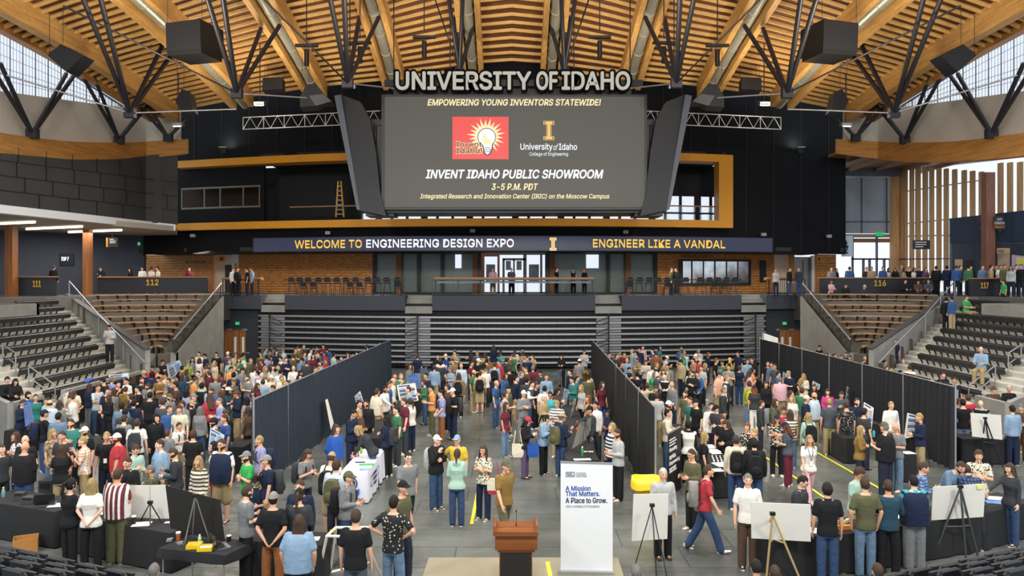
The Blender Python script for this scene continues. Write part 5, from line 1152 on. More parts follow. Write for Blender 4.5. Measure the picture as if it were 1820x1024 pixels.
PEOPLE = '''
12 674 t 60 black-jacket black-t dark D27.2 gl
27 677 t 50 black-jacket blue-j black-long D27.0 F
37 711 d 80 navy-shirt dark-j brown
49 698 s 75 blue-polo khaki-t dark-curly bd
63 702 s 40 teal-tee khaki-t brown-short ln F
88 712 s 190 paleblue-shirt grey-t bald fr:brown
105 713 s 185 grey-sweater charcoal-t brown-bob F
77 730 g 130 black-tee blue-j dark cap:navy bp:navy
103 735 s 190 denim-shirt dark-j black
131 702 d -80 white-shirt charcoal-t brown-short
173 685 g 65 paleblue-tee-fl blue-j brown
158 683 s 150 navy-suit grey-t brown-bob F
189 690 s 70 navy-tee dark-j dark-curly
203 691 s -70 grey-tee dark-j brown-bob bd gl
194 704 f -60 black-hoodie black-s brown-bob h1.62
209 679 c 60 black-tank black-t black
226 673 f -25 white-shirt navy-t black ln
236 669 s 170 black-sweater black-t brown-long F
251 672 s 60 charcoal-tee dark-j auburn bd
247 687 c -60 black-tee black-t black ln
234 701 s -70 navy-sweater dark-j brown-pony F
237 712 s 185 navy-hoodie dark-j black
216 717 s 180 denim-jacket blue-j dark
222 727 s 200 charcoal-vest dark-j black sl:charcoal
220 739 s 175 grey-tee grey-t brown-short bp:black h1.7
243 746 s 190 white-tee black-s brown-short bp:charcoal
127 746 x 5 teal-tee black-t brown-short bd:auburn L
152 760 s -15 black-tee black-t brown cap:white bd
30 769 x -35 white-blouse-fl blue-j brown-wavy F gl
46 775 s 5 black-polo tan-t bald
43 787 f 178 black-sweater blue-j bald L h1.78
92 764 s 75 tan-blouse-fl light-j blonde-bob F
112 768 s -5 charcoal-tee dark-j brown-short h1.78
109 792 c 195 black-tee khaki-t brown-long F
150 777 c -70 orange-tee-pl khaki-t blonde-buzz
190 769 s 15 black-tee dark-j blonde ln
210 772 s -70 red-tee khaki-t auburn cap:white bd:auburn L
237 791 d 60 mint-shirt grey-t brown
228 814 f -10 black-jacket charcoal-t brown-short ln
124 853 q 150 black-sweater black-t black-pony F gl h1.72
162 853 b 185 white-blouse black-t blonde-long F h1.72
208 836 f 175 maroon-tee-vs olive-t brown-short L h1.8
2 792 s 60 charcoal-tee dark-j brown D19.0
270 828 f -70 olive-polo olive-t gray-buzz D17.6
286 783 s -40 lightblue-shirt olive-t brown-short L
315 797 d -75 charcoal-sweater charcoal-t brown-buzz bd
354 812 s -15 cream-sweater-st navy-t blonde-long F
395 782 s -10 navy-vest khaki-s brown-short L gl bd h1.88
440 804 x -50 brightgreen-tee khaki-t brown cap:grey bd
463 776 s -60 lavender-tee khaki-t blonde-short bp:navy h1.7
476 811 s -65 navy-tee khaki-t brown cap:gray bp:charcoal
456 847 f -5 navy-polo dark-j brown cap:black D16.6
437 865 f 130 grey-tee black-t brown-short gl bd
485 878 b 175 black-tee rust-t dark cap:gray
343 767 f 195 black-tee black-t brown-curly h1.68
317 752 f 70 white-tee khaki-t brown-short bp:grey h1.55
297 766 s 170 grey-hoodie dark-j auburn-short h1.45
319 722 s 10 cream-tee khaki-s brown-curly
276 738 s 60 black-hoodie black-t dark hood
300 722 s 60 blue-jacket dark-j brown-short
355 724 s 170 grey-jacket blue-j gray-wavy F
382 744 s -60 slate-tee dark-j dark beanie:dark bd
401 738 s -50 blue-tee dark-j brown-short
407 729 d -60 black-shirt khaki-t brown-short
442 724 s -110 brown-sweater black-t brown-long F
382 786 s -60 white-blouse-fl red-t black-bob F gl
392 708 f -60 lavender-sweater khaki-t gray-buzz
377 691 f -25 blue-suit khaki-t brown-short bd ln
358 682 s 160 black-vest black-t black-curly sl:lightgrey
422 695 x -50 navy-jacket khaki-t gray hat:brown
396 681 s 80 brown-jacket dark-j dark-short bd
383 669 s 180 grey-jacket khaki-t blonde cap:khaki
414 675 s 60 olive-hoodie olive-t brown cap:olive bp:olive
450 693 d 10 purple-jacket dark-j brown-long F
467 675 s 190 lightblue-shirt khaki-t brown
441 668 c -30 grey-tee olive-t brown bd
465 664 s 175 white-shirt khaki-t white
481 668 s 60 cream-shirt khaki-t brown cap:cream
489 685 d -60 blue-tee dark-j brown h1.6
333 642 d 40 lime-polo khaki-t gray-curly gl
342 636 s 20 grey-tee dark-j dark-long F
354 637 s 170 white-tank blue-j brown-long F
354 626 s -15 white-tee dark-j black
367 629 d -70 navy-suit navy-t black
385 627 s 5 black-tee dark-j black-pony
405 626 s 10 purple-tee dark-j brown cap:white
414 630 s 175 tan-sweater charcoal-t brown-short L
428 632 c 20 pink-shirt-pl dark-j dark cap:black
382 642 s -30 cream-tank light-j blonde-long F
372 652 d -50 charcoal-jacket dark-j brown-short
353 660 s -10 grey-suit grey-t dark-short ln
323 651 s 185 black-tee black-t black F
325 662 c -70 blue-sweater dark-j ginger-bob F
295 663 x -50 cream-tee dark-j brown cap:black L
270 661 s 180 navy-tee dark-j black-long L
257 660 s -20 navy-suit navy-t brown hat:tan
287 640 d 60 black-jacket black-t black
265 683 s -60 grey-tee dark-j brown-short gl bd
266 698 s 180 black-tee black-t black h1.8
300 701 s 60 grey-shirt dark-j brown cap:olive bd
289 710 s 180 slate-tee dark-j brown-short
325 714 s -20 grey-hoodie dark-j brown-curly
340 713 s 70 black-hoodie black-t brown cap:khaki bd
343 701 s 70 navy-jacket dark-j gray cap:grey gl
393 663 s -60 maroon-polo dark-j black sk:4
415 663 s 180 navy-hoodie dark-j black-curly
430 655 s 70 grey-hoodie dark-j brown cap:black
453 652 s 175 white-shirt khaki-t brown
470 652 s 70 tan-blouse light-j blonde-long F
467 639 d -30 maroon-sweater black-t brown-bob F
464 627 s -5 olive-tee dark-j brown-short
508 636 x 40 navy-sweater dark-j black
535 636 d 50 denim-jacket dark-j black cap:black
545 641 s 170 charcoal-suit charcoal-t brown-buzz L
522 651 f 5 white-shirt charcoal-t bald ln
500 668 s 60 cream-shirt khaki-t gray
498 657 s 170 white-tee dark-j dark
531 666 s 60 white-tee dark-j black-bob
559 653 s 70 tan-tee dark-j brown
561 628 s 50 black-tee dark-j brown bp:tan
567 624 d -60 grey-tee blue-j brown
575 612 d 5 maroon-shirt dark-j black
580 625 d -60 red-jacket dark-j brown-bob F
480 648 s 60 brown-jacket dark-j brown-long F
497 648 s -60 tan-tee dark-j brown-short
637 713 s 60 grey-tee dark-j black
651 712 s -5 black-vest black-t black bd sl:black
669 692 s 140 cream-tee khaki-t brown L
683 687 r 60 white-shirt charcoal-t black bd sk:3
690 680 s 70 blue-tee dark-j brown
697 673 s 80 white-tee dark-j bald fr:brown
624 729 d 70 navy-suit navy-t black-short
637 730 f 50 brown-jacket black-t blonde-long F
596 756 b 60 royal-sweater khaki-t brown-bob F L
663 764 l -85 charcoal-jacket blue-j blonde-bob F h1.72
689 740 f -120 navy-jacket black-t black-long F bp:charcoal
706 723 s -60 green-tee charcoal-t black
720 709 s -70 maroon-polo charcoal-t brown
730 709 s -130 white-blouse navy-t brown-pony F
727 688 s -60 lightblue-shirt light-j brown
755 676 f -70 green-sweater blue-j brown-bun F
768 686 f -70 orange-tee olive-t black bp:black
785 694 q -70 lavender-polo rust-t dark bp:black gl
806 691 f -60 black-tee navy-t dark cap:white bp:charcoal
796 684 s -60 brown-sweater dark-j brown-curly F
815 664 s 175 tan-shirt-pl black-t brown-long bp:black
841 658 s 60 green-polo tan-t bald fr:brown bd
853 660 s 180 tan-tee tan-s brown bp:black
879 645 s 178 lightblue-tee blue-j brown bp:black
865 638 s 175 rust-sweater dark-j black
888 641 s -50 red-hoodie dark-j brown
881 677 s 70 blue-tee blue-j bald fr:gray bp:black
897 664 s 60 blue-shirt dark-j brown-long
917 669 s 70 navy-sweater khaki-t black
926 661 s 70 navy-suit navy-t gray
936 672 s 180 charcoal-jacket khaki-t black
944 678 f 60 slate-vest blue-j black sl:white
902 687 s 60 olive-hoodie dark-j gray cap:black
897 697 g 70 lightgrey-tank light-j brown-bun F
898 716 s 60 maroon-tee light-j brown-wavy F
930 695 x 30 grey-sweater grey-t brown cap:white
966 703 f 60 khaki-jacket khaki-t white
952 681 s 60 black-tee black-t brown-curly F
971 666 s 5 lightblue-shirt khaki-t brown
968 687 s 175 white-tee dark-j dark
987 690 d 70 brown-jacket dark-j dark-bob F
978 697 s -10 turquoise-tank white-t black-bun F sk:3
991 712 d -20 white-polo-st khaki-t blonde
1018 671 f -60 teal-sweater khaki-t black
1034 685 s -60 lightgrey-tee black-t blonde-long F
1047 704 s -60 tan-blouse dark-j ginger-long F
1050 723 r -70 charcoal-jacket blue-j dark cap:black
1060 715 s -50 white-shirt charcoal-t dark sk:1
1083 730 x -60 navy-polo navy-t black-bob F sk:4
1090 753 s -70 navy-tee-st navy-t blonde-bob F L
1099 764 f -70 lightgrey-sweater black-t brown-short bd
933 742 d 70 black-jacket purple-t dark-bob F cap:red
966 738 d 60 lightblue-hoodie black-t black-pony F
997 736 f 130 navy-jacket blue-j gray hat:khaki bp:olive
860 793 x -25 cream-blouse-fl navy-t brown-long F gl
813 775 h -15 yellow-tee khaki-s brown cap:lightblue
812 801 d 178 mint-hoodie blue-j brown-pony F
775 775 c 45 black-hoodie blue-j dark cap:white bp:lightgrey
724 800 w 25 grey-tee dark-j dark-buzz gl h1.8
896 814 w 35 mustard-polo olive-t brown cap:olive h1.8
542 799 d 60 grey-tee dark-j brown-bob bp:charcoal h1.68
587 807 d 170 white-tee tan-s brown cap:khaki bp:black
597 820 s 170 paleblue-jacket dark-j brown-curly bp:olive
617 840 f 75 grey-jacket blue-j brown cap:olive bp:black
534 855 s -10 navy-suit navy-t brown-short h1.8
531 872 f 180 charcoal-sweater black-t brown-pony cap:black
531 919 p 180 lightblue-tee black-t brown-wavy L h1.7
632 909 s 178 black-tee slate-t brown-short h1.78
699 884 H 165 black-tee-sp light-j dark-short h1.8
714 857 h 60 olive-tee dark-j blonde cap:black h1.8
742 631 s 160 navy-polo khaki-t brown
727 648 s 60 grey-sweater dark-j brown-bob F
778 631 s 10 black-jacket dark-j dark
783 638 s -5 white-shirt dark-j brown sk:4 ln
793 629 s -80 royal-tee dark-j bald fr:brown
806 638 d -30 tan-shirt-pl khaki-t brown
820 647 s -10 paleblue-shirt khaki-t bald fr:brown
772 650 s 175 lightblue-shirt khaki-t brown
758 664 s -40 navy-tee dark-j black
702 664 s 5 grey-tee dark-j brown
712 665 c 40 green-tee dark-j blonde
837 643 s 70 maroon-tee dark-j dark
842 637 s 175 black-hoodie black-t brown-long
857 633 s -10 olive-tee dark-j brown cap:black
900 637 s 150 charcoal-jacket dark-j black
905 653 s 160 black-tee dark-j brown
937 635 s 10 navy-jacket dark-j brown
949 640 s 70 black-sweater black-t blonde-long F
936 653 s -60 brown-tee dark-j brown
947 651 s 170 maroon-jacket khaki-t gray
962 659 d -30 charcoal-shirt dark-j dark bd
998 631 f -15 black-shirt black-t dark-long F
1038 622 d 5 lightgrey-shirt blue-j brown ln
1014 658 s -60 navy-jacket dark-j black
1082 628 s 30 black-tee dark-j black
1095 630 s 60 charcoal-jacket dark-j brown bd
1114 637 s 10 lightblue-shirt khaki-t blonde
1103 645 s 60 black-suit black-t brown gl
1137 619 s -40 navy-suit navy-t dark
1142 615 s 20 pink-shirt grey-t brown
1148 640 d -5 maroon-shirt-pl dark-j brown
1116 653 d 30 black-shirt dark-j black F
1133 662 s 190 black-tee dark-j black
1160 650 s 175 white-shirt khaki-t brown
1166 645 s 60 navy-tee dark-j gray
1180 650 s 175 tan-sweater khaki-t blonde-long
1187 648 s -40 grey-jacket dark-j dark
1169 663 s -60 slate-polo dark-j bald bd:ginger
1183 666 d -40 black-vest dark-j bald sl:white
1195 679 s -60 grey-sweater dark-j bald
1211 640 s -60 tan-hoodie dark-j dark beanie:black bp:black
1140 684 s 160 tan-tee khaki-t dark
1150 682 s 175 white-tee-pl dark-j brown
1163 686 d 20 black-jacket dark-j brown gl
1167 699 s 170 lightgrey-tee khaki-t brown
1187 714 s 70 white-tee khaki-t brown cap:white bd
1219 696 s -50 olive-tee olive-t brown-short bd
1228 707 s -60 teal-tee dark-j brown-short
1238 711 s -60 black-tee dark-j brown cap:black
1231 661 x -30 black-hoodie black-t black bd
1240 661 q -25 blue-sweater black-t black bp:black
1252 646 s 70 slate-shirt light-j blonde-long F
1238 625 s 20 slate-polo-st dark-j brown cap:charcoal
1243 638 s 60 red-jacket dark-j brown cap:lightgrey
1258 627 s 60 navy-sweater dark-j ginger-bob F
1272 638 s 60 black-tee dark-j ginger-curly
1285 641 d -40 green-tee dark-j brown
1296 637 s 40 yellow-tee dark-j brown cap:yellow
1296 647 s 170 black-jacket black-t dark cap:black
1278 663 s 30 salmon-tee khaki-s dark cap:charcoal L
1291 668 s 60 charcoal-vest black-t blonde sl:white
1312 626 s -50 navy-polo navy-t brown
1314 651 s 150 navy-tee blue-j brown-curly F
1285 689 s 70 charcoal-sweater khaki-t gray
1264 717 s 10 white-shirt charcoal-t dark
1275 720 d -50 charcoal-polo navy-t dark cap:black
1328 639 s 10 lightblue-shirt khaki-t dark gl
1337 637 s -40 black-suit black-t brown
1337 655 s 60 orange-sweater dark-j dark-bun F
1332 679 s 175 lime-hoodie light-j brown-curly bp:yellow F
1341 686 s 170 charcoal-tee white-t ginger-bob cap:navy F
1361 679 s -5 black-suit black-t brown-bun F ln
1365 643 s -20 black-tee dark-j brown
1372 645 s -40 denim-shirt dark-j brown
1378 648 s -50 slate-polo khaki-t brown
1386 671 f 175 pink-shirt khaki-t gray-short L
1404 660 d -60 navy-tee khaki-t brown cap:khaki
1406 676 l 60 black-tank dark-j blonde-long F
1429 665 f -50 cream-suit cream-t blonde-long F
1447 684 s -20 black-suit black-t brown-long F
1425 690 s 160 green-tee khaki-t brown
1404 695 s 60 tan-shirt-pl dark-j brown-long F
1409 703 s -60 white-tee dark-j blonde-bob F
1432 704 s 70 navy-jacket dark-j gray cap:cream
1446 698 s 30 paleblue-shirt khaki-t bald bd:brown L
1471 692 q -20 hotpink-sweater charcoal-t brown-long F
1474 710 s 165 slate-polo khaki-t blonde
1495 696 d -15 slate-suit slate-t brown bd
1505 715 s 175 black-tee-sp charcoal-t brown
1522 709 s 10 navy-polo charcoal-t brown-short bd ln
1535 727 s 110 charcoal-tee dark-j dark
1352 713 s 70 charcoal-jacket dark-j brown h1.6
1376 710 s 60 olive-jacket dark-j brown-wavy F bp:grey
1393 723 d -20 red-tee dark-j brown
1405 730 s 175 cream-tee-st light-j brown-long F
1437 735 s 180 mint-sweater dark-j blonde-bob F bp:black
1381 739 x -10 black-tee-fl black-t ginger-wavy F cap:navy
1401 752 d -130 slate-tee maroon-t auburn-wavy F cap:navy
1185 729 x 70 cream-sweater blue-j black
1224 750 s 165 white-vest black-t black-curly F sl:black
1250 769 s 80 black-tee black-t blonde-long F
1284 741 s -10 black-tee black-t brown-bun F h1.66
1294 747 d -60 black-hoodie khaki-t brown-bob
1329 753 s -40 black-blouse-fl black-t ginger-bun F
1342 763 s -70 black-tee dark-j blonde-short
1308 776 s 170 cream-hoodie blue-j brown cap:charcoal bp:black
1341 782 s 170 black-hoodie blue-j dark-curly bp:black
1231 800 f -60 olive-sweater black-t brown-short gl
1253 823 w 80 red-tee blue-j brown-short bp:gray h1.78
1178 834 s 5 lightgrey-shirt black-t white-short
1329 844 s -10 white-polo brown-t gray-short h1.78
1437 770 w 0 white-blouse pink-t blonde-wavy F ln h1.72
1528 758 x 60 mustard-suit dark-j blonde-long F
1574 753 f -150 black-polo dark-j gray flatcap:olive L h1.85
1593 753 f -60 grey-tee light-j bald
1521 831 d 30 mint-polo khaki-t brown-curly gl ln
1419 846 d 50 charcoal-jacket black-t dark-short gl
1471 862 s 170 black-polo blue-j dark-curly h1.78
1538 852 p 178 olive-tee light-j brown-short h1.8
1579 856 x 165 darkteal-sweater black-t brown-short
1625 848 f 175 navy-vest grey-t black-short gl sl:turquoise L
1634 822 d 60 lightblue-shirt-pl tan-t brown-short
1690 822 l -5 denim-shirt navy-t brown-short bd L h1.85
1739 802 x -20 cream-polo-fl tan-t brown-curly
1733 844 l 172 blue-shirt-pl charcoal-t brown-short
1797 825 r -75 charcoal-sweater blue-j brown-bob F
1583 715 s 5 white-shirt khaki-t blonde-short ln
1636 736 f -100 navy-shirt khaki-t blonde-short
1712 711 s 165 black-tee light-j black
1703 709 s 60 lightblue-shirt dark-j brown
1721 703 s 175 red-tee dark-j brown
1745 712 d -50 black-vest dark-j bald sl:lightgrey fr:brown gl
1765 688 s -5 brown-suit blue-j brown hat:brown
1793 686 x -10 black-polo charcoal-t white-short
1800 722 s 180 lightblue-shirt navy-t dark
1815 718 d -40 brown-suit brown-t gray
1676 663 s -5 black-shirt dark-j brown gl
1697 672 s -40 navy-tee light-j brown
1590 601 w -10 navy-tee charcoal-t brown D37.5
1566 627 d 30 red-blouse dark-j brown-wavy F
1591 626 s 175 slate-tee dark-j brown
1605 624 s 160 red-tee dark-j black-bob F
1606 638 s -40 lightgrey-shirt dark-j gray
1617 650 s 160 white-tee dark-j brown
1571 641 s 60 white-shirt dark-j dark
1575 651 s 10 brown-tee dark-j brown-bob F
1585 656 s -60 tan-jacket dark-j blonde
1599 659 s 60 grey-tee dark-j black
1625 668 s 60 white-tee dark-j brown
1658 673 s -60 slate-tee dark-j gray
1537 634 s 10 charcoal-sweater dark-j bald
1555 642 s -20 olive-jacket dark-j blonde
1504 627 s -30 charcoal-shirt dark-j black
1511 633 s -40 black-tee dark-j dark
1496 632 s -30 black-jacket dark-j brown
1482 629 s 60 black-suit dark-j brown
1470 628 s -60 maroon-tee dark-j brown-bob
1455 614 d 20 black-tee black-t black
1744 620 t -45 lightblue-shirt khaki-t bald fr:white D29.3 gl
1692 527 s 200 blue-shirt tan-t dark D39 bp:black
1682 529 s 150 black-jacket black-t black D39.6
1717 528 t 20 brightgreen-tee khaki-s brown D40
195 578 d 15 lightgrey-hoodie black-t black D36.3
95 474 s 170 black-jacket charcoal-t brown D45 z4.55
180 483 d 0 black-jacket black-t brown D50 z4.55
232 474 s -30 black-sweater black-t black-long D51 z4.55 F
253 477 s 0 white-shirt navy-t black D50 z4.55
269 472 s 170 white-tee charcoal-t brown D51 z4.55
281 473 s -60 white-tee charcoal-t black D50 z4.55
337 476 s 0 maroon-jacket dark-j brown D52 z4.55
414 478 s 60 white-shirt black-t black D50.5 z4.5
422 477 s 60 black-jacket black-t dark D50.5 z4.5
439 478 s -60 black-tee dark-j brown D50.5 z4.5 cap:black
448 478 s -60 lightblue-shirt dark-j black D50.5 z4.5
876 477 s 0 pink-shirt khaki-t brown D50 z4.5
909 479 s 0 purple-tee dark-j bald D50 z4.5 bd
989 480 s 60 black-tee dark-j brown D50 z4.5
1019 478 s -20 black-tank black-t auburn-long D50 z4.5 F
1039 480 s -40 black-jacket dark-j ginger-bob D50 z4.5 F
1193 472 s 60 olive-shirt dark-j brown D51.5 z4.5 cap:olive
1202 476 s -60 black-jacket dark-j brown D51.5 z4.5
1379 480 s -40 lightgrey-tee dark-j brown D50 z4.5 F
1403 481 s 40 black-jacket blue-j black D49.5 z4.5
1420 481 s -20 charcoal-jacket blue-j brown D49.5 z4.5
1478 480 s -20 grey-jacket dark-j brown D51 z4.55
1486 480 s 20 black-jacket dark-j brown-long D52 z4.55 F
1510 476 s 160 blue-jacket dark-j dark D50 z4.55 L cap:charcoal
1540 478 s 0 charcoal-sweater dark-j gray D51 z4.55
1549 477 s 0 tan-jacket dark-j gray D50 z4.55
1569 478 s 0 blue-jacket dark-j black D49.5 z4.55
1579 484 s 30 white-tee dark-j dark-long D50 z4.55 F
1591 481 s -30 black-jacket dark-j dark-long D49.5 z4.55 F
1602 471 s 0 grey-tee dark-j bald D50.5 z4.55 h1.85
1606 482 s 60 tan-sweater dark-j brown-long D49 z4.55 F
1616 478 s 0 black-tee dark-j black D50 z4.55
1624 484 s 30 white-tee dark-j brown-long D49 z4.55 F
1634 479 s -40 navy-jacket dark-j brown D49.5 z4.55
1645 482 s 0 purple-sweater dark-j brown-long D48.5 z4.55 F
1664 477 s 160 black-jacket black-t dark D47 z4.55 L
1683 481 s 160 navy-jacket dark-j black D46 z4.55
1700 477 s 170 blue-jacket dark-j brown D45 z4.55
1706 479 s 30 brown-jacket dark-j brown D45.5 z4.55
1721 480 s 170 green-sweater dark-j black D44.5 z4.55
1725 475 s 0 black-jacket dark-j black D46 z4.55
1746 478 s 0 lightblue-shirt-pl dark-j brown D44.5 z4.55
1761 479 s 60 tan-jacket khaki-t dark D44 z4.55
1771 475 s -40 black-tee dark-j brown D44.5 z4.55
1778 477 s 0 white-tee dark-j brown D44 z4.55
1785 481 s 0 olive-jacket dark-j brown D43 z4.55
1797 485 s -40 lightgrey-sweater dark-j brown-long D42 z4.55 F
1784 499 s -80 brightgreen-tee dark-j black D42 h1.4
1806 477 s 0 lightgrey-hoodie dark-j black hood D43 z4.55
1815 482 s -60 black-jacket dark-j brown D42 z4.55
1477 500 t 10 pink-sweater dark-j brown-bob F D47.2
1503 507 t 0 black-jacket dark-j black D46.8
1536 509 t 10 charcoal-jacket dark-j brown cap:lightgrey D46.6
1609 499 t 0 black-jacket dark-j black D46.9
1632 500 t -20 brown-jacket dark-j dark-curly D46.9
1650 499 t -20 slate-jacket dark-j brown D46.6 bp:charcoal
1345 1007 t 180 charcoal-tee dark-j dark-short D11.6
1131 1017 t 180 grey-sweater dark-j gray-short D11.5
1562 1014 t 180 black-tee dark-j brown-short D11.9
272 1014 t 180 grey-tee dark-j gray-short D12
1378 1018 t 170 maroon-tee dark-j brown-short D11.6
'''
DS_ = [parse(l) for l in PEOPLE.strip().split('\n')]
N_IND = 300
order = sorted(range(len(DS_)), key=lambda i: DS_[i]['D']/(1 if DS_[i]['z'] < .5 or 'bp' in DS_[i]['ex'] else 1))
IND = set(order[:N_IND])
# a label for each: shortest description that nobody else shares
def near(d):
    o = [q for q in DS_ if q is not d and q is not None]; return min(o, key=lambda q: (q['X']-d['X'])**2+(q['D']-d['D'])**2)
def cands(d):
    t, b, h, f, z, p = topword(d), botword(d), hairword(d), faceword(d), zone(d), POSW[d['pose']]
    n_ = near(d); bp = d['ex'].get('bp')
    yield 'person in %s with %s, %s' % (t, h, z)
    yield 'person in %s and %s with %s, %s' % (t, b, h, z)
    if bp: yield 'person in %s with %s and %s backpack, %s' % (t, h, bp, z)
    yield 'person in %s with %s, %s, %s' % (t, h, f, z)
    yield 'person in %s with %s, %s, %s' % (t, h, p, z)
    yield 'person in %s with %s, beside the person in %s' % (t, h, topword(n_))
    yield 'person in %s with %s, %s, beside the person in %s' % (t, h, f, topword(n_))
    yield 'person in %s and %s with %s, beside the person in %s' % (t, b, h, topword(n_))
from collections import Counter
AL = [list(cands(d)) for d in DS_]; CNT = Counter(l for a in AL for l in set(a)); 
GRP = {0: 'people in the leftmost bay', 1: 'people in the middle bay', 2: 'people in the right bay'}
cm = MB(); CMATS = []; CIDX = {}
def midx(m):
    if m.name not in CIDX: CIDX[m.name] = len(CMATS); CMATS.append(m)
    return CIDX[m.name]
RINGS = 0
PERSONS = {}
def crowd_add(d, idx):
    rnd = random.Random(idx*13+5); k = d['h']/1.75; pose, bld = d['pose'], d['bld']; lod = 1; me, J = body_mesh(pose, bld, lod)
    W_ = Matrix.Translation((d['X'], d['D'], d['z']-J['dz']*k)) @ Matrix.Rotation(math.radians(d['yaw']), 4, 'Z') @ Matrix.Scale(k, 4)
    def put(m, mats, X4=None):
        T4 = W_ @ X4 if X4 is not None else W_; o = len(cm.v); cm.v += [tuple(T4 @ v.co) for v in m.vertices]
        mi = [midx(q) for q in mats]
        for p in m.polygons: cm.f.append([i+o for i in p.vertices]); cm.m.append(mi[min(p.material_index, len(mi)-1)]); cm.sm.append(True)
    e = d['ex']; g = d['tg'] if d['tg'] != 'vest' else 'tee'; put(me, [SK[int(e.get('sk', rnd.choice((0, 0, 1, 2, 2, 5))))], EYE, LIP])
    put(top_mesh(pose, bld, g, lod), [cloth(d['tc'], d['tp'])]); put(bot_mesh(pose, bld, 'shorts' if d['bg'] == 's' else 'trousers', lod), [cloth(jeanscol(d['bc']) if d['bg'] == 'j' else d['bc'], None, d['bg'] == 'j')])
    for i in (0, 1): put(shoe_mesh(pose, i), [cloth('charcoal')])
    for st in ('cap', 'hat', 'beanie'):
        if st in e: put(hair_mesh(st), [cloth(e[st])], J['HM'])
    if d['hc'] != 'bald': put(hair_mesh(d['hs']), [hairmat(d['hc'])], J['HM'])
USED = Counter()
for i, d in enumerate(DS_):
    if i in IND:
        o = make_person(d, i); lab = next((l for l in AL[i] if CNT[l] == 1 and len(l.split()) <= 16), AL[i][-1]); o['label'] = lab
        z_ = zone(d).replace('far back ', ''); o['group'] = 'people '+z_; PERSONS[i] = o
        if 'bp' in d['ex']: r = backpack(o, d, d['ex']['bp']); r['label'] = '%s backpack worn by the %s' % (CW.get(d['ex']['bp'], d['ex']['bp']), lab.replace(', beside', ' beside').split(' and %s backpack' % d['ex']['bp'])[0] if len(lab.split()) < 12 else ' '.join(lab.split(', ')[0].split()[:11])); r['label'] = ' '.join(r['label'].split()[:16]).rstrip(',')
    else: crowd_add(d, i)
# filler heads in the densest parts of the floor crowd
rf = random.Random(11); placed = [(d['X'], d['D']) for d in DS_ if d['z'] < .5]; TC = [k for k in CL if k not in ('hotpink', 'bald', 'denimb', 'denimd', 'denim', 'lime', 'royal', 'yellow', 'salmon', 'dark', 'ginger', 'auburn', 'blonde')]
for x0, x1, y0, y1, want in ((-15.5, -8.5, 25, 34, 34), (-14.2, -7.5, 34, 46, 34), (-3.6, 1.2, 33, 44, 20), (5.6, 11.2, 31, 44, 24), (2.4, 3.3, 28, 36, 5), (13.4, 15.5, 30, 40, 10)):
    n = t = 0
    while n < want and t < 400:
        t += 1; X, Y = rf.uniform(x0, x1), rf.uniform(y0, y1)
        if min((X-a)**2+(Y-b)**2 for a, b in placed) < .5: continue
        placed.append((X, Y)); n += 1; fem = rf.random() < .35
        crowd_add(dict(x=0, y=0, X=X, D=Y, z=0, h=rf.uniform(1.6, 1.82), pose=rf.choice('ssfxdpc'), yaw=rf.uniform(-180, 180), bld='F' if fem else 'M', ex={'cap': rf.choice(('black', 'white', 'navy', 'grey'))} if rf.random() < .12 else {}, tc=rf.choice(TC), tg=rf.choice(('tee', 'shirt', 'hoodie', 'tee')), tp=None, bc=rf.choice(('blue', 'dark', 'dark', 'khaki', 'black')), bg='t' if rf.random() < .4 else 'j', hc=rf.choice(('brown', 'brown', 'dark', 'black', 'blonde', 'gray')), hs=('long' if rf.random() < .6 else 'bob') if fem else 'short'), n+7*t)
if cm.v:
    me = cm.mesh('crowd', CMATS); o = bpy.data.objects.new('crowd', me); COL.objects.link(o); o['kind'] = 'stuff'; tag(o, 'rest of the dense crowd far back on the floor and up on the concourse', 'crowd')
bpy.data.objects.remove(TEMP)
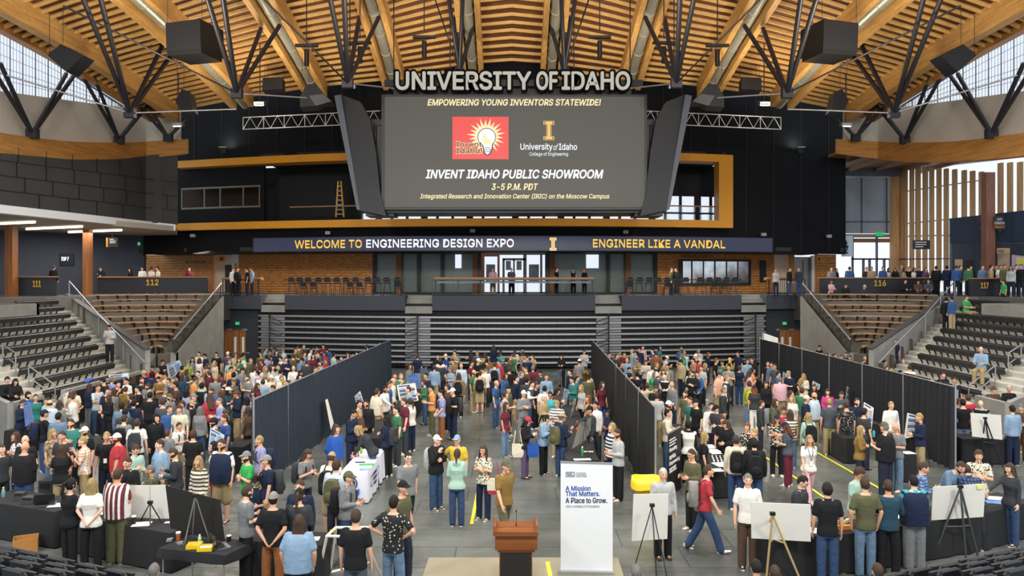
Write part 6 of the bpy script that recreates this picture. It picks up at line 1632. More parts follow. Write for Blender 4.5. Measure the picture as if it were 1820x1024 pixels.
# =====================================================  FURNITURE AND PROPS  =====================================================
tcloth = M('black_tablecloth', '#1b1c1f', .9, var=.12, scale=3, bump=.2); paper = M('paper', '#eceae4', .8, var=.02); foam = M('foam_board', '#cfcdc6', .85, var=.02)
def clothed(label, pts, depth, mat=None, drop=.72, zt=.75, legs=False):
    """table run: pts are the front top edge in world xy; depth vector goes away from it"""
    mat = mat or tcloth; c = sum((Vector((p[0], p[1], 0)) for p in pts), Vector())/len(pts); dv = Vector((*depth, 0)); n = len(pts)
    root = thing('folding_table', label, 'table', (c.x+dv.x/2, c.y+dv.y/2, 0), 'cloth covered tables')
    F = [Vector((p[0], p[1], 0)) for p in pts]; Bk = [p+dv for p in F]
    m_ = MB(); m_.prism(F+Bk[::-1], (0, 0, .03)); m_.v = [(x, y, z+zt-.035) for x, y, z in m_.v]; m_.build('tabletop', alu, root)
    loop = F+Bk[::-1]; m_ = MB(); m_.prism(loop, (0, 0, .006)); m_.v = [(x, y, z+zt) for x, y, z in m_.v]; cen = sum(loop, Vector())/len(loop)
    vs = []; per = []
    for a, b in zip(loop, loop[1:]+loop[:1]):
        k = max(2, int((b-a).length/.12))
        for i in range(k): per.append(a.lerp(b, i/k))
    K = len(per); nr = []
    for i in range(K):
        t = per[(i+1) % K]-per[i-1]; q = Vector((t.y, -t.x, 0)).normalized(); nr.append(q)
    sgn = 1 if sum((per[i]-cen).dot(nr[i]) for i in range(K)) > 0 else -1
    for z, o_, a_ in ((zt+.006, 0, 0), (zt-.05, .012, .003), (zt-drop*.6, .025, .018), (zt-drop, .03, .03)):
        vs.append([p+q*sgn*(o_+a_*math.sin(i*1.3)*math.sin(i*.31+1))+Vector((0, 0, z)) for i, (p, q) in enumerate(zip(per, nr))])
    m_.loft(vs, 0, cap=False); m_.build('tablecloth', mat, root)
    if legs:
        for p in loop: q = p.lerp(cen, .1); MB().tube(q, q+Vector((0, 0, zt-.03)), .017, 0, 6).build('leg', alu, root)
    return root
def xy(x, y, z=.75): p = PZ(x, y, z); return (p.x, p.y)
clothed('black cloth table at the lower left edge with laptop and dark boxes', [xy(-40, 889), xy(97, 911)], (.25, .85))
clothed('black cloth table run behind the maroon striped person, under the white boards', [xy(112, 914), xy(302, 949)], (.3, .75))
clothed('small black table with bare metal legs, yellow trays and open laptop', [xy(281, 975), xy(401, 988)], (.28, .72), None, .16, legs=True)
clothed('black cloth table before the light blue tee person', [xy(428, 962), xy(571, 970)], (0, .7))
wcl = M('white_tablecloth', '#d9dcea', .8, var=.03)
wt = clothed('white cloth table with blue round logos and handouts', [(-4.22, 19.05), (-3.56, 19.05)], (0, 2.7), wcl)
clothed('black table run behind the tall white banner, with bottles and boards', [(1.42, 20.4), (2.28, 20.4)], (.15, 9.0))
clothed('black cloth table with sunglasses and papers beside the black banner', [(4.85, 19.5), (5.55, 19.5)], (.1, 6))
for i, (a, b) in enumerate((((1386, 960), (1522, 948)), ((1524, 947.5), (1606, 935)), ((1610, 934.5), (1742, 915)), ((1746, 914), (1835, 892)))):
    clothed(['black cloth table with orange instrument cases', 'black cloth table before the olive tee person', 'black cloth table behind the white board on the dark tripod', 'black cloth table at the right edge with papers'][i], [xy(*a), xy(*b)], (-.28, .75))
clothed('black cloth table behind the white board beyond the charcoal drapes', [(13.4, 23.1), (14.9, 23.1)], (.1, .8))
clothed('small black table beside the grey tee person with light jeans', [xy(1600, 808), xy(1629, 808)], (0, .8))
clothed('small black table behind the mustard jacket person', [(9.9, 23.2), (10.5, 23.2)], (.1, 1.4))
clothed('black table run along the blue-black drapes in the middle bay', [(-4.65, 23.2), (-3.95, 23.2)], (.15, 10.5))
clothed('black table by the section 111 guard wall with blue poster', [xy(8, 766), xy(46, 766)], (0, .8))
clothed('black table run in front of the left guard wall', [(-14.9, 27.5), (-14.1, 27.5)], (-.2, 6))
clothed('black table run along the charcoal drapes in the right bay', [(11.5, 25.5), (12.15, 25.5)], (.1, 12))
clothed('black table run against the middle drapes in the right bay', [(4.75, 27.2), (5.4, 27.2)], (.1, 10))
clothed('black table run on the hidden side of the blue-black drapes', [(-8.3, 22), (-7.6, 22)], (.1, 14))
# white table print
m_ = MB()
def ringmark(c, r, name, mat, par, rz=0, w_=.03):
    m_ = MB(); R = Matrix.Rotation(rz, 4, 'Z'); n = 24
    pts = [(Vector((r*math.cos(2*math.pi*i/n), 0, r*math.sin(2*math.pi*i/n))), Vector(((r-w_)*math.cos(2*math.pi*i/n), 0, (r-w_)*math.sin(2*math.pi*i/n)))) for i in range(n)]
    vs = [Vector(c)+R @ p for pr in pts for p in pr]; m_.add(vs, [(2*i, 2*i+1, 2*((i+1) % n)+1, 2*((i+1) % n)) for i in range(n)]); m_.v += [tuple(Vector(v)+R @ Vector((0, .003, 0))) for v in vs]; return m_.build(name, mat, par)
lb = M('logo_blue', '#2d5cb8', .7, var=0); ln_ = M('logo_navy', '#2b3350', .7, var=0)
ringmark((-3.95, 19.0, .5), .17, 'round_logo', ln_, wt); ringmark((-3.95, 18.998, .5), .12, 'round_logo', ln_, wt, 0, .06)
m_ = MB()
for k in range(3): m_.prism([Vector((-4.02+x, 18.995, .13+.05*k+z)) for x, z in ((0, 0), (.22, .05), (.3, .14), (.26, .15), (.2, .09), (0, .03))], (0, .003, 0))
m_.build('swoosh_print', lb, wt); ringmark((-3.515, 19.5, .45), .15, 'round_logo', ln_, wt, math.pi/2); ringmark((-3.512, 20.4, .5), .13, 'round_logo', lb, wt, math.pi/2)
for k in range(3): MB().box((-3.512, 19.95+.02*k, .56-.13*k), (.006, .42-.06*k, .07)).build('print_line', ln_, wt)
def prop(o, label, cat, group=None): return tag(o, label, cat, group)
def atable(x, y, z=.757): return PZ(x, y, z)
def sheet(x, y, w_, d, label, rz=0, mat=None, z=.757, grp='papers on the tables'): 
    o = MB().box(atable(x, y, z)+Vector((0, 0, .004)), (w_, d, .006), 0, rz).build('paper_sheet', mat or paper); return prop(o, label, 'paper', grp)
for x, y, w_, d, lab, rz in ((101, 898, .3, .3, 'white papers beside the laptop near the left edge', .2), (182, 912, .35, .25, 'white paper behind the maroon striped person', .1), (252, 932, .33, .28, 'clipboard with pen on the table below the white boards', .2), (298, 929, .1, .1, 'small white scrap below the white boards', 0), (560, 958, .16, .22, 'white sheet at the corner of the table by the light blue tee', .1), (1035, 817, .45, .2, 'white leaflets behind the top of the white banner', .1), (1045, 803, .3, .1, 'white card behind the white banner beside the green bottle', 0), (1262, 794, .3, .5, 'white sheet beside the long blonde haired person', .1), (1270, 803, .35, .6, 'printed sheet in the middle of the sunglasses table', .1), (1282, 826, .35, .45, 'pile of leaflets near the front of the sunglasses table', .2), (1272, 836, .35, .3, 'white leaflet at the front corner of the sunglasses table', .1), (1614, 805, .3, .3, 'white sheet on the small table by the grey tee person', .1), (1770, 886, .38, .3, 'white papers before the charcoal sweater person', -.3), (1768, 893, .35, .25, 'blue printed folder before the charcoal sweater person', -.3), (1597, 918, .3, .25, 'white sheet beside the navy vest person', .2), (1450, 944, .3, .35, 'white sheet beside the black polo person', -.5), (632, 832, .3, .3, 'cream handout at the front of the white table', .1), (648, 835, .25, .2, 'pale blue handout at the front of the white table', .1), (640, 822, .25, .12, 'dark card strip in the middle of the white table', .1), (1507, 770, .2, .2, 'pale blue pad on the small table by the mustard jacket', 0)):
    sheet(x, y, w_, d, lab, rz, M('folder_blue', '#6f9ad8', .6) if 'blue' in lab.split()[:3] else M('card_dark', '#2f3a55', .6) if 'dark' in lab else None)
sheet(652, 826, .38, .2, 'bright green box of pamphlets on the white table', .1, M('green_card', '#35a556', .6))
def laptop(x, y, rz, label, openc):
    p = atable(x, y); root = thing('laptop', label, 'laptop', p, None, rz); R = Matrix.Translation(p) @ Matrix.Rotation(rz, 4, 'Z')
    T4 = lambda m_: setattr(m_, 'v', [tuple(R @ Vector(v)) for v in m_.v]) or m_
    T4(MB().box((0, 0, .012), (.38, .26, .02))).build('base', M('laptop_grey', '#6d7076', .4, .4), root); T4(MB().box((0, -.01, .024), (.31, .14, .004))).build('keyboard', blackplastic, root)
    T4(MB().box((0, .13+.04 if openc else -.13, .13), (.38, .012, .25), 0, 0, None, -.25 if openc else .15)).build('screen_lid', M('laptop_lid', '#17181b', .35), root)
laptop(82, 897, .3, 'dark laptop with lid toward us on the table at the left edge', False); laptop(392, 972, -.9, 'open silver laptop on the small table with yellow trays', False)
for x, y, w_, h, d, lab in ((36, 888, .2, .16, .15, 'dark grey box standing upright by the laptop at the left edge'), (53, 894, .24, .14, .2, 'low dark grey device next to the laptop at the left edge'), (86, 882, .32, .5, .3, 'black crate on the floor behind the laptop table')):
    z = .757 if y != 882 else 0.0; p = PZ(x, y, z) if z else Fl(86, 888); m_ = MB(); m_.box(p+Vector((0, 0, h/2)), (w_, d, h)); m_.box(p+Vector((0, -d/2, h*.75)), (w_*.8, .01, h*.3), 1); o = m_.build('equipment_box', [M('device_grey', '#3b3d40', .5), blackplastic]); prop(o, lab, 'box')
def bottle(x, y, r, h, col, cap, label, z=.757):
    p = PZ(x, y, z); root = thing('bottle', label, 'bottle', p, 'bottles'); MB().lathe(p, [(r*.9, 0), (r, .01), (r, h*.7), (r*.5, h*.82), (r*.45, h*.85)], 0, 12).build('body', M('bottle_'+col.strip('#'), col, .3, var=.03), root); MB().lathe(p+Vector((0, 0, h*.85)), [(r*.55, 0), (r*.55, h*.15)], 0, 12).build('cap', M('cap_'+cap.strip('#'), cap, .5, var=0), root)
bottle(6, 884, .035, .22, '#6f8f9a', '#e8d22a', 'clear bottle with yellow cap at the left edge'); bottle(1035, 811, .035, .26, '#2c8a4a', '#f0f0f0', 'green bottle with white cap behind the white banner'); bottle(1026, 765, .045, .3, '#e2622e', '#e2622e', 'orange bottle on the table behind the leaning grey board')
bottle(1810, 955, .035, .2, '#b8434a', '#d8d8d8', 'red drink bottle on the floor at the right edge', 0); bottle(1553, 777, .04, .24, '#3aa6b8', '#222428', 'teal bottle beside the mustard jacket person'); bottle(642, 806, .04, .16, '#8fb83c', '#a9cf5a', 'lime green can on the white table'); bottle(355, 966, .03, .16, '#b8c8a0', '#e8f0e8', 'small clear jar with pale lid behind the yellow trays')
def cup(x, y, lab, col, z=.757, h=.16):
    p = PZ(x, y, z); root = thing('cup', lab, 'cup', p, 'cups'); MB().lathe(p, [(.032, 0), (.043, h*.85)], 0, 14).build('body', M('cup_'+col.strip('#'), col, .6, var=.05), root); MB().lathe(p+Vector((0, 0, h*.85)), [(.047, 0), (.047, h*.08), (.04, h*.15)], 0, 14).build('lid', white, root)
cup(317, 961, 'paper coffee cup with red sleeve and white lid on the small table', '#a55a3c'); cup(407, 962, 'black cup with pale rim near the big black board', '#1a1a1c', .757, .11); cup(238, 932, 'tall black cup on the table below the white boards', '#151517', .757, .17)
for x, y, rz, lab in ((346, 973, .15, 'closed yellow plastic tray on the small table'), (366, 977, .1, 'open yellow plastic tray beside the laptop')):
    p = atable(x, y); root = thing('parts_tray', lab, 'tray', p, 'yellow trays', 0); yl = M('tray_yellow', '#e8c41c', .4, var=.03); m_ = MB()
    m_.box(p+Vector((0, 0, .01)), (.25, .22, .02), 0, rz)
    for dx, dy, sx, sy in ((.12, 0, .012, .22), (-.12, 0, .012, .22), (0, .105, .25, .012), (0, -.105, .25, .012)): m_.box(p+Matrix.Rotation(rz, 3, 'Z') @ Vector((dx, dy, .035)), (sx, sy, .06), 0, rz)
    m_.build('shell', yl, root)
    if 'closed' in lab: MB().box(p+Vector((0, 0, .068)), (.24, .2, .008), 0, rz).build('lid', M('tray_lid', '#d6b93a', .25), root)
    else: MB().box(p+Vector((0, 0, .045)), (.2, .14, .01), 0, rz+.2).build('insert', paper, root)
for x, y, rz, lab in ((301, 961, .3, 'grey calculator near the coffee cup'), (319, 967, .7, 'white and grey calculator in front of the coffee cup')):
    p = atable(x, y); root = thing('calculator', lab, 'calculator', p, 'calculators'); MB().box(p+Vector((0, 0, .012)), (.09, .17, .022), 0, rz).build('case', M('calc_grey', '#6a6d70', .5), root); MB().box(p+Vector((.01, .05, .025)), (.07, .04, .004), 0, rz).build('display', M('calc_lcd', '#a9b3a4', .3), root)
# cardboard box and other floor items
def openbox(p, w_, d, h, rz, lab, mat):
    root = thing('cardboard_box', lab, 'box', p, None, rz); R = Matrix.Translation(p) @ Matrix.Rotation(rz, 4, 'Z')
    for nm, c, s_ in (('side', (0, -d/2, h/2), (w_, .01, h)), ('side', (0, d/2, h/2), (w_, .01, h)), ('side', (-w_/2, 0, h/2), (.01, d, h)), ('side', (w_/2, 0, h/2), (.01, d, h)), ('bottom', (0, 0, .005), (w_, d, .01))):
        m_ = MB().box(c, s_); m_.v = [tuple(R @ Vector(v)) for v in m_.v]; m_.build(nm, mat, root)
cardboard = M('cardboard', '#b07c3e', .85, var=.08)
openbox(Fl(46, 981), .42, .34, .3, .5, 'open cardboard box on the floor under the table at the lower left', cardboard)
openbox(Fl(1436, 1012), .25, .25, .35, .2, 'small cardboard box under the orange instrument table', cardboard)
p = Fl(1488, 1018); o = MB().box(p+Vector((0, 0, .05)), (.26, .16, .1), 0, .1).build('yellow_case', M('tray_yellow', '#e8c41c', .4)); prop(o, 'flat yellow case on the floor beside the black polo person', 'case')
m_ = MB(); p = Fl(1653, 988); m_.ell(p+Vector((0, 0, .22)), (.17, .13, .24), 0); m_.ell(p+Vector((0, -.1, .15)), (.12, .06, .13), 0); o = m_.build('backpack', cloth('black')); prop(o, 'black backpack slumped on the floor behind the dark tripod', 'backpack', 'backpacks')
m_ = MB()
for i in range(5):
    p = atable(1497-i*7+4, 930+i*1.5)
    m_.box(p+Vector((0, 0, .03)), (.05, .34, .06), i % 2, -.9)
p = atable(1502, 941); m_.box(p+Vector((0, 0, .04)), (.3, .08, .08), 1, .15); o = m_.build('instrument_case', [M('case_cream', '#e2d2a4', .5), M('case_orange', '#e08a2c', .5)]); prop(o, 'row of orange and cream instrument cases on the black table', 'instrument case')
root = thing('sunglasses_display', 'rows of white rimmed giveaway sunglasses on the black table', 'sunglasses', atable(1276, 820))
for r_ in range(3):
    m_ = MB()
    for k in range(7): m_.box(atable(1266+k*3.4+r_*1.5, 813+r_*4)+Vector((0, 0, .025)), (.035, .05, .05), k % 2)
    m_.build('sunglasses_row', [white, M('glass_navy', '#27304a', .3)], root)
m_ = MB()
for i, c in enumerate((0, 1, 2)): m_.box(atable(632+i*2.5, 812-i)+Vector((0, 0, .12)), (.03, .12, .24), i, .2)
o = m_.build('brochure_holder', [M('brochure_red', '#b84a44', .6), paper, M('brochure_orange', '#d09a5a', .6)]); prop(o, 'upright red and white brochures on the white table', 'brochures')
o = MB().prism([P(143, 682, 31), P(147, 677, 31), P(159, 673, 31.3), P(161, 676, 31.3), P(150, 684, 31)], (0, .25, .02)).build('model_wing', M('royal_blue', '#2a62c4', .5)); prop(o, 'bright blue model wing lying on the left guard wall', 'model')
# boards and easels
def board(po, D, label, mat=foam, th=.02, name='foam_board', grp='foam boards'):
    Ds = D if isinstance(D, (list, tuple)) else [D]*len(po); o = MB().prism([P(x, y, d) for (x, y), d in zip(po, Ds)], (0, th, 0)).build(name, mat); return prop(o, label, 'board', grp)
def easel(apex, feet, D, label, mat=steel, r=.014, brace=None):
    a = P(*apex, D); root = thing('easel', label, 'easel', Vector((a.x, a.y, min(f[2] if len(f) > 2 else 0 for f in feet))), 'easels')
    for f in feet: MB().tube(a, PZ(f[0], f[1], f[2] if len(f) > 2 else 0.0), r, 0, 6).build('leg', mat, root)
    MB().box(a+Vector((0, 0, .01)), (.09, .06, .06)).build('head', blackplastic, root)
    if brace: m_ = MB(); pts = [a.lerp(PZ(f[0], f[1], f[2] if len(f) > 2 else 0.0), brace) for f in feet]; c = sum(pts, Vector())/3; [m_.tube(p, c, r*.8, 0, 5) for p in pts]; m_.build('brace', mat, root)
board([(228, 863), (266, 863), (266, 921), (230, 920)], 15.35, 'pale board back at the left of the pair on the table'); board([(267, 863), (294, 862), (301, 922), (268, 922)], 15.3, 'pale board back beside the big black board')
easel((267, 894), [(250, 925, .76), (288, 929, .76), (267, 937, .76)], 15.1, 'small black easel in front of the two pale boards')
board([(294, 863), (391, 889), (399, 963), (303, 939)], [14.6, 14.0, 14.0, 14.6], 'big black display board back on the small table', M('black_foam', '#1c1a18', .8, var=.08)); easel((347, 882), [(327, 970, .76), (373, 962, .76), (342, 957, .76)], 13.8, 'silver tripod easel holding the big black board', alu, .013)
board([(1126, 879), (1188, 878), (1186, 958), (1123, 962)], 14.75, 'upright pale board before the white haired person'); easel((1159, 899), [(1125, 1018), (1167, 1030), (1187, 1034)], 14.5, 'thin black easel at the upright pale board', blackplastic, .01)
board([(1335, 893), (1441, 897), (1441, 963), (1336, 957)], 14.0, 'wide pale board on the wooden tripod'); easel((1373, 914), [(1362, 1030), (1424, 1035), (1347, 988)], 13.75, 'wooden surveying tripod holding the wide pale board', M('tripod_wood', '#cdb07c', .5, var=.06), .02, .42)
board([(1659, 866), (1752, 860), (1748, 919), (1656, 925)], 15.25, 'pale board with a yellow note on the dark tripod'); o = MB().prism([P(x, y, 15.22) for x, y in ((1737, 863), (1745, 862), (1746, 869), (1738, 870))], (0, .01, 0)).build('sticky_note', M('note_yellow', '#e6de6a', .7)); prop(o, 'yellow sticky note at the corner of the pale board', 'note')
easel((1707, 866), [(1658, 993), (1717, 996), (1738, 988)], 15.1, 'dark tripod easel at the pale board with the yellow note', M('easel_green_grey', '#454a48', .5), .02, .55)
board([(1725, 734), (1779, 738), (1782, 782), (1728, 776)], 22.6, 'pale board beyond the near end of the charcoal drapes'); easel((1751, 744), [(1741, 826), (1783, 831), (1764, 829)], 22.4, 'dark easel holding the pale board beyond the charcoal drapes', steel, .02, .5)
board([(1016.5, 798.5), (1029, 754), (1051, 742), (1050, 764), (1040, 783)], [21.0, 21.4, 22.2, 22.2, 21.6], 'grey board leaning on an easel behind the white banner', M('grey_foam', '#82837e', .8)); easel((1040, 748), [(1033, 808, .76), (1060, 806, .76), (1045, 812, .76)], 21.5, 'black easel under the leaning grey board', blackplastic, .012)
m_ = MB(); m_.loft([ring(P(1052, y, 21.9), a, b, Matrix.Identity(4), 10) for y, a, b in ((738, .05, .05), (745, .16, .09), (770, .2, .1), (788, .22, .1))], 0)
ptxt = M('poster_text', '#4d5a78', .8, var=0); phead = M('poster_header', '#3a4f8a', .8, var=0); pblue = M('poster_blue', '#5577b8', .8, var=.1); ppale = M('poster_pale_blue', '#b9cbe0', .8, var=.03)
def poster(po, D, label, base=None, dark=False, seed=0):
    Ds = D if isinstance(D, (list, tuple)) else [D]*4; q = [P(x, y, d) for (x, y), d in zip(po, Ds)]; root = thing('poster_board', label, 'poster', (q[0]+q[1]+q[2]+q[3])/4, 'poster boards'); root.location.z = min(v.z for v in q)
    MB().prism(q, (0, .02, 0)).build('panel', base or paper, root); rnd = random.Random(seed+int(po[0][0]))
    at = lambda u, v: q[0].lerp(q[1], u).lerp(q[3].lerp(q[2], u), v)+Vector((0, -.004, 0))
    def rect(u0, u1, v0, v1, nm, mt): MB().prism([at(u0, v0), at(u1, v0), at(u1, v1), at(u0, v1)], (0, .003, 0)).build(nm, mt, root)
    rect(.08, .7, .05, .11, 'heading', phead)
    for c in (0, 1):
        v = .2
        while v < .9:
            if rnd.random() < .35: rect(.08+.46*c, .46+.46*c, v, v+.14, 'figure', pblue if rnd.random() < .6 else M('figure_grey', '#6a6a72', .8)); v += .19
            else: rect(.08+.46*c, (.36+.1*rnd.random())+.46*c, v, v+.022, 'text_line', ptxt); v += .06
for po, D, lab, b_ in (([(193, 667), (228, 663), (231, 692), (196, 697)], 32.8, 'white poster near the left guard wall behind the white shirt person', None), ([(263, 657), (298, 655), (302, 672), (264, 674)], 36.8, 'wide white poster behind the straw hat', None), ([(295, 648), (319, 640), (325, 656), (303, 674)], 37.4, 'tilted dark and white poster below the left corner concrete', ppale), ([(112, 702), (121, 696), (124, 734), (117, 741)], [26.9, 27.2, 27.2, 26.9], 'narrow white poster held beside the white shirt person', None), ([(41, 716), (53, 714), (60, 749), (45, 759)], 23.7, 'blue blueprint poster held at the left', pblue), ([(374, 760), (399, 774), (394, 799), (370, 799)], 20.6, 'pale blue poster behind the navy vest person', ppale), ([(578, 711), (582, 709), (593, 752), (588, 764)], [26.0, 26.6, 26.6, 26.0], 'slanted poster against the blue-black drapes', None), ([(630, 704), (640, 695), (646, 714), (633, 716)], 29.8, 'small white poster by the blue-black drapes', None), ([(705, 685), (738, 681), (744, 712), (711, 719)], 30.4, 'white EXPO poster in the middle bay beside the light blue shirt', None), ([(725, 668), (743, 663), (749, 690), (728, 692)], 33.2, 'dark blue picture poster behind the white poster in the middle bay', pblue), ([(746, 656), (759, 652), (761, 674), (749, 676)], 35.4, 'dark poster farthest back in the middle bay', M('poster_dark', '#55596a', .8)), ([(984, 688), (989, 660), (999, 656), (996, 683)], [33.5, 33.5, 34.3, 34.3], 'dark grey poster back near the mustard bin', M('grey_foam', '#82837e', .8)), ([(997, 722), (1003, 690), (1012, 694), (1004, 731)], [28.8, 28.8, 29.4, 29.4], 'slanted blue and white poster before the teal sweater person', ppale), ([(1012, 747), (1021, 708), (1024, 710), (1015, 749)], [26.6, 26.6, 27.2, 27.2], 'edge-on white poster before the light grey tee person', None), ([(1392, 661), (1402, 668), (1400, 683), (1390, 679)], 34.6, 'small grey and white poster by the khaki cap', ppale), ([(1445, 677), (1458, 684), (1456, 693), (1443, 690)], 31.8, 'small white poster beside the black suit person with long hair', None), ([(1503, 712), (1506, 687), (1509, 690), (1507, 713)], [28.5, 28.5, 29, 29], 'edge-on white board against the charcoal drapes', None), ([(1536, 715), (1553, 725), (1549, 766), (1531, 757)], 25.2, 'white poster beside the bearded navy polo person', None), ([(1613, 734), (1648, 743), (1644, 772), (1607, 780)], 24.4, 'white map poster behind the navy shirt person', None)):
    poster(po, D, lab, b_)
easel((1632, 736), [(1611, 803), (1653, 831), (1636, 812)], 24.6, 'dark easel carrying the white map poster', steel, .018)
# tall white roll-up banner
root = thing('rollup_banner', 'tall white roll-up banner with blue slogan lettering beside the lectern', 'banner', Vector(((1041-CX)/FPX*14.5, 14.5, 0))); D = 14.5
wslab(MB(), 996.5, 1089, (821, 824), (1016, 1018), D, .012, 2).build('panel', M('banner_white', '#dfe2e4', .6, var=.02), root); wslab(MB(), 996, 1089.5, (820, 823), (823, 826), D-.01, .03, 1).build('top_rail', alu, root); wslab(MB(), 993, 1091, (1016, 1018), (1025, 1027), D-.09, .2, 1).build('base', alu, root)
MB().tube(P(1042, 822, D+.05), P(1042, 1018, D+.05), .012).build('pole', alu, root)
dn = M('banner_navy', '#24365a', .7, var=0); db = M('banner_blue', '#2b4fa0', .7, var=0); dg_ = M('banner_grey', '#6a6f78', .7, var=0); F_ = D-.003
ptext('slogan', 'A Mission', 1005.5, 1049.5, 864, 872.5, F_, db, root, ext=.002, off=.02); ptext('slogan', 'That Matters.', 1005.5, 1066, 873.5, 882, F_, db, root, ext=.002, off=.02); ptext('slogan', 'A Place to Grow.', 1005.5, 1079, 885, 894.5, F_, dn, root, ext=.002, off=.02); ptext('slogan', 'Join a company of innovators.', 1005.5, 1066, 897.5, 903.5, F_, dg_, root, ext=.002)
m_ = MB()
for a, b, c, d in ((1005.5, 1021, 839, 840), (1005.5, 1021, 847, 848), (1005.5, 1006.5, 839, 848), (1020, 1021, 839, 848)): wslab(m_, a, b, c, d, F_, .003, 1)
m_.build('logo_box', dn, root); ptext('logo_text', 'SEL', 1007.5, 1019, 841, 846, F_, dn, root, ext=.002, off=.02)
for k, s_ in enumerate(('SCHWEITZER', 'ENGINEERING', 'LABORATORIES')): ptext('logo_text', s_, 1023, 1041+k, 840+3*k, 842.2+3*k, F_, dg_, root, ext=.002)
# black roll-up banner, turned
A, B = Vector((3.92, 19.5, 0)), Vector((4.45, 20.45, 0)); dd = (B-A).normalized(); nn = Vector((dd.y, -dd.x, 0)); root = thing('rollup_banner', 'black roll-up banner with white words beside the yellow bin', 'banner', (A+B)/2); U = Vector((0, 0, 1))
MB().prism([A+U*.08, B+U*.08, B+U*1.6, A+U*1.6], -nn*.012).build('panel', M('banner_black', '#201b1a', .6, var=.03), root); MB().prism([A+U*1.6, B+U*1.6, B+U*1.64, A+U*1.64], -nn*.03).build('top_rail', alu, root); MB().prism([A-dd*.03, B+dd*.03, B+dd*.03+U*.08, A-dd*.03+U*.08], -nn*.16).build('base', blackplastic, root)
L_ = (B-A).length; rz = math.atan2(dd.y, dd.x)
for s_, w_, z in (('Honoring', .62, 1.17), ('service.', .55, 1.0), ('Empowering', .86, .83), ('success.', .6, .66)): text('slogan', s_, A+dd*(.1+w_/2)+U*z+nn*.003, w_, .13, wtxt, root, ext=.002, rz=rz, off=.012)
for k, w_ in enumerate((.5, .6, .5)): MB().prism([A+dd*.1+U*(1.42-.07*k), A+dd*(.1+w_)+U*(1.42-.07*k), A+dd*(.1+w_)+U*(1.45-.07*k), A+dd*.1+U*(1.45-.07*k)], nn*.003).build('text_line', wtxt, root)
# bins
def bin_(p, col, lab, bag, h=.82, r=.29):
    root = thing('trash_bin', lab, 'bin', p, 'round bins'); mt = M('bin_'+col.strip('#'), col, .45, var=.04); MB().lathe(p, [(r*.8, 0), (r*.98, h*.9), (r*1.08, h*.9), (r*1.08, h), (r*.95, h), (r*.78, .05)], 0, 24).build('body', mt, root)
    for s in (-1, 1): MB().box(p+Vector((s*r*1.08, 0, h*.72)), (.06, .12, .05)).build('handle', mt, root)
    if bag:
        m_ = MB(); n = 28; m_.loft([[p+Vector((rr*r*(1+.04*math.sin(5*t))*math.cos(t), rr*r*(1+.04*math.sin(5*t))*math.sin(t), z+.02*math.sin(3*t))) for t in [2*math.pi*i/n for i in range(n)]] for rr, z in ((.9, h*.8), (.98, h+.03), (1.13, h+.02), (1.2, h-.1), (1.22, h-.22))], 0, cap=False); m_.build('liner', M('bag_yellow', '#f2d033', .35, var=.05), root)
        text('marking', 'BRUTE', p+Vector((0, -r*1.235, h*.5)), .22, .035, btxt, root, ext=.004); 
bin_(Vector((3.16, 18.3, 0)), '#e8bf1c', 'yellow round bin with a yellow liner beside the pale board', True); bin_(Vector((3.5, 38.6, 0)), '#b5831c', 'mustard round bin at the far end of the middle drapes', False, .95, .31)
# lectern
D = 13.6; root = thing('lectern', 'wooden lectern with black front and gooseneck microphone on the taupe mat', 'lectern', Vector(((916-CX)/FPX*D, D+.25, 0))); wl_ = M('lectern_wood', '#8a4f22', .35, var=.12, pat='grainx', col2='#6f3b17', scale=1.2); wz = lambda y: Zy(y, D)
wslab(MB(), 876, 957, 946, 953.5, D-.06, .62, 1).build('top', wl_, root); wslab(MB(), 880, 955, 953.5, 978, D, .5, 1).build('head_box', wl_, root); wslab(MB(), 884.5, 950.5, 978, 982, D+.03, .45, 1).build('moulding', wl_, root)
wslab(MB(), 887.5, 946, 982, HY+CZ*FPX/D-2, D+.06, .4, 1).build('pedestal', wl_, root); wslab(MB(), 889.5, 944, 983, HY+CZ*FPX/D-8, D+.05, .02, 1).build('front_panel', M('lectern_black', '#1b1817', .6), root)
for a in (876, 951.5): m_ = MB(); m_.prism([P(a, 946, D-.05), P(a+5.5, 946, D-.05), P(a+5, 936, D-.03), P(a+2, 934.5, D-.03), P(a, 938, D-.03)], (0, .55, .0)); m_.build('side_lip', wl_, root)
p = P(917.5, 943, D+.3); MB().tube(p, p+Vector((0, 0, .12)), .012).build('mic_base', blackplastic, root); MB().tube(p+Vector((0, 0, .1)), p+Vector((0, 0, .33)), .005).build('mic_stem', steel, root); MB().ell(p+Vector((0, 0, .35)), (.012, .012, .03)).build('mic_head', blackplastic, root)
m_ = MB(); m_.path([Fl(946, 1010), Fl(955, 1018), Fl(960, 1040)], .008, 0, 5); o = m_.build('cable', blackplastic); prop(o, 'thin black cable trailing from the lectern over the mat', 'cable')
# white pipe frame
root = thing('pipe_frame', 'white plastic pipe frame with yellow joints behind the black tee person', 'frame', Fl(620, 1020)); pv = M('pvc_white', '#e4e0d2', .4, var=.03); zt = .95
a, b, c_, d = PZ(581, 953, zt), PZ(597, 938, zt), PZ(655, 938, zt), PZ(648, 955, zt); la, lb_, lc, ld = PZ(563, 1036, 0), PZ(586, 1018, 0), PZ(660, 1000, 0), PZ(677, 1026, 0)
for q, r_ in ((a, b), (b, c_), (c_, d), (a, d), (a, la), (b, lb_), (c_, lc), (d, ld), (lb_, lc)): MB().tube(q, r_, .027).build('pipe', pv, root)
for q in (a.lerp(b, .55), b.lerp(c_, .5), lb_+Vector((0, 0, .06))): MB().ell(q, (.04, .04, .035)).build('joint', M('joint_yellow', '#e2b81e', .4), root)
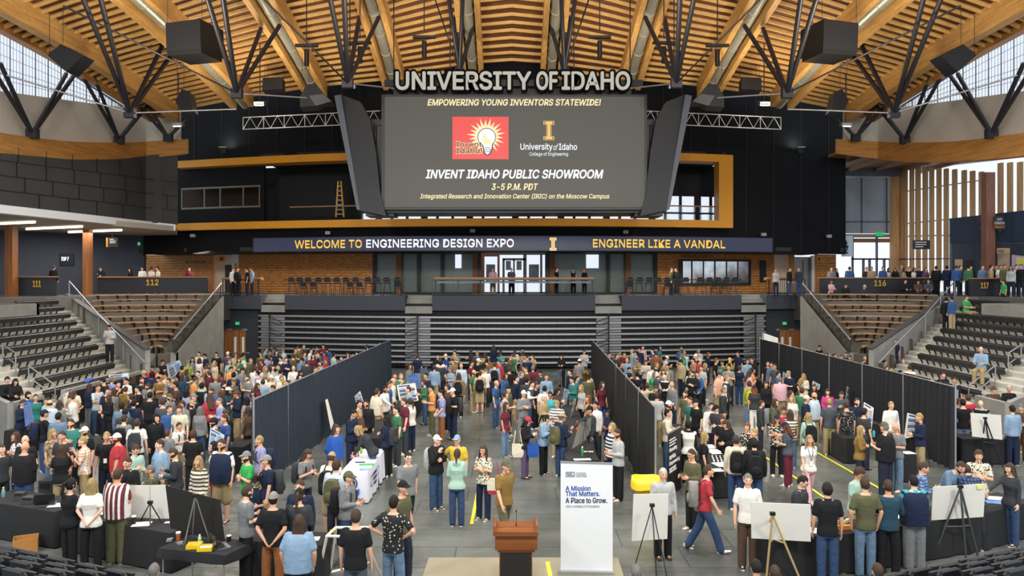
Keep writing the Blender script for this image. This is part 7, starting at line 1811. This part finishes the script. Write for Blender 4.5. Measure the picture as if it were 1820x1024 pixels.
# tape on the floor
tapem = M('floor_tape', '#d8cf3a', .6, var=.04)
for pts, lab in (([(851, 866), (838, 933)], 'yellow tape strip pointing at the walking person in olive cap'), ([(1360, 813), (1466, 886)], 'long yellow tape line passing the walking person in pale pink trousers'), ([(1452, 805), (1510, 838), (1604, 893)], 'yellow tape line from the mustard jacket toward the front tables'), ([(973, 1000), (979, 1030)], 'short yellow tape strip on the mat beside the lectern'), ([(1800, 800), (1822, 807)], 'short yellow tape line at the right edge')):
    m_ = MB(); W2 = .04
    for p, q in zip(pts, pts[1:]):
        p, q = Fl(*p), Fl(*q); n_ = Vector((-(q-p).y, (q-p).x, 0)).normalized()*W2; m_.prism([p+n_+U*.013, p-n_+U*.013, q-n_+U*.013, q+n_+U*.013], (0, 0, .003))
    prop(m_.build('floor_tape', tapem), lab, 'tape', 'floor tape')
# totes
for i, col, lab, dx, c2 in ((next(k for k, d in enumerate(DS_) if d['x'] == 860), 'cream', 'cream tote bag with red base and straps on the floral blouse person', .24, 'red'), (next(k for k, d in enumerate(DS_) if d['x'] == 933), 'cream', 'cream tote bag hanging behind the red cap person', -.2, None), (next(k for k, d in enumerate(DS_) if d['x'] == 933), 'royal', 'bright blue bag hanging in front of the red cap person', .22, None)):
    d = DS_[i]; p = Vector((d['X']+dx, d['D']-.12, d['h']*.36)); root = thing('tote_bag', lab, 'bag', p); q = [[p+Vector((x*k, y*k, z)) for x, y in ((-.16, -.05), (.16, -.05), (.16, .05), (-.16, .05))] for k, z in ((.75, 0), (1, .1), (1, .36))]
    MB().loft(q[1:], 0, sm=False).build('bag', cloth(col), root); MB().loft(q[:2], 0, sm=False).build('base', cloth(c2 or col), root)
    m_ = MB(); [m_.path([p+Vector((sx, -.05, .35)), p+Vector((sx*.5, .05, .72)), p+Vector((sx*.9, .05, .35))], .012, 0, 5) for sx in (-.12, .12)]; m_.build('strap', cloth(c2 or col), root)
# auditorium chairs in the bottom corners
def make_chair():
    r = thing('auditorium_chair', '', 'chair', (0, 0, 0)); R = Matrix.Rotation(math.radians(14), 4, 'X')
    m_ = MB(); n = 10
    def outl(w_, z0, z1, y, rr=.06): return [Vector((x, y, z)) for x, z in ((-w_+rr, z0), (w_-rr, z0), (w_, z0+rr), (w_, z1-rr), (w_-rr, z1), (-w_+rr, z1), (-w_, z1-rr), (-w_, z0+rr))]
    m_.loft([outl(.25, .42, .85, .03), outl(.25, .42, .85, 0), outl(.22, .46, .82, -.03)], 0, sm=False); m_.build('backrest', M('chair_black', '#17191d', .4, var=.05), r)
    MB().prism([Vector((x, y, z)) for x, y, z in ((-.23, .06, .4), (.23, .06, .4), (.23, .14, .78), (-.23, .14, .78))], (0, .05, 0)).build('seat', M('chair_seat', '#1d1f24', .5), r)
    for sx in (-1, 1): MB().box((sx*.26, .03, .3), (.035, .09, .6)).build('side_frame', M('chair_frame', '#2b2d33', .4), r)
    MB().box((0, -.035, .835), (.42, .012, .02)).build('top_edge', M('chair_edge', '#3b3f48', .3), r)
    return r
CH = make_chair(); used = False
LC = [(1, [(10, 973), (51, 981), (100, 992), (152, 1003), (204, 1014)], .85), (1, [(-4, 978), (46, 990), (98, 1002), (153, 1014)], 1.0), (1, [(-14, 987), (37, 998), (95, 1012)], 1.15), (1, [(-30, 1001), (25, 1012), (84, 1025)], 1.35), (-1, [(1590, 1020), (1636, 1011), (1689, 1002), (1738, 991), (1784, 981), (1822, 973)], .85), (-1, [(1687, 1012), (1739, 999), (1787, 989), (1832, 979)], 1.0), (-1, [(1746, 1010), (1798, 998), (1845, 988)], 1.15), (-1, [(1750, 1024), (1806, 1011), (1858, 1000)], 1.35)]
for ri, (s, pts, zt) in enumerate(LC):
    for k, (x, y) in enumerate(pts):
        p = PZ(x, y, zt); o = CH if not used else dup(CH, p); used = True; o.location = (p.x, p.y, zt-.85); o.rotation_euler = (0, 0, math.radians(-24*s))
        o['label'] = 'black auditorium chair seen from behind in the %s row of the lower %s corner' % (['first', 'second', 'third', 'fourth'][ri % 4], 'left' if s > 0 else 'right'); o['group'] = 'lower %s chairs, row %d' % ('left' if s > 0 else 'right', ri % 4)
for s in (-1, 1):
    m_ = MB()
    for k in range(1, 4):
        y0 = 13.1-.72*k; z = (.15, .3, .5)[k-1]
        a = Vector((s*3.6, y0-2.2+.35, 0)); b = Vector((s*11.5, y0+1.35+.35, 0)); m_.prism([a, b, b-Vector((0, .7, 0)), a-Vector((0, .7, 0))] , (0, 0, z-.005))
    struct(m_, 'floor_seating_%s' % ('left' if s < 0 else 'right'), [M('seating_step', '#3a3d40', .8, var=.05)])
